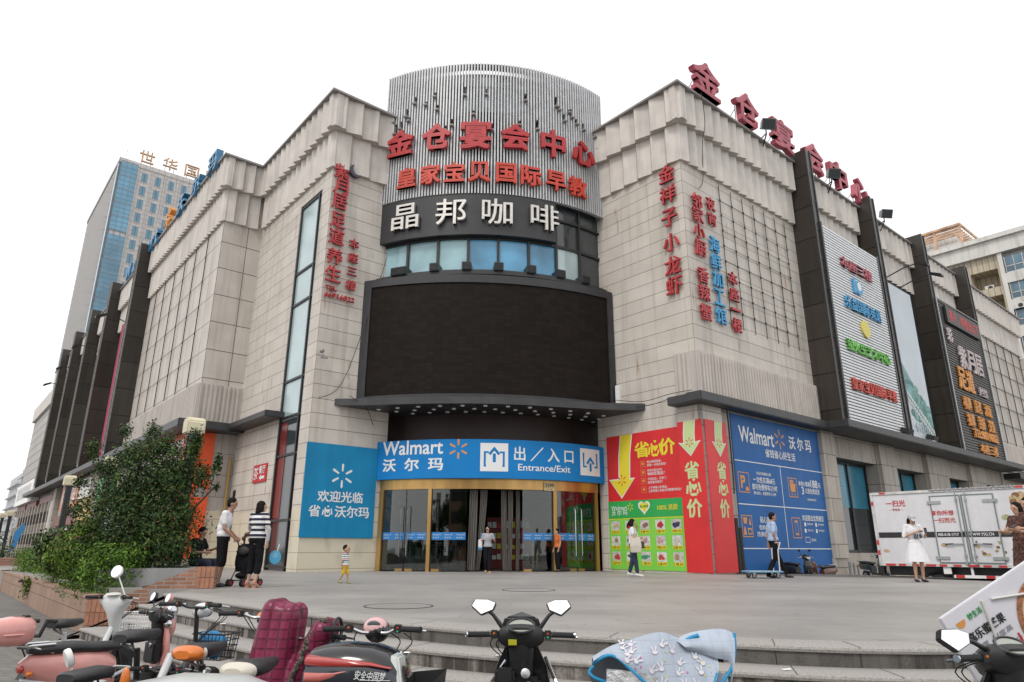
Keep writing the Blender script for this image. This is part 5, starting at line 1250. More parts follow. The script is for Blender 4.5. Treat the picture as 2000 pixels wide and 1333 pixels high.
part('rain_gutter', mb, M('gutter_speckle', (.30, .30, .30), .5, var=.5, scale=40), tk)
part('stripe', MB().box(.26, Lk - .05, -.006, .001, V(1.13), V(1.295)), m_black, tk)
for x0, x1 in ((1.86, 2.66), (2.70, 3.50)):
    d = part('side_door', MB().box(x0, x1, -.022, .001, V(.41), V(2.33)), m_tw, tk, bevel=.006)
    f = MB(); frame(f, x0 - .01, x1 + .01, V(.40), V(2.34), .035, -.03); part('door_seal', f, M('seal_grey', (.16, .19, .19), .5), d)
    h = MB(); xx = x1 - .10 if x0 < 2 else x0 + .10
    h.tube([(xx, -.05, V(.36)), (xx, -.05, V(2.4))], .016, 8)
    for z in (.42, .62, 1.3, 2.2): h.cb((xx, -.045, V(z)), (.06, .05, .08))
    s = -1 if x0 < 2 else 1
    h.tube([(xx, -.06, V(.95)), (xx + s * .45, -.075, V(.94))], .018, 6)
    for z in (.55, 2.14): h.cb(((x0 + .1 if x0 < 2 else x1 - .1), -.035, V(z)), (.36, .03, .085))
    part('lock_bar', h, M('galvanised', (.33, .36, .35), .4, .5, var=.1), d)
    k = MB(); k.tube([(xx + s * .25, -.085, V(.945)), (xx + s * .47, -.085, V(.935))], .02, 6); part('handle', k, m_black, d)
part('stripe', MB().box(1.9, 3.46, -.028, -.023, V(1.135), V(1.29)), m_black, tk)
mb = MB(); put_text(mb, '400-618-1717', 2.20, V(1.21), w=.55, h=.085, y=-.032, off=.014); put_text(mb, 'WWW.YSG.CN', 3.04, V(1.21), w=.62, h=.085, y=-.032, off=.014); part('lettering', mb, m_wht, tk)
mb = MB(); put_text(mb, '一扫光', .88, V(2.16), w=.56, h=.2, y=-.006, off=.022); put_text(mb, '— 零食家 —', .88, V(1.97), w=.42, y=-.006, off=.01)
put_text(mb, '享你所想', 2.14, V(1.83), w=.6, h=.15, y=-.028, off=.016); put_text(mb, '一扫而光', 2.16, V(1.62), w=.6, h=.15, y=-.028, off=.016); part('lettering', mb, m_trk, tk)
mb = MB()
for i in range(17):
    x = .35 + i * .37; mb.box(x, x + (.2 if i % 3 else .28), -.038, -.03, V(.31), V(.365))
for z0, z1 in ((2.12, 2.24), (.92, 1.06), (.62, .76)): mb.box(.17, .235, -.034, -.025, V(z0), V(z1))
mb.box(.45, .62, -.036, -.03, V(2.455), V(2.51)).box(4.05, 4.25, -.036, -.03, V(2.455), V(2.51))
part('reflector_tape', mb, m_trk, tk)
nuts = [M('nut_brown', (.20, .10, .05), .6, var=.3, scale=12), M('nut_tan', (.45, .33, .18), .6, var=.25, scale=12), M('nut_green', (.33, .34, .20), .6, var=.25, scale=12)]
mb = MB(); rg = random.Random(9)
for i in range(30):
    x, z = rg.uniform(2.8, 4.4), rg.uniform(.55, 1.0)
    part('nut_print', disc(MB(), x, V(z), rg.uniform(.02, .07), rg.uniform(.02, .045), -.031 if x < 3.5 else -.007, n=10), nuts[rg.randrange(3)], tk)
for k in range(9): a = k * .7; disc(mb, 4.12 + .17 * math.cos(a), V(2.12) + .15 * math.sin(a), .10, .09, -.006 - k * .0004, mi=0 if k % 2 else 1, n=10)
disc(mb, 4.12, V(2.12), .09, None, -.011, mi=1, n=10)
for x, z, a, b, y, k in ((3.72, 1.66, .13, .08, -.006, 2), (4.05, 1.68, .14, .1, -.006, 1), (2.05, .92, .09, .05, -.032, 1), (.42, .74, .09, .05, -.006, 1)): part('nut_print', disc(MB(), x, V(z), a, b, y, n=14), nuts[k], tk)
part('nut_print', mb, nuts, tk)
part('chassis', MB().box(.3, Lk, .35, 1.75, V(.02), V(.34)).box(.45, 1.2, .1, 1.9, .33, .62), m_black, tk)
def wheel(x, y, r, w_, parent, m=None, hubmat=None, nm='wheel'):
    mt = (m if m is not None else wm(parent)) @ Matrix.Translation((x, y, r)) @ Matrix.Rotation(rad(90), 4, 'X')
    t = MB(); t.lathe([(r * .62, -w_ / 2), (r * .93, -w_ / 2), (r, -w_ * .3), (r, w_ * .3), (r * .93, w_ / 2), (r * .62, w_ / 2)], 28, cap=False)
    o = part('tyre', t, m_rubber, parent, mt, smooth=True)
    h = MB(); h.lathe([(.01, w_ * .25), (r * .2, w_ * .30), (r * .5, w_ * .1), (r * .63, w_ * .42), (r * .66, w_ * .3), (r * .66, -w_ * .3), (r * .5, -w_ * .3), (.01, -w_ * .3)], 20)
    part('rim', h, hubmat or m_steel, o, mt, smooth=True)
for x in (1.72, 5.6): wheel(x, .18, .42, .24, tk); wheel(x, 1.92, .42, .24, tk)
g = MB(); g.box(2.15, 5.0, .02, .06, V(.0), V(.08)).box(2.6, 2.66, .02, .08, V(.08), V(.34)).box(3.9, 3.96, .02, .08, V(.08), V(.34)).box(1.9, 2.1, .02, .08, V(.1), V(.34), Matrix.Translation((0, 0, 0)))
part('side_guard', g, m_white, tk)
g = MB()
for i in range(4): g.box(2.2 + i * .75, 2.42 + i * .75, .012, .022, V(.0), V(.08))
part('guard_tape', g, m_trk, tk)
part('mudguard', MB().tube([(1.2, .2, .42)] + [(1.72 - .52 * math.cos(a), .2, .42 + .52 * math.sin(a)) for a in (.3, .7, 1.1, 1.57, 2.0, 2.4, 2.8)], .04, 6), m_black, tk)
part('cab', MB().loft([[(Lk + .1, .05, .5), (Lk + 1.9, .05, .5), (Lk + 1.9, 2.05, .5), (Lk + .1, 2.05, .5)], [(Lk + .1, .05, 1.5), (Lk + 1.9, .05, 1.4), (Lk + 1.9, 2.05, 1.4), (Lk + .1, 2.05, 1.5)], [(Lk + .1, .1, 2.3), (Lk + 1.4, .1, 2.3), (Lk + 1.4, 2.0, 2.3), (Lk + .1, 2.0, 2.3)]]), m_tw, tk, bevel=.05)
part('tail_light', MB().box(.1, .22, .1, .3, V(.05), V(.28)), m_black, tk)

# ================================================================ across the street, behind the photographer (seen only as reflections in the glass)
t = thing('brick_building', 'tan brick building across the street behind the viewpoint', 'building', TR(-4, -55, STREET))
part('wall', MB().box(-22, 16, -12, 0, 0, 19), tiles('tan_brick', (.36, .22, .14), (.24, .2, .17), .5, .2, .02, .8), t)
wn = MB().box(-.8, .8, -.1, .06, 0, 1.9).mesh('window', m_glassdk)
for r in range(5):
    for c in range(9): link('window', wn, t, wm(t) @ TR(-19.5 + c * 4.1, 0, 1.8 + r * 3.5))
for i, (x, y) in enumerate(((-20, -26), (-9, -30), (14, -28))):
    plant('street_tree', '%s leafy street tree in front of the tan brick building behind the viewpoint' % ('leftmost', 'middle', 'rightmost')[i], 'tree', (x, y, STREET), [((x, y, 5.2), (2.6, 2.6, 2.4)), ((x + 1.2, y, 4.2), (1.8, 1.8, 1.4)), ((x - 1.3, y + .3, 4.5), (1.7, 1.7, 1.5))], 2600, .22, 60 + i, LEAF, wts=(.4, .4, .2, 0))
# ================================================================ people
SKIN = M('skin', (.46, .27, .18), .5, var=.06, scale=20)
SKIN2 = M('skin_tan', (.36, .20, .13), .5, var=.06, scale=20)
HAIR = M('hair_black', (.010, .008, .008), .75, spec=.15, var=.3, scale=30)
m_eye = M('eye_dark', (.015, .01, .01), .3); m_lip = M('lip', (.38, .13, .12), .5)
c_wht = M('cotton_white', (.66, .66, .68), .85, var=.05, scale=12, bump=.2, bscale=30)
c_blk = M('cloth_black', (.012, .012, .014), .95, spec=.08, var=.3, scale=10)
def cap(mb, p, q, r1, r2, n=10):
    p, q = Vector(p), Vector(q); k = [p.lerp(q, i / 4) for i in range(5)]
    mb.tube(k, [r1 + (r2 - r1) * i / 4 for i in range(5)], n); mb.ell(p, (r1,) * 3, nu=n, nv=6); mb.ell(q, (r2,) * 3, nu=n, nv=6)
def hand(mb, wpos, d, palm, s=1.0, curl=.5, side=1):
    """palm plus four unequal bent fingers and a thumb leaving the side of the palm"""
    d = Vector(d).normalized(); n = Vector(palm); n = (n - d * n.dot(d)).normalized(); x = d.cross(n) * side; w0 = Vector(wpos)
    rot = Matrix((x, d, n)).transposed().to_4x4()
    mb.ell(w0 + d * .045 * s, (.040 * s, .052 * s, .016 * s), rot, 10, 6)
    for i, (o, L) in enumerate(((-.028, .055), (-.010, .066), (.010, .070), (.028, .060))):
        a = w0 + d * .085 * s + x * o * s; b = a + (d * math.cos(curl * .8) + n * math.sin(curl * .8)) * L * .5 * s; c = b + (d * math.cos(curl * 2) + n * math.sin(curl * 2)) * L * .5 * s
        cap(mb, a, b, .0105 * s, .0095 * s, 6); cap(mb, b, c, .0095 * s, .008 * s, 6)
    a = w0 + d * .03 * s + x * .035 * s; b = a + (x * .7 + d * .6 + n * .4).normalized() * .038 * s; c = b + (d + n * .6 + x * .1).normalized() * .03 * s
    cap(mb, a, b, .013 * s, .011 * s, 6); cap(mb, b, c, .011 * s, .009 * s, 6)
def person(label, m, H, J, top=None, sleeve=.55, bottom=None, hem=.95, shoes=None, hair='short', skin=SKIN, skirt=None, group=None, vox=.011, hcol=None, bulk=1.0, topz=None, sole=None):
    """J: joint overrides in a 1.70 m standing pose; facing local -Y. Body is one continuous surface; clothes and hair are children."""
    k = H / 1.70
    D = dict(pel=(0, 0, .94), wst=(0, .005, 1.08), chs=(0, .0, 1.26), nk=(0, .01, 1.43), hd=(0, -.015, 1.575), yaw=0, nod=0,
             shL=(.175, .01, 1.385), shR=(-.175, .01, 1.385), elL=(.23, .03, 1.12), elR=(-.23, .03, 1.12), wrL=(.24, -.06, .88), wrR=(-.24, -.06, .88),
             hiL=(.085, 0, .90), hiR=(-.085, 0, .90), knL=(.09, -.02, .49), knR=(-.09, -.02, .49), anL=(.09, .02, .085), anR=(-.09, .02, .085),
             toeL=None, toeR=None, hdL=None, hdR=None, plL=(-1, 0, 0), plR=(1, 0, 0), curl=.55, headk=1.0)
    D.update(J); G_ = {a: (tuple(v * k for v in b) if isinstance(b, tuple) and a[:2] not in ('hd_', 'pl') else b) for a, b in D.items()}
    V3 = lambda a: Vector(G_[a])
    t = thing('person', label, 'person', m, group)
    hk = k * D['headk']
    HR = Matrix.Translation(V3('hd')) @ Euler((rad(D['nod']), 0, rad(D['yaw']))).to_matrix().to_4x4()
    b = MB(); bk = k * bulk
    def torso(mb, e=0.0, low=True):
        for a, r in (('pel', (.150, .105, .125)), ('wst', (.130, .095, .14)), ('chs', (.155, .108, .165))):
            if a == 'pel' and not low: continue
            mb.ell(V3(a), tuple(v * bk + e for v in r), nu=18, nv=10)
        cap(mb, V3('wst'), V3('chs'), .098 * bk + e, .102 * bk + e, 14)
        cap(mb, V3('pel'), V3('wst'), .100 * bk + e, .098 * bk + e, 14) if low else None
        sp = V3('shR') - V3('shL')
        cap(mb, V3('shL') + sp * .02, V3('shR') - sp * .02, .052 * bk + e, .052 * bk + e, 12)
        cap(mb, V3('chs') + Vector((0, 0, .07 * k)), V3('nk') - Vector((0, 0, .03 * k)), .085 * bk + e, .045 * k + e, 12)
    torso(b); cap(b, V3('nk') - Vector((0, 0, .05 * k)), V3('hd') - Vector((0, 0, .03 * k)), .054 * k, .048 * k)
    b.ell((0, 0, .02 * hk), (.073 * hk, .092 * hk, .100 * hk), None, 18, 12, HR); b.ell((0, -.026 * hk, -.055 * hk), (.054 * hk, .058 * hk, .058 * hk), None, 14, 8, HR)
    b.ell((0, -.093 * hk, -.012 * hk), (.012 * hk, .017 * hk, .024 * hk), (.3, 0, 0), 8, 6, HR)
    for s in (-1, 1): b.ell((s * .074 * hk, .008 * hk, -.01 * hk), (.012 * hk, .022 * hk, .033 * hk), None, 8, 6, HR)
    for s in 'LR':
        cap(b, V3('sh' + s), V3('el' + s), .046 * k, .036 * k); cap(b, V3('el' + s), V3('wr' + s), .036 * k, .024 * k)
        d = Vector(D['hd' + s]) if D['hd' + s] else V3('wr' + s) - V3('el' + s)
        hand(b, V3('wr' + s), d, D['pl' + s], k, D['curl'], 1 if s == 'L' else -1)
        cap(b, V3('hi' + s), V3('kn' + s), .078 * k, .052 * k); cap(b, V3('kn' + s), V3('kn' + s).lerp(V3('an' + s), .35), .050 * k, .050 * k); cap(b, V3('kn' + s).lerp(V3('an' + s), .3), V3('an' + s), .050 * k, .031 * k)
        td = Vector(D['toe' + s]).normalized() if D['toe' + s] else Vector((0.1 if s == 'L' else -.1, -1, -.12)).normalized()
        cap(b, V3('an' + s) + Vector((0, 0, -.03 * k)), V3('an' + s) + td * .13 * k + Vector((0, 0, -.05 * k)), .035 * k, .026 * k)
    link('body', fuse(b, skin, vox, 5), t)
    # face
    for s in (-1, 1):
        e = MB(); e.ell((s * .030 * hk, -.0815 * hk, .010 * hk), (.0125 * hk, .008 * hk, .006 * hk), None, 8, 5, HR); part('eye', e, m_eye, t, smooth=True)
        e = MB(); e.ell((s * .032 * hk, -.083 * hk, .031 * hk), (.019 * hk, .007 * hk, .004 * hk), None, 8, 5, HR); part('eyebrow', e, HAIR, t, smooth=True)
    e = MB(); e.ell((0, -.080 * hk, -.062 * hk), (.022 * hk, .007 * hk, .007 * hk), None, 8, 5, HR); part('mouth', e, m_lip, t, smooth=True)
    # hair
    h = MB(); hm = hcol or HAIR
    h.ell((0, .018 * hk, .045 * hk), (.081 * hk, .094 * hk, .090 * hk), None, 18, 12, HR)
    if hair == 'short': h.ell((0, .045 * hk, .0 * hk), (.074 * hk, .062 * hk, .075 * hk), None, 14, 8, HR)
    if hair == 'crop': h = MB(); h.ell((0, .020 * hk, .040 * hk), (.077 * hk, .090 * hk, .086 * hk), None, 18, 12, HR)
    if hair in ('bob', 'long', 'tail'):
        h.ell((0, .050 * hk, -.02 * hk), (.088 * hk, .065 * hk, .10 * hk), None, 14, 8, HR)
        for s in (-1, 1): h.ell((s * .07 * hk, .02 * hk, -.03 * hk), (.022 * hk, .055 * hk, .085 * hk), None, 10, 8, HR)
    if hair == 'bob': h.ell((0, .065 * hk, -.09 * hk), (.08 * hk, .055 * hk, .085 * hk), None, 12, 8, HR)
    if hair == 'long':
        for s in (-.05, .05): cap(h, HR @ Vector((s * hk, .06 * hk, -.05 * hk)), HR @ Vector((s * 1.6 * hk, -.01 * hk, -.34 * hk)), .05 * hk, .028 * hk)
    if hair == 'tail': cap(h, HR @ Vector((0, .10 * hk, .0)), HR @ Vector((0, .15 * hk, -.16 * hk)), .042 * hk, .02 * hk)
    link('hair', fuse(h, hm, .010, 3), t)
    # clothes
    if top:
        c = MB(); torso(c, .017 * k, False); c.ell(V3('pel') + Vector((0, 0, .05 * k)), (.158 * bk + .02, .112 * bk + .02, .11 * k), nu=18, nv=10); cap(c, V3('pel') + Vector((0, 0, .06 * k)), V3('wst'), .122 * bk, .112 * bk, 14)
        for s in 'LR':
            a, q, w_ = V3('sh' + s), V3('el' + s), V3('wr' + s)
            if sleeve <= 1: cap(c, a, a.lerp(q, sleeve), .060 * k, .056 * k)
            else: cap(c, a, q, .058 * k, .047 * k); cap(c, q, q.lerp(w_, sleeve - 1), .047 * k, .038 * k)
        link('shirt', fuse(c, top, .014, 5), t)
    if bottom:
        c = MB(); c.ell(V3('pel'), (.158 * bk + .008, .116 * bk + .008, .12 * k), nu=18, nv=10); cap(c, V3('pel') + Vector((0, 0, .02)), V3('pel').lerp(V3('wst'), .55), .108 * bk, .104 * bk, 14)
        for s in 'LR':
            a, q, w_ = V3('hi' + s), V3('kn' + s), V3('an' + s)
            if hem <= .5: cap(c, a, a.lerp(q, hem * 2), .094 * k, .082 * k)
            else: cap(c, a, q, .096 * k, .076 * k); cap(c, q, q.lerp(w_, (hem - .5) * 2), .076 * k, (.062 if hem > .85 else .074) * k)
        link('trousers' if hem > .6 else 'shorts', fuse(c, bottom, .015, 5), t)
    if skirt:
        mt, z0, z1, r0, r1 = skirt; c = MB(); rings = []
        for i in range(9):
            u = i / 8; z = (z1 + (z0 - z1) * u) * k; r = (r1 + (r0 - r1) * u ** .8) * k
            rings.append([((r * 1.08 * (1 + .05 * u * math.sin(a * 9))) * math.cos(a) + G_['pel'][0], r * .82 * (1 + .05 * u * math.sin(a * 9 + 1)) * math.sin(a) + G_['pel'][1], z) for a in [2 * math.pi * j / 54 for j in range(54)]])
        c.loft(rings, cap=False); part('skirt', c, mt, t, smooth=True)
    if shoes:
        for s in 'LR':
            c = MB(); td = Vector(D['toe' + s]).normalized() if D['toe' + s] else Vector((0.1 if s == 'L' else -.1, -1, -.12)).normalized()
            a = V3('an' + s) + Vector((0, 0, -.042 * k)) - td * .03 * k; e = V3('an' + s) + td * .155 * k + Vector((0, 0, -.052 * k))
            cap(c, a, e, .043 * k, .034 * k); cap(c, a, a + Vector((0, 0, .03 * k)), .042 * k, .038 * k)
            link('shoe', fuse(c, shoes, .011, 3), t)
    return t
def held(parent_label, name, mb, mat, label, cat, m): return tag(part(name, mb, mat, None, m, smooth=True), label, cat)
# man in white T-shirt with a carved wooden stand
PM = TR(-5.98, 14.62, 0, 98)
person('man in white T-shirt and black shorts standing behind the brick planter end', PM, 1.76,
       dict(hd=(0, -.10, 1.585), nk=(0, -.05, 1.44), chs=(0, -.015, 1.26), wst=(0, .03, 1.09), shL=(.165, -.02, 1.39), shR=(-.165, -.02, 1.39), elL=(.21, -.03, 1.10), wrL=(.14, -.22, .94), elR=(-.2, -.05, 1.1), wrR=(-.10, -.24, .92), nod=8, yaw=14), c_wht, .62, c_blk, .58, M('shoe_dark', (.03, .03, .035), .6), 'short', SKIN2)
t = thing('carved_stand', 'dark carved wooden stand with a slim pole held by the man', 'stand', TR(-5.52, 14.75, 0, 0))
m_wood = M('carved_wood', (.075, .032, .020), .5, var=.3, scale=12)
part('pole', MB().tube([(-.12, .2, 0), (-.1, .1, .5), (-.06, 0, .92)], [.016, .018, .022], 8), m_wood, t, smooth=True)
c = MB()
for i in range(9): a = i * .7; c.ell((-.08 + .045 * i, 0, .95 + .035 * i + .04 * math.sin(a * 2)), (.045, .04, .05), None, 10, 6)
for s in (-1, 1): c.ell((.05, 0, 1.0 + s * .06), (.05, .025, .025), (0, s * .6, 0), 8, 5); c.ell((.30, 0, 1.22 + s * .045), (.035, .02, .03), None, 8, 5)
link('carved_top', fuse(c, m_wood, .009, 2), t)
# woman in striped T-shirt with pushchair
STR = stripes('striped_knit_navy', [(.68, .68, .69), (.012, .014, .035)], [.052, .052], off=.01)
grey_sl = M('arm_sleeve_grey', (.42, .41, .42), .8)
PW = TR(-5.16, 14.32, 0, 158)
w_ = person('woman in navy and white striped T-shirt and black cropped trousers seen from behind', PW, 1.70,
       dict(hd=(0, -.03, 1.56), elR=(-.27, .0, 1.13), wrR=(-.25, -.02, .86), elL=(.30, -.08, 1.16), wrL=(.33, -.25, 1.02), yaw=-32, anL=(.10, .02, .12), anR=(-.10, .05, .12), toeL=(0, -1, -.5), toeR=(0, -1, -.5)), STR, .62, c_blk, .74, M('heel_tan', (.42, .22, .16), .5), 'bob', bulk=1.10)
k = 1.0
for a, b in (((-.228, .008, 1.18), (-.258, -.01, .90)), ((.262, -.05, 1.22), (.325, -.23, 1.045))):
    mid = (-.27, .0, 1.13) if a[0] < 0 else (.30, -.08, 1.16)
    c = MB(); cap(c, a, mid, .047, .044); cap(c, mid, b, .044, .033); link('arm_sleeve', fuse(c, grey_sl, .012, 3), w_)
for s in (-1, 1):
    c = MB(); c.prism([(-.028, 0), (.028, 0), (.034, .085), (-.034, .085)], -.03, .025, 'y', Matrix.Translation((s * .10, .045 + (.015 if s < 0 else -.015), 0))); part('heel', c, M('heel_tan', (.42, .22, .16)), w_)
t = thing('hand_fan', 'blue plastic hand fan dangling from the striped woman', 'fan', TR(-4.78, 14.38, .58, 8))
c = MB(); c.ell((0, 0, 0), (.115, .006, .135), None, 20, 10); part('blade', c, M('fan_blue', (.06, .30, .48), .4), t, smooth=True)
part('handle', MB().tube([(.03, 0, .12), (.06, -.01, .26)], .009, 6), m_white, t); mb = MB(); spark(mb, 0, .04, .05, None, 0, -.008); part('print', mb, m_wht, t)
# pushchair
PC_ = TR(-5.55, 14.85, 0, 158) @ Matrix.Scale(.88, 4)
t = thing('pushchair', 'black folding pushchair with blue trim pushed by the striped woman', 'pushchair', PC_)
f = MB()
for s in (-.2, .2):
    f.tube([(s, .12, 1.02), (s, .05, .9), (s, -.30, .12)], .014, 7).tube([(s, .22, .10), (s, -.05, .55), (s, -.12, .80)], .014, 7).tube([(s, .22, .12), (s, -.30, .14)], .011, 6)
f.tube([(-.2, .05, .35), (.2, .05, .35)], .011, 6).tube([(-.2, -.30, .14), (.2, -.30, .14)], .011, 6).tube([(-.2, .2, .14), (.2, .2, .14)], .011, 6)
part('frame', f, m_black, t, smooth=True)
for s in (-.2, .2):
    part('grip', MB().tube([(s, .1, 1.0), (s, .20, 1.03)], .021, 8), M('grip_grey', (.16, .16, .17), .7), t, smooth=True)
    for y in (-.30, .22):
        for q in (-.035, .035): wheel(0, 0, .082, .035, t, wm(t) @ TR(s + q, y, 0, 90), M('wheel_red', (.35, .03, .04), .5))
s_ = MB(); s_.loft([[(-.19, .10, .32), (.19, .10, .32), (.19, -.22, .36), (-.19, -.22, .36)], [(-.2, .14, .55), (.2, .14, .55), (.2, -.12, .5), (-.2, -.12, .5)], [(-.19, .10, .92), (.19, .10, .92), (.19, .03, .93), (-.19, .03, .93)]])
link('seat', fuse(s_, c_blk, .014, 4), t)
h = MB(); h.grid(lambda u, v: (-.2 + .4 * v, .10 - .30 * math.sin(u * 1.5), .70 + .26 * math.cos(u * 1.5)), 10, 4); part('hood', h, M('hood_blue', (.03, .20, .38), .7), t, smooth=True)
part('piping', MB().tube([(.21, .1, .8), (.215, -.02, .5), (.2, -.15, .32), (.12, -.24, .30)], .008, 6), M('hood_blue', (.03, .20, .38)), t)
part('bag', MB().ell((-.05, .16, .80), (.17, .06, .10), None, 12, 8), M('bag_dotted', (.03, .03, .03), .7, var=.9, scale=60), t, smooth=True)
part('basket', MB().ell((0, .05, .24), (.17, .16, .08), None, 12, 8), c_blk, t, smooth=True)
# toddler
STR2 = stripes('striped_cotton_multi', [(.66, .66, .66), (.03, .28, .14), (.66, .66, .66), (.04, .05, .16), (.66, .66, .66), (.50, .05, .07)], [.030, .020, .026, .020, .026, .016], off=.012)
person('toddler in multicoloured striped T-shirt and yellow shorts walking across the plaza', TR(-3.75, 16.1, 0, 78), .87,
       dict(hd=(0, -.01, 1.44), nk=(0, 0, 1.26), chs=(0, 0, 1.05), wst=(0, -.02, .88), pel=(0, 0, .74), shL=(.17, 0, 1.17), shR=(-.17, 0, 1.17), elL=(.24, .05, .95), elR=(-.24, .06, .95), wrL=(.22, -.02, .74), wrR=(-.22, .05, .72),
            hiL=(.09, 0, .68), hiR=(-.09, 0, .68), knL=(.10, -.10, .38), knR=(-.10, .04, .38), anL=(.10, -.12, .09), anR=(-.10, .20, .12), headk=1.62, yaw=10), STR2, .75, M('shorts_yellow', (.62, .42, .03), .8), .43, M('shoe_lime', (.22, .26, .06), .6, var=.8, scale=60), 'crop', bulk=1.28, vox=.008)
# woman coming out of the doors
person('woman in grey T-shirt and black trousers stepping out of the doors', TR(-.85, 25.6, -.085, 8), 1.62,
       dict(elL=(.27, .02, 1.16), wrL=(.22, -.17, 1.22), elR=(-.26, .04, 1.15), wrR=(-.24, -.12, 1.20), yaw=-38, knL=(.08, -.03, .49), anL=(.07, -.06, .085), knR=(-.08, -.04, .5), anR=(-.06, .10, .12)), M('tshirt_grey', (.34, .35, .38), .85, var=.06), .6, c_blk, .96, M('shoe_beige', (.42, .30, .15), .6), 'bob', group=None)
c = MB(); [c.ell((s * .034, 0, 0), (.028, .008, .022), None, 10, 6) for s in (-1, 1)]; c.box(-.01, .01, -.004, .004, .0, .008)
held(0, 'sunglasses', c, m_blackg, 'dark sunglasses on the woman at the doors', 'sunglasses', TR(-.90, 25.49, 1.432, -30))
t = thing('shoulder_bag', 'small white and blue shoulder bag on the woman at the doors', 'bag', TR(-1.12, 25.55, .72, 0)); part('bag', MB().box(-.07, .07, -.05, .05, 0, .36), c_wht, t, bevel=.02); part('trim', MB().box(-.072, .072, -.052, .052, .0, .08), M('hood_blue', (.03, .20, .38)), t); part('strap', MB().tube([(0, 0, .36), (.03, 0, .6)], .012, 6), M('hood_blue', (.03, .20, .38)), t)
# woman with tote
person('woman in white T-shirt and blue jeans walking past the posters', TR(3.62, 21.0, 0, 84), 1.63,
       dict(elL=(.24, -.10, 1.16), wrL=(.10, -.16, 1.40), hdL=(-.3, .1, 1), plL=(-1, .2, 0), elR=(-.25, .0, 1.14), wrR=(-.14, -.22, 1.14), knL=(.08, .02, .49), anL=(.07, .14, .10), knR=(-.08, -.05, .48), anR=(-.07, -.10, .085), nod=10), c_wht, .5, M('denim_dark', (.020, .032, .065), .85, var=.35, scale=20), .93, M('shoe_white', (.6, .6, .58), .6), 'tail', bulk=1.02)
t = thing('tote_bag', 'cream cloth tote bag on the shoulder of the woman by the posters', 'bag', TR(3.66, 20.76, .66, 8))
c = MB(); c.loft([[(-.16, -.03, 0), (.16, -.03, 0), (.16, .03, 0), (-.16, .03, 0)], [(-.17, -.05, .2), (.17, -.05, .2), (.17, .05, .2), (-.17, .05, .2)], [(-.15, -.02, .44), (.15, -.02, .44), (.15, .02, .44), (-.15, .02, .44)]]); part('bag', c, M('canvas_cream', (.56, .52, .44), .9, var=.06, bump=.2), t, bevel=.02)
part('strap', MB().tube([(-.1, 0, .43), (-.03, .08, .66), (.04, .1, .68), (.1, 0, .43)], .012, 6), M('canvas_cream', (.56, .52, .44)), t)
t = thing('handbag', 'small black handbag beside the cream tote bag', 'bag', TR(3.86, 20.9, .78, 8)); part('bag', MB().box(-.08, .08, -.04, .04, 0, .2), m_blackg, t, bevel=.02); part('strap', MB().tube([(-.05, 0, .2), (-.12, .1, .55)], .006, 5), m_black, t)
# man with flat trolley
person('man in light blue shirt and black trousers walking with a flat trolley', TR(7.55, 20.3, 0, 88), 1.80,
       dict(elR=(-.24, .06, 1.12), wrR=(-.16, -.03, .90), elL=(.24, .06, 1.12), wrL=(.22, .06, .86), knR=(-.09, .04, .50), anR=(-.09, .24, .10), knL=(.09, -.12, .52), anL=(.09, -.30, .09), hd=(0, -.05, 1.575)), M('shirt_lightblue', (.34, .44, .62), .8, var=.07), .72, c_blk, .96, M('shoe_black', (.02, .02, .02), .5), 'short', SKIN2, bulk=1.06)
t = thing('platform_trolley', 'flat platform trolley with a pale push handle beside the blue shirted man', 'trolley', TR(7.02, 19.95, 0, 4))
part('platform', MB().box(-.48, .48, -.29, .29, .155, .195), M('trolley_deck', (.40, .46, .52), .5, var=.1), t, bevel=.015); part('bumper', MB().box(-.495, .495, -.30, .30, .165, .185), M('trolley_edge', (.08, .28, .45), .5), t)
part('handle', MB().tube([(.42, -.2, .19), (.43, -.2, .75), (.52, -.18, .95), (.52, .18, .95), (.43, .2, .75), (.42, .2, .19)], .018, 8), M('trolley_grey', (.5, .5, .49), .4), t, smooth=True)
for x in (-.32, .36):
    for y in (-.2, .2): wheel(x, y, .065, .04, t, wm(t)); part('castor', MB().box(x - .03, x + .03, y - .035, y + .035, .10, .155), m_steel, t)
# girl in white dress
GF = TR(10.3, 18.0, 0, -6)
g = person('girl in white dress and pale cap reading her phone in front of the truck', GF, 1.65,
       dict(elL=(.27, -.02, 1.12), wrL=(.22, -.20, 1.20), elR=(-.25, -.02, 1.12), wrR=(-.02, -.24, 1.24), hd=(0, -.05, 1.565), nod=24, knL=(.085, -.02, .49), knR=(-.085, -.02, .49), hdR=(.6, -.5, .5), hdL=(-.2, -.4, 1)), c_wht, .95, None, .9, M('shoe_flat_black', (.02, .02, .022), .5), 'long', skirt=(M('dress_white', (.68, .68, .70), .8, var=.04, scale=10), .50, 1.06, .27, .125))
c = MB(); HRm = Matrix.Translation((0, -.0485, 1.519)) @ Euler((rad(24), 0, 0)).to_matrix().to_4x4()
c.ell((0, .012, .05), (.086, .096, .082), None, 18, 10, HRm); c.ell((0, -.115, .035), (.068, .06, .012), (.25, 0, 0), 14, 6, HRm); tag(part('baseball_cap', c, M('cap_grey', (.42, .42, .44), .8), None, GF, smooth=True), 'pale grey baseball cap on the girl in white', 'cap')
def phone(m, label): tag(part('mobile_phone', MB().box(-.036, .036, -.005, .005, -.07, .07), m_blackg, None, m, bevel=.004), label, 'phone')
phone(GF @ Matrix.Translation((.06, -.31, 1.22)) @ Matrix.Rotation(rad(-70), 4, 'X') @ Matrix.Rotation(rad(50), 4, 'Y'), 'phone held flat by the girl in white dress'); phone(GF @ Matrix.Translation((.19, -.27, 1.24)) @ Matrix.Rotation(rad(-10), 4, 'X'), 'second phone upright in the left hand of the girl in white')
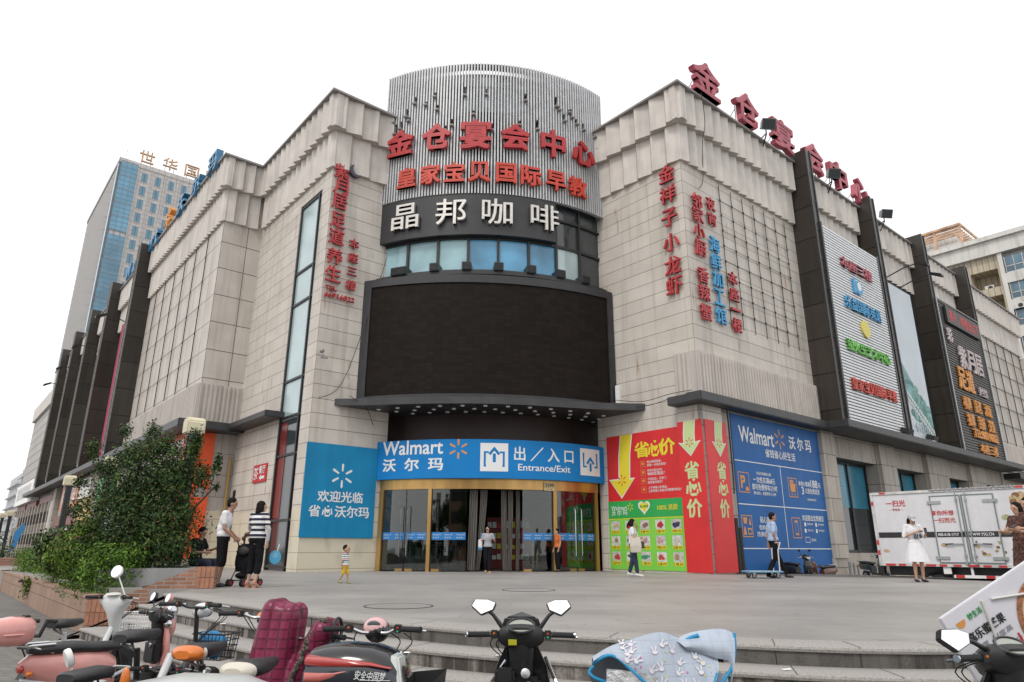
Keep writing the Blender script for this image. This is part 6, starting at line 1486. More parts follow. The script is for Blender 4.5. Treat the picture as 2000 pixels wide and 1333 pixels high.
c = MB(); [c.box(-.05 + i * .04, -.025 + i * .04, -.133, -.128, 1.04, 1.16, GF) for i in range(3)]; c.box(.08, .12, -.14, -.13, 1.05, 1.13, GF)
part('dress_print', c, M('print_navy', (.05, .06, .10), .8), g, Matrix())
# women at the right edge
FLO = M('dress_floral', (.085, .035, .025), .85, var=.85, scale=26)
for i, (x, y, rz, lb, H) in enumerate(((9.08, 12.2, -84, 'woman in dark red patterned dress at the right edge holding a phone', 1.66), (9.42, 12.95, -78, 'woman behind the patterned dress at the right edge with tied hair', 1.63))):
    m = TR(x, y, 0, rz)
    person(lb, m, H, dict(elL=(.24, -.10, 1.13), wrL=(.14, -.34, 1.16), elR=(-.24, -.08, 1.12), wrR=(-.16, -.30, 1.15), nod=12), FLO, .6, None, .9, M('shoe_black', (.02, .02, .02)), 'tail' if i else 'bob', skirt=(FLO, .52, 1.1, .24, .14), bulk=1.12)
phone(TR(9.08, 12.2, 0, -84) @ Matrix.Translation((.10, -.45, 1.17)) @ Matrix.Rotation(rad(-65), 4, 'X'), 'phone held by the woman in the patterned dress')
t = thing('handbag', 'black handbag with flap at the side of the patterned dress', 'bag', TR(8.86, 11.95, .82, 5)); part('bag', MB().box(-.13, .13, -.06, .06, 0, .2), m_black, t, bevel=.03); part('strap', MB().tube([(-.1, 0, .2), (.05, .12, .5), (.2, .2, .55)], .008, 6), m_black, t)
# seated man behind the shrub
PS = TR(-7.0, 15.75, -.42 + .37, 75)
person('seated person in dark clothes with a phone behind the shrub', PS, 1.68,
       dict(pel=(0, 0, .52), wst=(0, 0, .66), chs=(0, -.03, .84), nk=(0, -.06, 1.0), hd=(0, -.10, 1.14), shL=(.17, -.03, .96), shR=(-.17, -.03, .96), elL=(.24, -.12, .74), wrL=(.16, -.36, .80), elR=(-.24, -.12, .72), wrR=(-.14, -.34, .72), hiL=(.09, -.02, .50), hiR=(-.09, -.02, .50), knL=(.12, -.44, .52), knR=(-.12, -.44, .50), anL=(.12, -.46, .12), anR=(-.12, -.50, .12), nod=20), c_blk, .6, M('jeans_navy', (.02, .026, .05), .85), .9, M('shoe_blue', (.05, .12, .25), .6), 'short', SKIN2)
phone(PS @ Matrix.Translation((.13, -.48, .83)) @ Matrix.Rotation(rad(-50), 4, 'X'), 'phone held by the seated person behind the shrub')
# people inside the doors
person('man in striped top and black shorts behind the left glass door', TR(-2.9, 28.15, -.09, -86), 1.72, dict(elL=(.24, -.14, 1.16), wrL=(.18, -.42, 1.05), elR=(-.24, -.14, 1.16), wrR=(-.18, -.42, 1.05), hd=(0, -.05, 1.575)), STR, .6, c_blk, .46, m_black, 'short', vox=.013)
person('person in orange vest and dark trousers standing in for a reflection in the right glass panel', TR(1.82, 27.75, -.09, -70), 1.62, dict(hd=(0, -.03, 1.57)), M('vest_orange', (.55, .13, .03), .7), .5, c_blk, .95, m_black, 'short', vox=.013)  # figure added in place of a reflection in the glass
person('person in khaki trousers half hidden by the strip curtains', TR(.98, 28.6, -.09, 170), 1.66, dict(), M('shirt_mauve', (.36, .28, .31), .8), .6, M('khaki', (.30, .24, .16), .85), .95, m_black, 'short', vox=.013)
# two people far left by the shop fronts
person('person with pale blue top by the far left shop fronts', TR(-19.1, 33.5, -.7, 30), 1.7, dict(), M('shirt_lightblue', (.34, .44, .62)), .6, c_blk, .9, m_black, 'short', vox=.016)
person('person in dark patterned top by the distant shop fronts', TR(-22.8, 34.5, -.7, -60), 1.68, dict(), M('top_maroon', (.08, .04, .05), .8, var=.6, scale=20), .8, c_blk, .9, m_black, 'bob', vox=.016)
# shopping trolleys behind the left door
tm = thing('shopping_trolley', 'wire shopping trolley behind the left glass door', 'trolley', TR(-3.35, 28.3, -.09, -60), 'shopping trolleys inside the doors')
f = MB()
for s in (-.24, .24): f.tube([(s, .35, 1.0), (s, .3, .35), (s * .8, -.4, .2), (s, .3, .2)], .014, 6)
f.tube([(-.24, .38, 1.0), (.24, .38, 1.0)], .018, 6); part('frame', f, m_steel, tm)
f = MB()
for i in range(6):
    z = .45 + i * .08; f.tube([(-.24, .3, z), (.24, .3, z), (.18, -.42, z), (-.18, -.42, z)], .005, 4, closed=True)
for i in range(9): x = -.2 + i * .05; f.tube([(x, -.42, .45), (x, -.42, .87)], .005, 4); 
for i in range(8): y = -.4 + i * .1; f.tube([(-.2, y, .45), (-.2, y, .88)], .005, 4).tube([(.2, y, .45), (.2, y, .88)], .005, 4)
part('basket', f, m_steel, tm)
for s in (-.2, .2):
    for y in (-.38, .3): wheel(s, y, .06, .03, tm, wm(tm) @ TR(s, y, 0, 90) @ Matrix.Translation((-s, -y, 0)))
copy_tree(tm, TR(-2.7, 28.75, -.09, -60), 'second wire shopping trolley nested behind the first')
# ================================================================ scooters and electric bicycles
def sec(y, z, hw, hh, e=2.6, n=20):
    out = []
    for i in range(n):
        a = 2 * math.pi * i / n; c, s = math.cos(a), math.sin(a)
        out.append((hw * math.copysign(abs(c) ** (2 / e), c), y, z + hh * math.copysign(abs(s) ** (2 / e), s)))
    return out
def rloft(mb, secs, mtx=None, mi=0, e=2.6, n=20): return mb.loft([sec(*q, e, n) for q in secs], mtx, mi)
m_mirror = M('mirror_glass', (.85, .88, .9), .03, 1.0)
m_amber = M('amber_lens', (.62, .16, .02), .2); m_redlens = M('red_lens', (.42, .02, .015), .15, coat=.5); m_clear = M('clear_lens', (.50, .52, .52), .08, .4)
m_seat = M('seat_vinyl', (.022, .022, .024), .45, var=.2, scale=8, bump=.15)
m_grip = M('grip_rubber', (.016, .016, .017), .75, bump=.5, bscale=120)
m_dash = M('dash_screen', (.30, .32, .28), .15)
def mirror(t, base, head, w_, h, hexa=False, back=None, yaw=0, roll=0):
    p = part('mirror_arm', MB().tube([base, tuple((Vector(base) + Vector(head)) / 2 + Vector((0, -.01, .02))), head], .008 if not hexa else [.016, .012, .011], 8), back or m_black, t, smooth=True)
    m = wm(t) @ Matrix.Translation(head) @ Matrix.Rotation(rad(yaw), 4, 'Z') @ Matrix.Rotation(rad(-21), 4, 'X') @ Matrix.Rotation(rad(roll), 4, 'Y')
    if hexa:
        s = 1 if head[0] > 0 else -1
        o = [(-.5, .35), (-.15, .5), (.38, .42), (.5, -.02), (.05, -.52), (-.42, -.12)]
        o = [(x * w_ * s, z * h) for x, z in (o if s > 0 else o)]
    else: o = [(w_ / 2 * math.cos(a), h / 2 * math.sin(a)) for a in [2 * math.pi * i / 24 for i in range(24)]]
    part('mirror_housing', MB().prism(o, -.012, .028, 'y'), back or m_black, t, m, bevel=.006)
    part('mirror_glass', MB().add([(x * .9, -.0135, z * .9) for x, z in o], [tuple(range(len(o)))]), m_mirror, t, m)
def grips(t, z, y, hw, bar=m_chrome, bend=.06, rise=.05, lever=True, gm=None):
    part('handlebar', MB().tube(smooth_path([(-hw, y - bend, z), (-hw * .55, y - bend * .4, z), (-hw * .28, y, z - rise), (0, y + .01, z - rise), (hw * .28, y, z - rise), (hw * .55, y - bend * .4, z), (hw, y - bend, z)], 4), .012, 10), bar, t, smooth=True)
    for s in (-1, 1):
        x0, x1 = s * hw * .62, s * (hw + .015)
        part('grip', MB().tube([(x0, y - bend * .55, z), (x1, y - bend * 1.03, z)], .0175, 12).tube([(x1 * .985, y - bend, z), (x1, y - bend * 1.03, z)], .02, 12), gm or m_grip, t, smooth=True)
        sw = part('switch_box', MB().cb((s * hw * .53, y - bend * .45, z), (.055, .045, .05)), m_black, t, bevel=.008)
        part('button', MB().cb((s * hw * .53, y - bend * .45 - .024, z + .008), (.014, .006, .010)), m_amber if s < 0 else M('button_red', (.5, .04, .03), .4), sw)
        if s > 0: part('button', MB().cb((s * hw * .53, y - bend * .45 - .024, z - .014), (.014, .006, .010)), M('button_green', (.03, .36, .18), .4), sw)
        if lever: part('brake_lever', MB().tube([(s * hw * .5, y + .03, z - .005), (s * hw * .7, y + .055, z - .015), (s * hw * 1.12, y + .01, z - .02)], [.009, .007, .008], 6), m_chrome, t, smooth=True)
def cables(t, z, y, n=3, zl=.7):
    mb = MB(); rg = random.Random(int(z * 1000) + n)
    for i in range(n):
        s = rg.choice((-1, 1)); x = s * rg.uniform(.08, .2)
        mb.tube(smooth_path([(x, y, z), (x * .9 + .05 * s, y + .14, z - .08), (x * .3, y + .12, z - .22), (0, y + .05, zl)], 5), .004, 5)
    part('cables', mb, m_wire, t)
def scooter(label, m, col, accent=None, seat=m_seat, group='parked scooters and e-bikes in front of the steps', hexm=False, mirrors=True, black_cowl=False, box=None, dash=True, fender=None, cat='scooter', hbz=1.0):
    t = thing('motor_scooter', label, cat, m, group); ac = accent or m_black; cw = m_black if black_cowl else col
    wheel(0, 0, .215, .095, t, wm(t) @ TR(0, .62, 0, 90)); wheel(0, 0, .215, .095, t, wm(t) @ TR(0, -.60, 0, 90))
    b = MB(); rloft(b, [(-.98, .62, .05, .03), (-.90, .62, .10, .09), (-.66, .56, .15, .16), (-.38, .53, .165, .19), (-.16, .50, .15, .20), (-.06, .46, .13, .17)]); part('rear_body', b, col, t, smooth=True)
    b = MB(); rloft(b, [(-.93, .50, .04, .015), (-.60, .44, .172, .035), (-.2, .42, .172, .03), (-.1, .42, .12, .02)]); part('side_trim', b, ac, t, smooth=True)
    b = MB(); rloft(b, [(-.92, .745, .05, .02), (-.84, .755, .115, .045), (-.5, .75, .135, .055), (-.28, .73, .13, .05), (-.05, .725, .12, .045), (.0, .715, .08, .02)]); part('seat', b, seat, t, smooth=True)
    part('footboard', MB().box(-.15, .15, -.12, .36, .26, .33), m_black, t, bevel=.02)
    b = MB()
    for y, z, hw in ((.30, .30, .15), (.36, .45, .19), (.40, .62, .20), (.43, .80, .16), (.42, .93, .09)): pass
    b.loft([[(-hw, y - .0 + (.05 if hw > .1 else .02), z), (0, y + .10, z), (hw, y + .05, z), (hw * .96, y, z), (0, y + .03, z), (-hw * .96, y, z)] for y, z, hw in ((.36, .28, .15), (.40, .45, .19), (.43, .62, .205), (.42, .80, .17), (.40, .94, .10))])
    part('leg_shield', b, col, t, smooth=True, bevel=.012)
    part('glove_box', MB().box(-.13, .13, .32, .42, .52, .74), m_black, t, bevel=.025)
    part('ignition_lock', MB().lathe([(.024, 0), (.024, .012), (.012, .014)], 14, Matrix.Translation((.05, .315, .70)) @ Matrix.Rotation(rad(90), 4, 'X')), m_chrome, t)
    b = MB(); b.tube([(-.075, .60, .22), (-.07, .50, .52), (0, .44, .62), (.07, .50, .52), (.075, .60, .22)], .02, 8); part('fork', b, m_black, t, smooth=True)
    b = MB(); b.grid(lambda u, v: ((v - .5) * .15, .62 + .255 * math.cos(2.9 - u * 2.3), .215 + .255 * math.sin(2.9 - u * 2.3) - .1 * (v - .5) ** 2), 14, 6); part('front_fender', b, fender or col, t, smooth=True)
    b = MB(); rloft(b, [(.30, hbz + .00, .10, .045), (.33, hbz - .01, .155, .075), (.40, hbz - .02, .15, .08), (.50, hbz - .05, .10, .08), (.56, hbz - .06, .05, .05)]); b.tube([(0, .42, .70), (0, .40, hbz - .05)], [.075, .09], 14)
    part('handlebar_cowl', b, cw, t, smooth=True)
    part('headlight', MB().ell((0, .545, hbz - .06), (.075, .03, .055), None, 14, 8), m_clear, t, smooth=True)
    if dash:
        d = MB(); d.add([(.085 * math.cos(a), .335 + .05 * math.sin(a), hbz + .055 + .035 * math.sin(a)) for a in [2 * math.pi * i / 20 for i in range(20)]], [tuple(range(20))]); part('dashboard', d, m_dash, t)
        d = MB(); d.tube([(.09 * math.cos(a), .333 + .055 * math.sin(a), hbz + .053 + .038 * math.sin(a)) for a in [2 * math.pi * i / 20 for i in range(20)]], .009, 6, closed=True); part('dash_bezel', d, m_blackg, t, smooth=True)
    grips(t, hbz, .36, .335, bend=.05, rise=.01); cables(t, hbz - .02, .38, 2, .6)
    for s in (-1, 1): part('bar_collar', MB().tube([(s * .19, .345, hbz), (s * .225, .34, hbz)], .021, 12).tube([(s * .352, .312, hbz), (s * .362, .31, hbz)], .020, 12), m_chrome, t, smooth=True)
    if mirrors:
        for s in (-1, 1):
            if hexm: mirror(t, (s * .12, .37, hbz + .03), (s * .255, .36, hbz + .165), .17, .105, True, roll=-s * 6)
            else: mirror(t, (s * .15, .36, hbz + .02), (s * .25, .34, hbz + .24), .10, .10)
    part('tail_light', MB().ell((0, -.955, .60), (.09, .03, .045), None, 12, 8), m_redlens, t, smooth=True)
    for s in (-1, 1): part('indicator', MB().ell((s * .12, -.90, .56), (.03, .035, .025), None, 10, 6), m_amber, t, smooth=True)
    part('rear_rack', MB().tube([(-.11, -.70, .80), (-.12, -.95, .80), (0, -1.03, .80), (.12, -.95, .80), (.11, -.70, .80)], .011, 8).tube([(-.1, -.7, .72), (-.11, -.92, .79)], .009, 6).tube([(.1, -.7, .72), (.11, -.92, .79)], .009, 6), m_chrome, t, smooth=True)
    if box:
        k = thing('x', '', '') if 0 else None
        b = MB(); rloft(b, [(-1.29, .93, .09, .07), (-1.26, .93, .155, .11), (-1.12, .93, .18, .13), (-.97, .93, .17, .12), (-.92, .93, .13, .09)], e=2.9); bx = part('top_box', b, box, t, smooth=True)
        part('box_rim', MB().tube([(.182 * math.cos(a), -1.105 + .19 * math.sin(a), .91) for a in [2 * math.pi * i / 28 for i in range(28)]], .010, 6, closed=True), box, bx, smooth=True)
        part('reflector', MB().ell((-.10, -1.19, 1.02), (.06, .03, .02), (0, 0, .3), 10, 6), m_redlens, bx, smooth=True); part('lid_grip', MB().box(-.07, .07, -1.02, -.96, 1.04, 1.065), m_black, bx, bevel=.01)
    return t
def ebike(label, m, col, saddle2=None, lampc=None, basket=None, bag=None, bar=m_chrome, hbz=1.05, sad=.84, fat=False, group='parked scooters and e-bikes in front of the steps', rack=True, wires=3, stem=m_black, wr=.235):
    t = thing('electric_bicycle', label, 'e-bike', m, group)
    wheel(0, 0, wr, .06, t, wm(t) @ TR(0, .58, 0, 90), m_black); wheel(0, 0, wr, .06, t, wm(t) @ TR(0, -.52, 0, 90), m_black)
    f = MB(); f.tube([(0, .40, .72), (0, .22, .36), (0, -.15, .32), (0, -.52, wr)], [.03, .035, .035, .02], 10).tube([(0, -.22, .32), (0, -.30, sad - .08)], .024, 10).tube([(0, -.30, .5), (0, -.52, wr)], .016, 8); part('frame', f, col, t, smooth=True)
    part('battery_box', MB().box(-.08, .08, -.16, .12, .34, .58), m_black, t, bevel=.025)
    part('fork', MB().tube([(-.055, .58, wr), (-.05, .46, .56), (0, .41, .66), (.05, .46, .56), (.055, .58, wr)], .016, 8), m_black, t, smooth=True)
    part('stem', MB().tube([(0, .42, .62), (0, .37, hbz - .04)], .021, 10), stem, t, smooth=True)
    grips(t, hbz, .36, .30, bar, bend=.10, rise=.03); cables(t, hbz - .03, .36, wires)
    b = MB(); rloft(b, [(-.50, sad + .015, .07, .03), (-.46, sad + .02, .115, .045), (-.36, sad + .02, .12, .05), (-.22, sad + .012, .075, .045), (-.10, sad + .02, .045, .03), (-.07, sad + .015, .02, .015)]); part('saddle', b, m_seat, t, smooth=True)
    if saddle2:
        for i, mt in enumerate(saddle2):
            y0 = -.515 + i * .035; b = MB(); rloft(b, [(y0 - .005, sad + .012, .06 + .03 * i, .026), (y0 + .03, sad + .016, .113 + .006 * i, .046), (y0 + .06, sad + .016, .122, .050)]); part('saddle_trim', b, mt, t, smooth=True)
    part('saddle_spring', MB().tube([(-.05, -.42, sad - .03), (0, -.33, sad - .09), (.05, -.42, sad - .03)], .012, 6), m_steel, t)
    if lampc:
        b = MB(); b.ell((0, .44, hbz - .06), (.085, .085, .065), (.3, 0, 0), 16, 10); part('headlamp', b, lampc, t, smooth=True); part('lamp_lens', MB().ell((0, .505, hbz - .07), (.07, .035, .055), None, 14, 8), m_clear, t, smooth=True)
    if rack: part('rear_rack', MB().tube([(-.07, -.45, .60), (-.075, -.78, .62), (.075, -.78, .62), (.07, -.45, .60)], .011, 8).tube([(-.07, -.74, .62), (-.05, -.52, .26)], .008, 6).tube([(.07, -.74, .62), (.05, -.52, .26)], .008, 6), m_black, t, smooth=True)
    part('fender', MB().grid(lambda u, v: ((v - .5) * .09, -.52 + (wr + .03) * math.cos(.5 + u * 2.3), wr + (wr + .03) * math.sin(.5 + u * 2.3)), 12, 3), m_black, t, smooth=True); part('fender', MB().grid(lambda u, v: ((v - .5) * .09, .58 + (wr + .03) * math.cos(.3 + u * 2.3), wr + (wr + .03) * math.sin(.3 + u * 2.3)), 12, 3), m_black, t, smooth=True)
    if basket:
        y, z, mt = basket; b = MB()
        for i in range(5):
            k = .84 + .16 * i / 4; zz = z + .055 * i; b.tube([(-.17 * k, y - .12 * k, zz), (.17 * k, y - .12 * k, zz), (.17 * k, y + .12 * k, zz), (-.17 * k, y + .12 * k, zz)], .005 if i < 4 else .008, 6, closed=True)
        for i in range(9):
            x = -.16 + i * .04
            for s in (-1, 1): b.tube([(x * .84, y + s * .10, z), (x, y + s * .12, z + .22)], .0035, 5)
        for i in range(6):
            for s in (-1, 1): b.tube([(s * .143, y - .09 + i * .036, z), (s * .17, y - .11 + i * .044, z + .22)], .0035, 5)
        for i in range(7): b.tube([(-.14 + i * .047, y - .1, z), (-.14 + i * .047, y + .1, z)], .0035, 5)
        part('basket', b, mt, t)
    return t
G_ST = STREET
m_pinkp = M('scooter_pink', (.64, .29, .26), .25, coat=.5, var=.05, grime=.3); m_wp = M('scooter_white', (.64, .66, .66), .28, coat=.4, var=.04, grime=.3); m_blkp = M('scooter_black', (.016, .016, .017), .28, coat=.4)
m_orp = M('trim_orange', (.60, .16, .02), .3, coat=.3); m_cream = M('trim_cream', (.58, .54, .46), .4)
# centre scooter
C_ = scooter('black scooter in the middle with a pair of angular mirrors', TR(.05, 4.52, G_ST, -3), m_blkp, None, hexm=True, black_cowl=True)
part('warning_sticker', MB().cb((-.055, .30, .955), (.055, .004, .035), rot=(.3, 0, 0)), M('sticker_yellow', (.62, .58, .04), .5), C_)
part('side_guard', MB().tube([(.16, .36, .86), (.22, .42, .72), (.30, .30, .58)], .012, 6), m_chrome, C_, smooth=True); part('side_guard', MB().tube([(-.10, .36, .84), (-.2, .40, .70)], .01, 6), m_chrome, C_, smooth=True)
part('key_lock', MB().lathe([(.03, 0), (.03, .012), (.014, .016)], 16, Matrix.Translation((.03, .30, .77)) @ Matrix.Rotation(rad(75), 4, 'X')), m_steel, C_, smooth=True)
part('visor', MB().loft([[(-.15, .40, 1.02), (0, .46, 1.05), (.15, .40, 1.02), (0, .38, 1.01)], [(-.12, .40, 1.10), (0, .47, 1.135), (.12, .40, 1.10), (0, .39, 1.10)]]), m_blkp, C_, bevel=.01)
part('front_pocket', MB().box(-.17, -.04, .28, .36, .66, .80), m_black, C_, bevel=.02)
# pink scooter with top box
P_ = scooter('pink scooter with a pink top box at the left', TR(-3.66, 6.9, G_ST, -40) @ Matrix.Diagonal((.82, .82, .92, 1)), m_pinkp, m_wp, box=m_pinkp, mirrors=False, black_cowl=True, fender=m_pinkp)
for s in (-1, 1): mirror(P_, (s * .12, .38, 1.0), (s * .20, .38, 1.16), .12, .10, back=m_pinkp if s > 0 else m_black)
part('chrome_lamp', MB().ell((.0, .52, 1.02), (.09, .08, .07), None, 16, 10).ell((.14, .45, .9), (.04, .05, .04), None, 12, 8).ell((-.14, .45, .9), (.04, .05, .04), None, 12, 8), m_chrome, P_, smooth=True)
b = MB(); b.ell((0, .50, .86), (.13, .09, .12), None, 14, 10); part('nose', b, m_pinkp, P_, smooth=True)
# white e-bike with cowl and round mirror
W_ = ebike('white e-bike with a wide handlebar cowl and round mirror by the planter', TR(-4.62, 7.95, G_ST, -12) @ Matrix.Scale(.95, 4), m_wp, basket=(.72, .62, m_white), lampc=m_wp, sad=.80)
b = MB(); b.loft([[(x, .38 + .06 * (1.05 - z) / .4 + y, z + (.03 * (1 - abs(x) / .25) if z > .98 else 0)) for x, _, y in [(hw * math.copysign(abs(math.cos(a)) ** .75, math.cos(a)), 0, hd * math.copysign(abs(math.sin(a)) ** .75, math.sin(a))) for a in [6.283 * i / 24 for i in range(24)]]] for z, hw, hd in ((.62, .045, .05), (.76, .055, .07), (.86, .085, .085), (.94, .15, .09), (1.0, .22, .075), (1.035, .225, .055), (1.05, .17, .035))]); part('handlebar_cowl', b, m_wp, W_, smooth=True)
d = MB(); d.add([(.10 * math.cos(a), .325 + .05 * math.sin(a), 1.085 + .014 * math.sin(a)) for a in [2 * math.pi * i / 20 for i in range(20)]], [tuple(range(20))]); part('dashboard', d, M('dash_cream', (.55, .54, .46), .3), W_)
mirror(W_, (.16, .34, 1.06), (.04, .28, 1.34), .13, .15, back=m_white, yaw=10)
part('back_rest', MB().tube([(-.11, -.55, .86), (-.14, -.70, .88), (-.12, -.74, .74), (.12, -.74, .74), (.14, -.70, .88), (.11, -.55, .86)], .022, 10), m_black, W_, smooth=True)
# black folding e-bike
B_ = ebike('black folding e-bike with a plain black saddle and a white lamp', TR(-2.95, 6.25, G_ST, -14), m_black, None, m_wp, (.70, .55, m_black), bar=m_black, hbz=1.05, sad=.84)
bagm = M('bag_blue', (.02, .22, .47), .5, var=.3, scale=7)
def bundle(label, m, r, seed, mt=bagm):
    rg = random.Random(seed); b = MB()
    for i in range(9): b.ell((rg.uniform(-.5, .5) * r[0], rg.uniform(-.5, .5) * r[1], rg.uniform(-.4, .5) * r[2]), (r[0] * rg.uniform(.5, .75), r[1] * rg.uniform(.5, .75), r[2] * rg.uniform(.4, .7)), (rg.uniform(-.5, .5),) * 3, 10, 7)
    return tag(link('plastic_bag', fuse(b, mt, .012, 4), None, m), label, 'bag')
bundle('bright blue bag stuffed in the wire basket of the black folding e-bike', TR(-2.78, 6.92, G_ST + .68, -14), (.15, .11, .13), 1)
# orange lamp e-bike
O_ = ebike('e-bike with chrome stem, orange topped headlamp and orange tipped saddle', TR(-2.08, 5.46, G_ST, -14), m_black, (m_orp, m_cream), None, (.72, .55, m_black), hbz=1.04, sad=.84, stem=m_chrome, wires=6)
part('headlamp', MB().ell((0, .46, 1.0), (.085, .10, .05), (.25, 0, 0), 16, 10), m_black, O_, smooth=True); part('lamp_top', MB().ell((-.005, .455, 1.022), (.082, .095, .040), (.25, 0, 0), 16, 10), m_orp, O_, smooth=True)
part('indicator', MB().ell((.12, .44, .80), (.025, .03, .045), None, 10, 6), m_amber, O_, smooth=True); part('tail_light', MB().ell((.0, -.72, .70), (.05, .03, .04), None, 10, 6), m_amber, O_, smooth=True)
part('tube_band', MB().tube([(0, -.275, .62), (0, -.285, .68)], .031, 12), m_orp, O_); part('tube_band', MB().tube([(0, -.287, .70), (0, -.291, .725)], .030, 12), m_steel, O_)
part('rear_shock', MB().tube([(.09, -.36, .74), (.09, -.40, .56)], .026, 10), m_chrome, O_, smooth=True); part('carrier_loop', MB().tube([(.14, -.4, .62), (.14, -.42, .74), (.20, -.5, .74), (.22, -.55, .6)], .016, 8), m_steel, O_, smooth=True)
bundle('blue cloth bag in the basket of the e-bike with the orange lamp', TR(-1.91, 6.15, G_ST + .72, 0), (.16, .10, .10), 2)
# maroon quilted apron scooter
Q_ = ebike('e-bike with a black and cream saddle behind the maroon apron', TR(-1.52, 4.90, G_ST, -14), M('frame_teal', (.03, .30, .28), .3, coat=.4), (m_cream,), None, None, hbz=.95, sad=.82)
m_qlt = tiles('quilted_maroon', (.21, .022, .066), (.13, .013, .04), .075, .062, .006, .30, offset=0, var=.12, grime=.15, bump=1.0, gscale=3)
ap = thing('windproof_apron', 'shiny maroon quilted apron with two sleeves over scooter handlebars', 'apron', TR(-1.46, 5.25, G_ST, -8))
b = MB()
[cap(b, (x, y, 1.09 + .03 * (x < -.18)), (x - .05, y - .04, .60), .075, .10, 14) for x in (-.25, -.18, -.11) for y in (-.06, .06)]
[cap(b, (.17, y, .99), (.02, y * .5, .70), .085, .11, 14) for y in (-.14, -.04)]; cap(b, (.02, -.05, .72), (-.10, -.04, .52), .12, .14, 14)
b.ell((-.13, .04, .58), (.21, .12, .26), None, 18, 12); b.ell((-.24, .04, .30), (.20, .10, .34), (0, .2, 0), 16, 10)
link('cloth', fuse(b, m_qlt, .012, 10), ap)
f = MB(); rg = random.Random(8); pth = smooth_path([(.20, -.17, 1.07), (.12, -.19, .98), (.06, -.20, .84), (-.02, -.18, .66), (-.10, -.14, .48), (-.18, -.09, .22)], 8)
for p in pth:
    for q in range(3): f.ell((p[0] + rg.uniform(-.015, .015), p[1] + rg.uniform(-.012, .006), p[2] + rg.uniform(-.012, .012)), (.014, .012, .016), None, 6, 4)
part('fur_trim', f, M('fur_grey', (.12, .10, .085), .95, var=.6, scale=80), ap)
part('cuff', MB().tube([(.262 , -.10 + .085 * math.cos(a), .99 + .08 * math.sin(a)) for a in [6.283 * i / 20 for i in range(20)]], .012, 6, closed=True), m_black, ap, smooth=True)
part('apron_inner', MB().ell((-.068, -.02, 1.09), (.022, .05, .05), None, 12, 8), m_black, ap); part('apron_inner', MB().ell((-.28, -.04, .58), (.10, .08, .16), (0, .5, 0), 12, 8), M('brown_lining', (.14, .06, .035), .85, var=.3), ap)  # black ellipsoid paints the shade inside the sleeve opening; brown one is cloth
# e-bike with red and black trunk
T_ = ebike('e-bike with a pink rimmed lamp and a big red and black trunk', TR(-.90, 4.42, G_ST, -2), m_black, None, None, (.66, .62, m_steel), hbz=1.045, sad=.80)
part('headlamp', MB().ell((0, .43, 1.02), (.085, .085, .075), (.2, 0, 0), 16, 10), m_blackg, T_, smooth=True); part('lamp_rim', MB().ell((-.01, .415, 1.045), (.082, .070, .058), (.6, 0, 0), 16, 10), M('lamp_pink', (.62, .38, .38), .3, coat=.4), T_, smooth=True); part('meter', MB().ell((-.012, .368, 1.062), (.045, .012, .034), (.6, 0, 0), 14, 8), M('meter_grey', (.16, .17, .18), .2), T_, smooth=True)
m_navy = M('trunk_navy', (.018, .024, .034), .16, coat=.6); m_trd = M('trunk_red', (.36, .028, .022), .18, coat=.6); m_tpk = M('trunk_rose', (.50, .13, .11), .25, coat=.5)
tb = TR(-.80, 3.98, G_ST, -5) @ Matrix.Translation((0, 0, .40)) @ Matrix.Diagonal((.84, .9, .62, 1))
def trunk_sec(x, zt, hy, z0=.60, n=22):
    out = []
    for i in range(n):
        a = 2 * math.pi * i / n; c, s = math.cos(a), math.sin(a); hh = (zt - z0) / 2
        out.append((x, hy * math.copysign(abs(c) ** .7, c), z0 + hh + hh * math.copysign(abs(s) ** .7, s)))
    return out
prof = ((-.335, .92, .13), (-.30, 1.015, .17), (-.20, 1.05, .19), (-.05, 1.06, .20), (.10, 1.045, .20), (.20, 1.00, .19), (.27, .92, .17), (.315, .80, .12))
part('trunk', MB().loft([trunk_sec(*p) for p in prof]), m_blackg, T_, tb, smooth=True)
prof2 = [(x, z - .06, h + .012) for x, z, h in prof]
part('trunk_shell', MB().loft([trunk_sec(x, z, h, .70) for x, z, h in prof2]), m_navy, T_, tb, smooth=True)
part('trunk_lens', MB().loft([trunk_sec(x, z, h, z0) for x, z, h, z0 in ((-.343, .965, .10, .895), (-.30, .985, .195, .885), (-.18, .985, .212, .875), (-.02, .97, .218, .885), (.12, .945, .217, .90), (.24, .90, .19, .885))]), m_trd, T_, tb, smooth=True)
part('trunk_panel', MB().loft([trunk_sec(x, z, h, z0) for x, z, h, z0 in ((-.338, .88, .10, .745), (-.30, .89, .190, .742), (-.2, .90, .2075, .745), (-.11, .89, .211, .80), (-.03, .885, .213, .86))]), m_tpk, T_, tb, smooth=True)
part('trunk_base', MB().loft([trunk_sec(x, z, h, .50) for x, z, h in ((-.345, .74, .14), (-.31, .745, .20), (.30, .70, .20), (.33, .69, .13))]), m_black, T_, tb, smooth=True)
mb = MB(); put_text(mb, '安全中国梦', .125, .845, w=.19, h=.072, y=-.224, off=.012, tilt=-4, shear=.1); mb.box(.06, .25, -.226, -.223, .812, .816); part('lettering', mb, m_wht, T_, tb)
part('sticker', MB().cb((.09, -.2235, .79), (.06, .003, .012)), m_redlens, T_, tb)
part('side_basket', MB().loft([[(-.05, -.2, .48), (.10, -.2, .48), (.10, .12, .48), (-.05, .12, .48)], [(-.06, -.24, .86), (.14, -.24, .88), (.14, .15, .88), (-.06, .15, .86)]], cap=False), m_black, T_, TR(-.52, 4.15, G_ST, -5), bevel=.01)
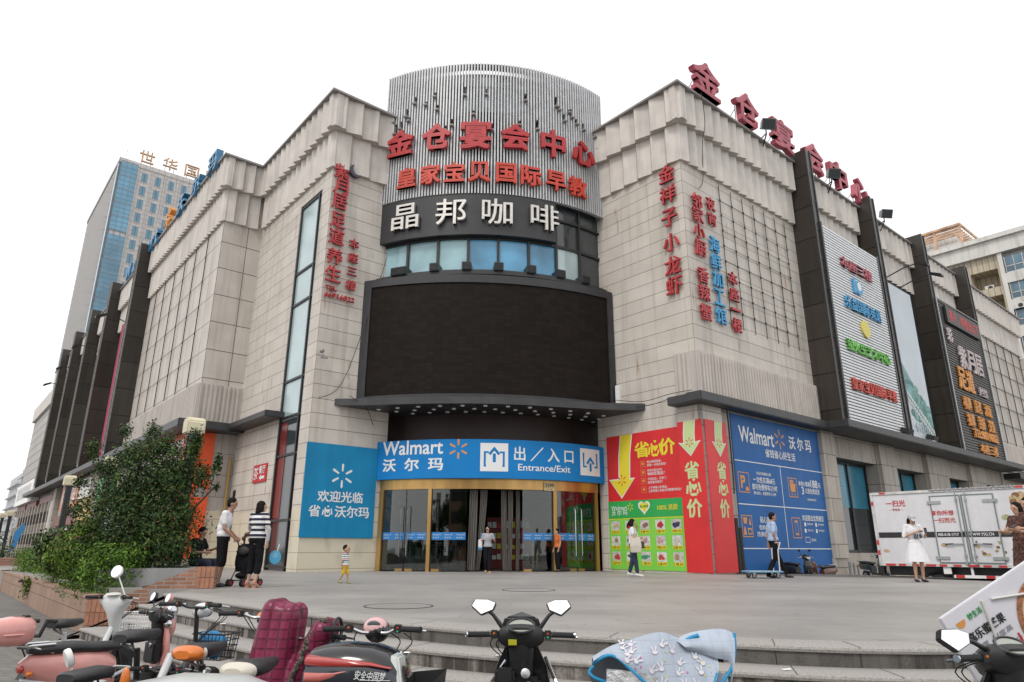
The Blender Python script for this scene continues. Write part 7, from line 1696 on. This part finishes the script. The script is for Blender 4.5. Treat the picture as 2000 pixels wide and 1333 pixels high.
# rabbit printed rain cover over a scooter
R_ = scooter('scooter under a pale blue rabbit print rain cover', TR(.93, 4.25, G_ST - .10, -4), M('scooter_silver', (.40, .41, .42), .3, .3), mirrors=False, black_cowl=True)
cv = thing('rain_cover', 'pale blue rabbit print cloth with blue edging over a scooter', 'cover', TR(.895, 4.42, G_ST, 0))
m_cov = tiles('cover_cloth', (.40, .46, .54), (.36, .41, .50), .06, .06, .002, .7, offset=0, var=.02, grime=.12, bump=.4, gscale=4)
TOP = [(-.41, -.02, .93), (-.30, .0, .985), (-.15, .0, 1.03), (0, .0, 1.065), (.12, .02, 1.035), (.24, .02, .985), (.34, .0, .93)]
BOT = [(-.41, -.05, .90), (-.30, -.08, .945), (-.18, -.14, .86), (.0, -.19, .70), (.10, -.19, .58), (.22, -.16, .70), (.30, -.12, .86)]
TOPs, BOTs = smooth_path(TOP, 6), smooth_path(BOT, 6); NN = len(TOPs) - 1
def cov(u, v):
    i = min(NN, round(u * NN)); a, b = Vector(TOPs[i]), Vector(BOTs[i]); p = a.lerp(b, v)
    p.y -= .035 * math.sin(v * math.pi) + .014 * math.sin(u * 17 + v * 4) * (v + .2)
    return tuple(p)
part('cloth', MB().grid(cov, NN, 14), m_cov, cv, smooth=True)
def back(u, v):
    i = min(NN, round(u * NN)); a = Vector(TOPs[i]); b = Vector((a.x * .95, .26, a.z - .35)); p = a.lerp(b, v); p.z += .06 * math.sin(v * math.pi); return tuple(p)
part('cloth', MB().grid(back, NN, 8), m_cov, cv, smooth=True)
TR_ = [(.10, .02, 1.02), (.18, .03, 1.055), (.30, .04, 1.075), (.40, .03, 1.08), (.455, .0, 1.055)]; BR_ = [(.16, -.03, .97), (.24, -.03, .95), (.32, -.06, .93), (.40, -.06, .90), (.375, -.08, .76)]
a_, b_ = smooth_path(TR_, 5), smooth_path(BR_, 5); n2 = len(a_) - 1
part('cloth', MB().grid(lambda u, v: (lambda p: (p.x, p.y - .05 * math.sin(v * 3.14), p.z))(Vector(a_[round(u * n2)]).lerp(Vector(b_[round(u * n2)]), v)), n2, 8), m_cov, cv, smooth=True)
part('cloth', MB().grid(lambda u, v: (.27 + .12 * u + .03 * v, -.10 + .1 * u - .02 * v, .86 - .45 * v + .02 * math.sin(u * 6)), 6, 8), m_cov, cv, smooth=True)
m_edge = M('edging_blue', (.01, .24, .47), .6)
part('edging', MB().tube([(x, y - .004, z) for x, y, z in BOTs], .0095, 8), m_edge, cv, smooth=True)
part('edging', MB().tube(smooth_path([(-.40, -.02, .88), (-.43, -.03, .85), (-.40, -.05, .82), (-.30, -.06, .79)], 5), .009, 8).tube(smooth_path([(.455, 0, 1.06), (.44, -.03, .97), (.40, -.07, .88), (.30, -.13, .78), (.22, -.18, .66)], 6), .0095, 8).tube([(.14, .0, 1.01), (.20, -.01, 1.04), (.235, -.015, 1.05)], .011, 8).tube([(.33, -.10, .80), (.42, -.12, .62)], .008, 8), m_edge, cv, smooth=True)
bun, dy, dp = MB(), MB(), MB(); rg = random.Random(12)
def onc(u, v, dx=0, dz=0):
    p = Vector(cov(u, v)); p2 = Vector(cov(min(1, u + .03), v)) - Vector(cov(max(0, u - .03), v)); q2 = Vector(cov(u, min(1, v + .08))) - Vector(cov(u, max(0, v - .08)))
    x = p2.normalized(); n = x.cross(q2).normalized(); n = -n if n.y > 0 else n; z = n.cross(x); z = z if z.z > 0 else -z
    return p, x, z, n
def stamp(mb, u, v, shapes, rot):
    p, x, z, n = onc(u, v); c, s = math.cos(rot), math.sin(rot)
    for pts in shapes: mb.add([tuple(p + x * (a * c - b * s) + z * (a * s + b * c) + n * .006) for a, b in pts], [tuple(range(len(pts)))])
el = lambda cx, cz, rx, rz, t=0: [(cx + rx * math.cos(a) * math.cos(t) - rz * math.sin(a) * math.sin(t), cz + rx * math.cos(a) * math.sin(t) + rz * math.sin(a) * math.cos(t)) for a in [6.283 * i / 12 for i in range(12)]]
for i in range(26):
    u, v = .24 + .68 * ((i * .7549) % 1), .10 + .80 * ((i * .5698) % 1)
    stamp(bun, u, v, [el(0, 0, .016, .013), el(-.011, .024, .005, .017, .35), el(.011, .024, .005, .017, -.35)], rg.uniform(-.7, .7))
    stamp(dy if i % 2 else dp, min(.95, u + .05), min(.93, v + .08), [el(0, 0, .005, .005)], 0)
part('print', bun, M('print_rabbit_white', (.58, .56, .60), .8), cv); part('print', dy, M('print_dot_yellow', (.55, .58, .05), .7), cv); part('print', dp, M('print_dot_pink', (.62, .06, .25), .7), cv)
m_foil = M('silver_foil', (.70, .71, .72), .38, .9, bump=.5, bscale=22)
part('foil_lining', MB().grid(lambda u, v: (-.335 + .42 * u - .03 * v, -.085 - .07 * math.sin(u * 3.1) - .02 * v, .875 - .09 * u - .5 * v + .03 * math.sin(u * 3)), 16, 16), m_foil, cv, smooth=True)
# right scooter with poster board
S_ = scooter('black scooter at the lower right edge with one angular mirror in view', TR(2.74, 3.62, G_ST, 8), m_blkp, None, mirrors=False, black_cowl=True, hbz=1.0)
mirror(S_, (-.12, .37, 1.03), (-.33, .34, 1.085), .19, .12, True, roll=4); mirror(S_, (.12, .37, 1.03), (.33, .34, 1.085), .19, .12, True, roll=-4)
bd = thing('poster_board', 'white fruit poster board leaning behind the scooter at the right edge', 'poster', TR(2.52, 4.28, .385, 8))
BM = wm(bd) @ Matrix.Rotation(rad(-26.5), 4, 'Y')
part('board', MB().box(0, 1.15, -.012, .012, -.85, 0), M('board_white', (.62, .62, .66), .45, var=.04, scale=4), bd, BM, bevel=.004)
mb = MB(); put_text(mb, '高乐蜜芒果', .235, -.175, w=.29, h=.058, y=-.014, off=.02); part('lettering', mb, m_black, bd, BM)
mb = MB(); put_text(mb, '妙生活', .215, -.075, w=.11, h=.036, y=-.014, off=.012); mb.cb((.10, -.015, -.53), (.045, .003, .06)); part('lettering', mb, M('print_green', (.03, .36, .10), .5), bd, BM)
mb = MB(); mb.add([(.10 + .035 * math.cos(a), -.014, -.07 + .038 * math.sin(a)) for a in [math.pi + math.pi * i / 12 for i in range(13)]], [tuple(range(13))]); part('emblem', mb, m_porange, bd, BM)
mb = MB(); put_text(mb, '16.8', .20, -.345, w=.19, h=.085, y=-.014, off=.03); put_text(mb, '1   1', .46, -.325, w=.13, h=.07, y=-.014, off=.02); part('lettering', mb, m_trk, bd, BM)
mb = MB(); put_text(mb, '厚  甜度高', .27, -.245, w=.24, h=.034, y=-.014); put_text(mb, '元/ +   个', .46, -.33, w=.24, h=.05, y=-.014); put_text(mb, '29.90元/1+1个', .24, -.46, w=.30, h=.042, y=-.014); part('lettering', mb, M('print_darkgrey', (.13, .13, .14), .6), bd, BM)
mb = MB()
for i in range(110): a = 6.283 * i / 110; mb.ell((.68 + .228 * math.cos(a), -.016, -.33 + .228 * math.sin(a)), (.024, .004, .008), (0, -a + .3, 0), 7, 4)
part('print', mb, M('print_basket_brown', (.30, .12, .055), .6, var=.4, scale=40), bd, BM)
mb = MB(); disc(mb, .68, -.33, .215, None, -.0145, n=32); part('print', mb, M('print_flesh_cream', (.58, .48, .28), .5, var=.12, scale=6), bd, BM)
mb = MB(); flat(mb, [(.70 + .12 * math.cos(a) + .02, -.29 + .08 * math.sin(a) + .03 * math.cos(a)) for a in [6.283 * i / 20 for i in range(20)]], -.0165); part('print', mb, M('print_mango', (.66, .36, .03), .5, var=.25, scale=20), bd, BM)
mb = MB(); mb.tube([(.30, -.02, -.04), (.16, -.03, -.60)], .008, 6).tube([(.36, -.02, -.06), (1.1, -.03, -.32)], .008, 6).tube([(.22, -.03, -.42), (1.1, -.03, -.10)], .009, 6); part('batten', mb, M('batten_white', (.60, .59, .56), .5), bd, BM)
# bikes at the lower left edge
F_ = ebike('e-bike with a long flat black rear seat at the bottom left', TR(-2.83, 5.57, G_ST, -13), m_wp, None, None, None, bar=m_black, sad=.52, rack=False, hbz=.62)
b = MB(); rloft(b, [(-.62, .70, .07, .03), (-.58, .70, .10, .04), (-.30, .70, .10, .04), (-.26, .70, .07, .03)], e=3.2); part('rear_seat', b, m_seat, F_, smooth=True)
part('seat_loop', MB().tube([(-.05, -.27, .66), (-.06, -.12, .70), (.06, -.12, .70), (.05, -.27, .66)], .014, 8).tube([(0, -.4, .66), (0, -.35, .3)], .02, 8), m_steel, F_, smooth=True)
mirror(F_, (-.14, -.36, .55), (-.18, -.42, .80), .10, .13, back=m_white, yaw=150); part('reflector', MB().ell((.40, -.54, .69), (.035, .025, .09), None, 12, 8), m_orp, F_, smooth=True); part('reflector_post', MB().tube([(.30, -.50, .4), (.40, -.53, .63)], .012, 6), m_black, F_)
G2 = scooter('pale grey scooter whose rounded seat cover just shows at the bottom edge', TR(-1.05, 3.84, G_ST + .065, -75), M('scooter_palegrey', (.50, .53, .51), .35, coat=.3), mirrors=False, hbz=.72, dash=False)
b = MB(); rloft(b, [(-1.02, .72, .10, .05), (-.9, .75, .2, .08), (-.6, .775, .24, .10), (-.3, .765, .23, .09), (-.1, .72, .16, .06)]); part('seat_cover', b, M('scooter_palegrey', (.50, .53, .51)), G2, smooth=True)
# scooters on the lower street by the right wing
gs = 'parked scooters by the right wing'
S1 = scooter('dark scooter facing away in front of the blue poster', face(PB, 40) @ TR(4.3, -1.0, -.5, 160), m_blkp, group=gs)
scooter('low dark scooter tail with red light right of the other one at the blue poster', face(PB, 40) @ TR(5.75, -1.1, -.62, 80), M('scooter_brown', (.10, .04, .025), .3, coat=.4), mirrors=False, hbz=.78, group=gs)
scooter('dark green scooter with round mirrors between the stone pier and the truck', face(PB, 40) @ TR(9.3, -1.7, -.5, 150), M('scooter_darkgreen', (.025, .032, .030), .25, coat=.5), M('scooter_silver', (.40, .41, .42)), group=gs)
for i, x in enumerate((9.75, 9.95, 10.12)): tag(part('bollard', MB().tube([(0, 0, 0), (0, 0, .75 - .05 * i)], .06, 10), m_steel, None, face(PB, 40) @ TR(x, -.45 - .1 * i, -.5), smooth=True), 'short grey pipe stub standing against the stone pier base', 'bollard', 'pipe stubs by the stone pier')
# a leaflet and small litter on the steps
for i, (x, y, z, r) in enumerate(((2.2, 5.92, -.148, 20), (-3.6, 9.1, -.145, 50), (-.1, 6.62, -.148, 5))):
    tag(part('litter', MB().add([(-.04, -.02, .002), (.04, -.02, .004), (.05, .02, .008), (-.03, .03, .003)], [(0, 1, 2, 3)]), m_white, None, TR(x, y, z, r)), 'scrap of white paper lying on a step', 'litter', 'paper scraps on the steps')
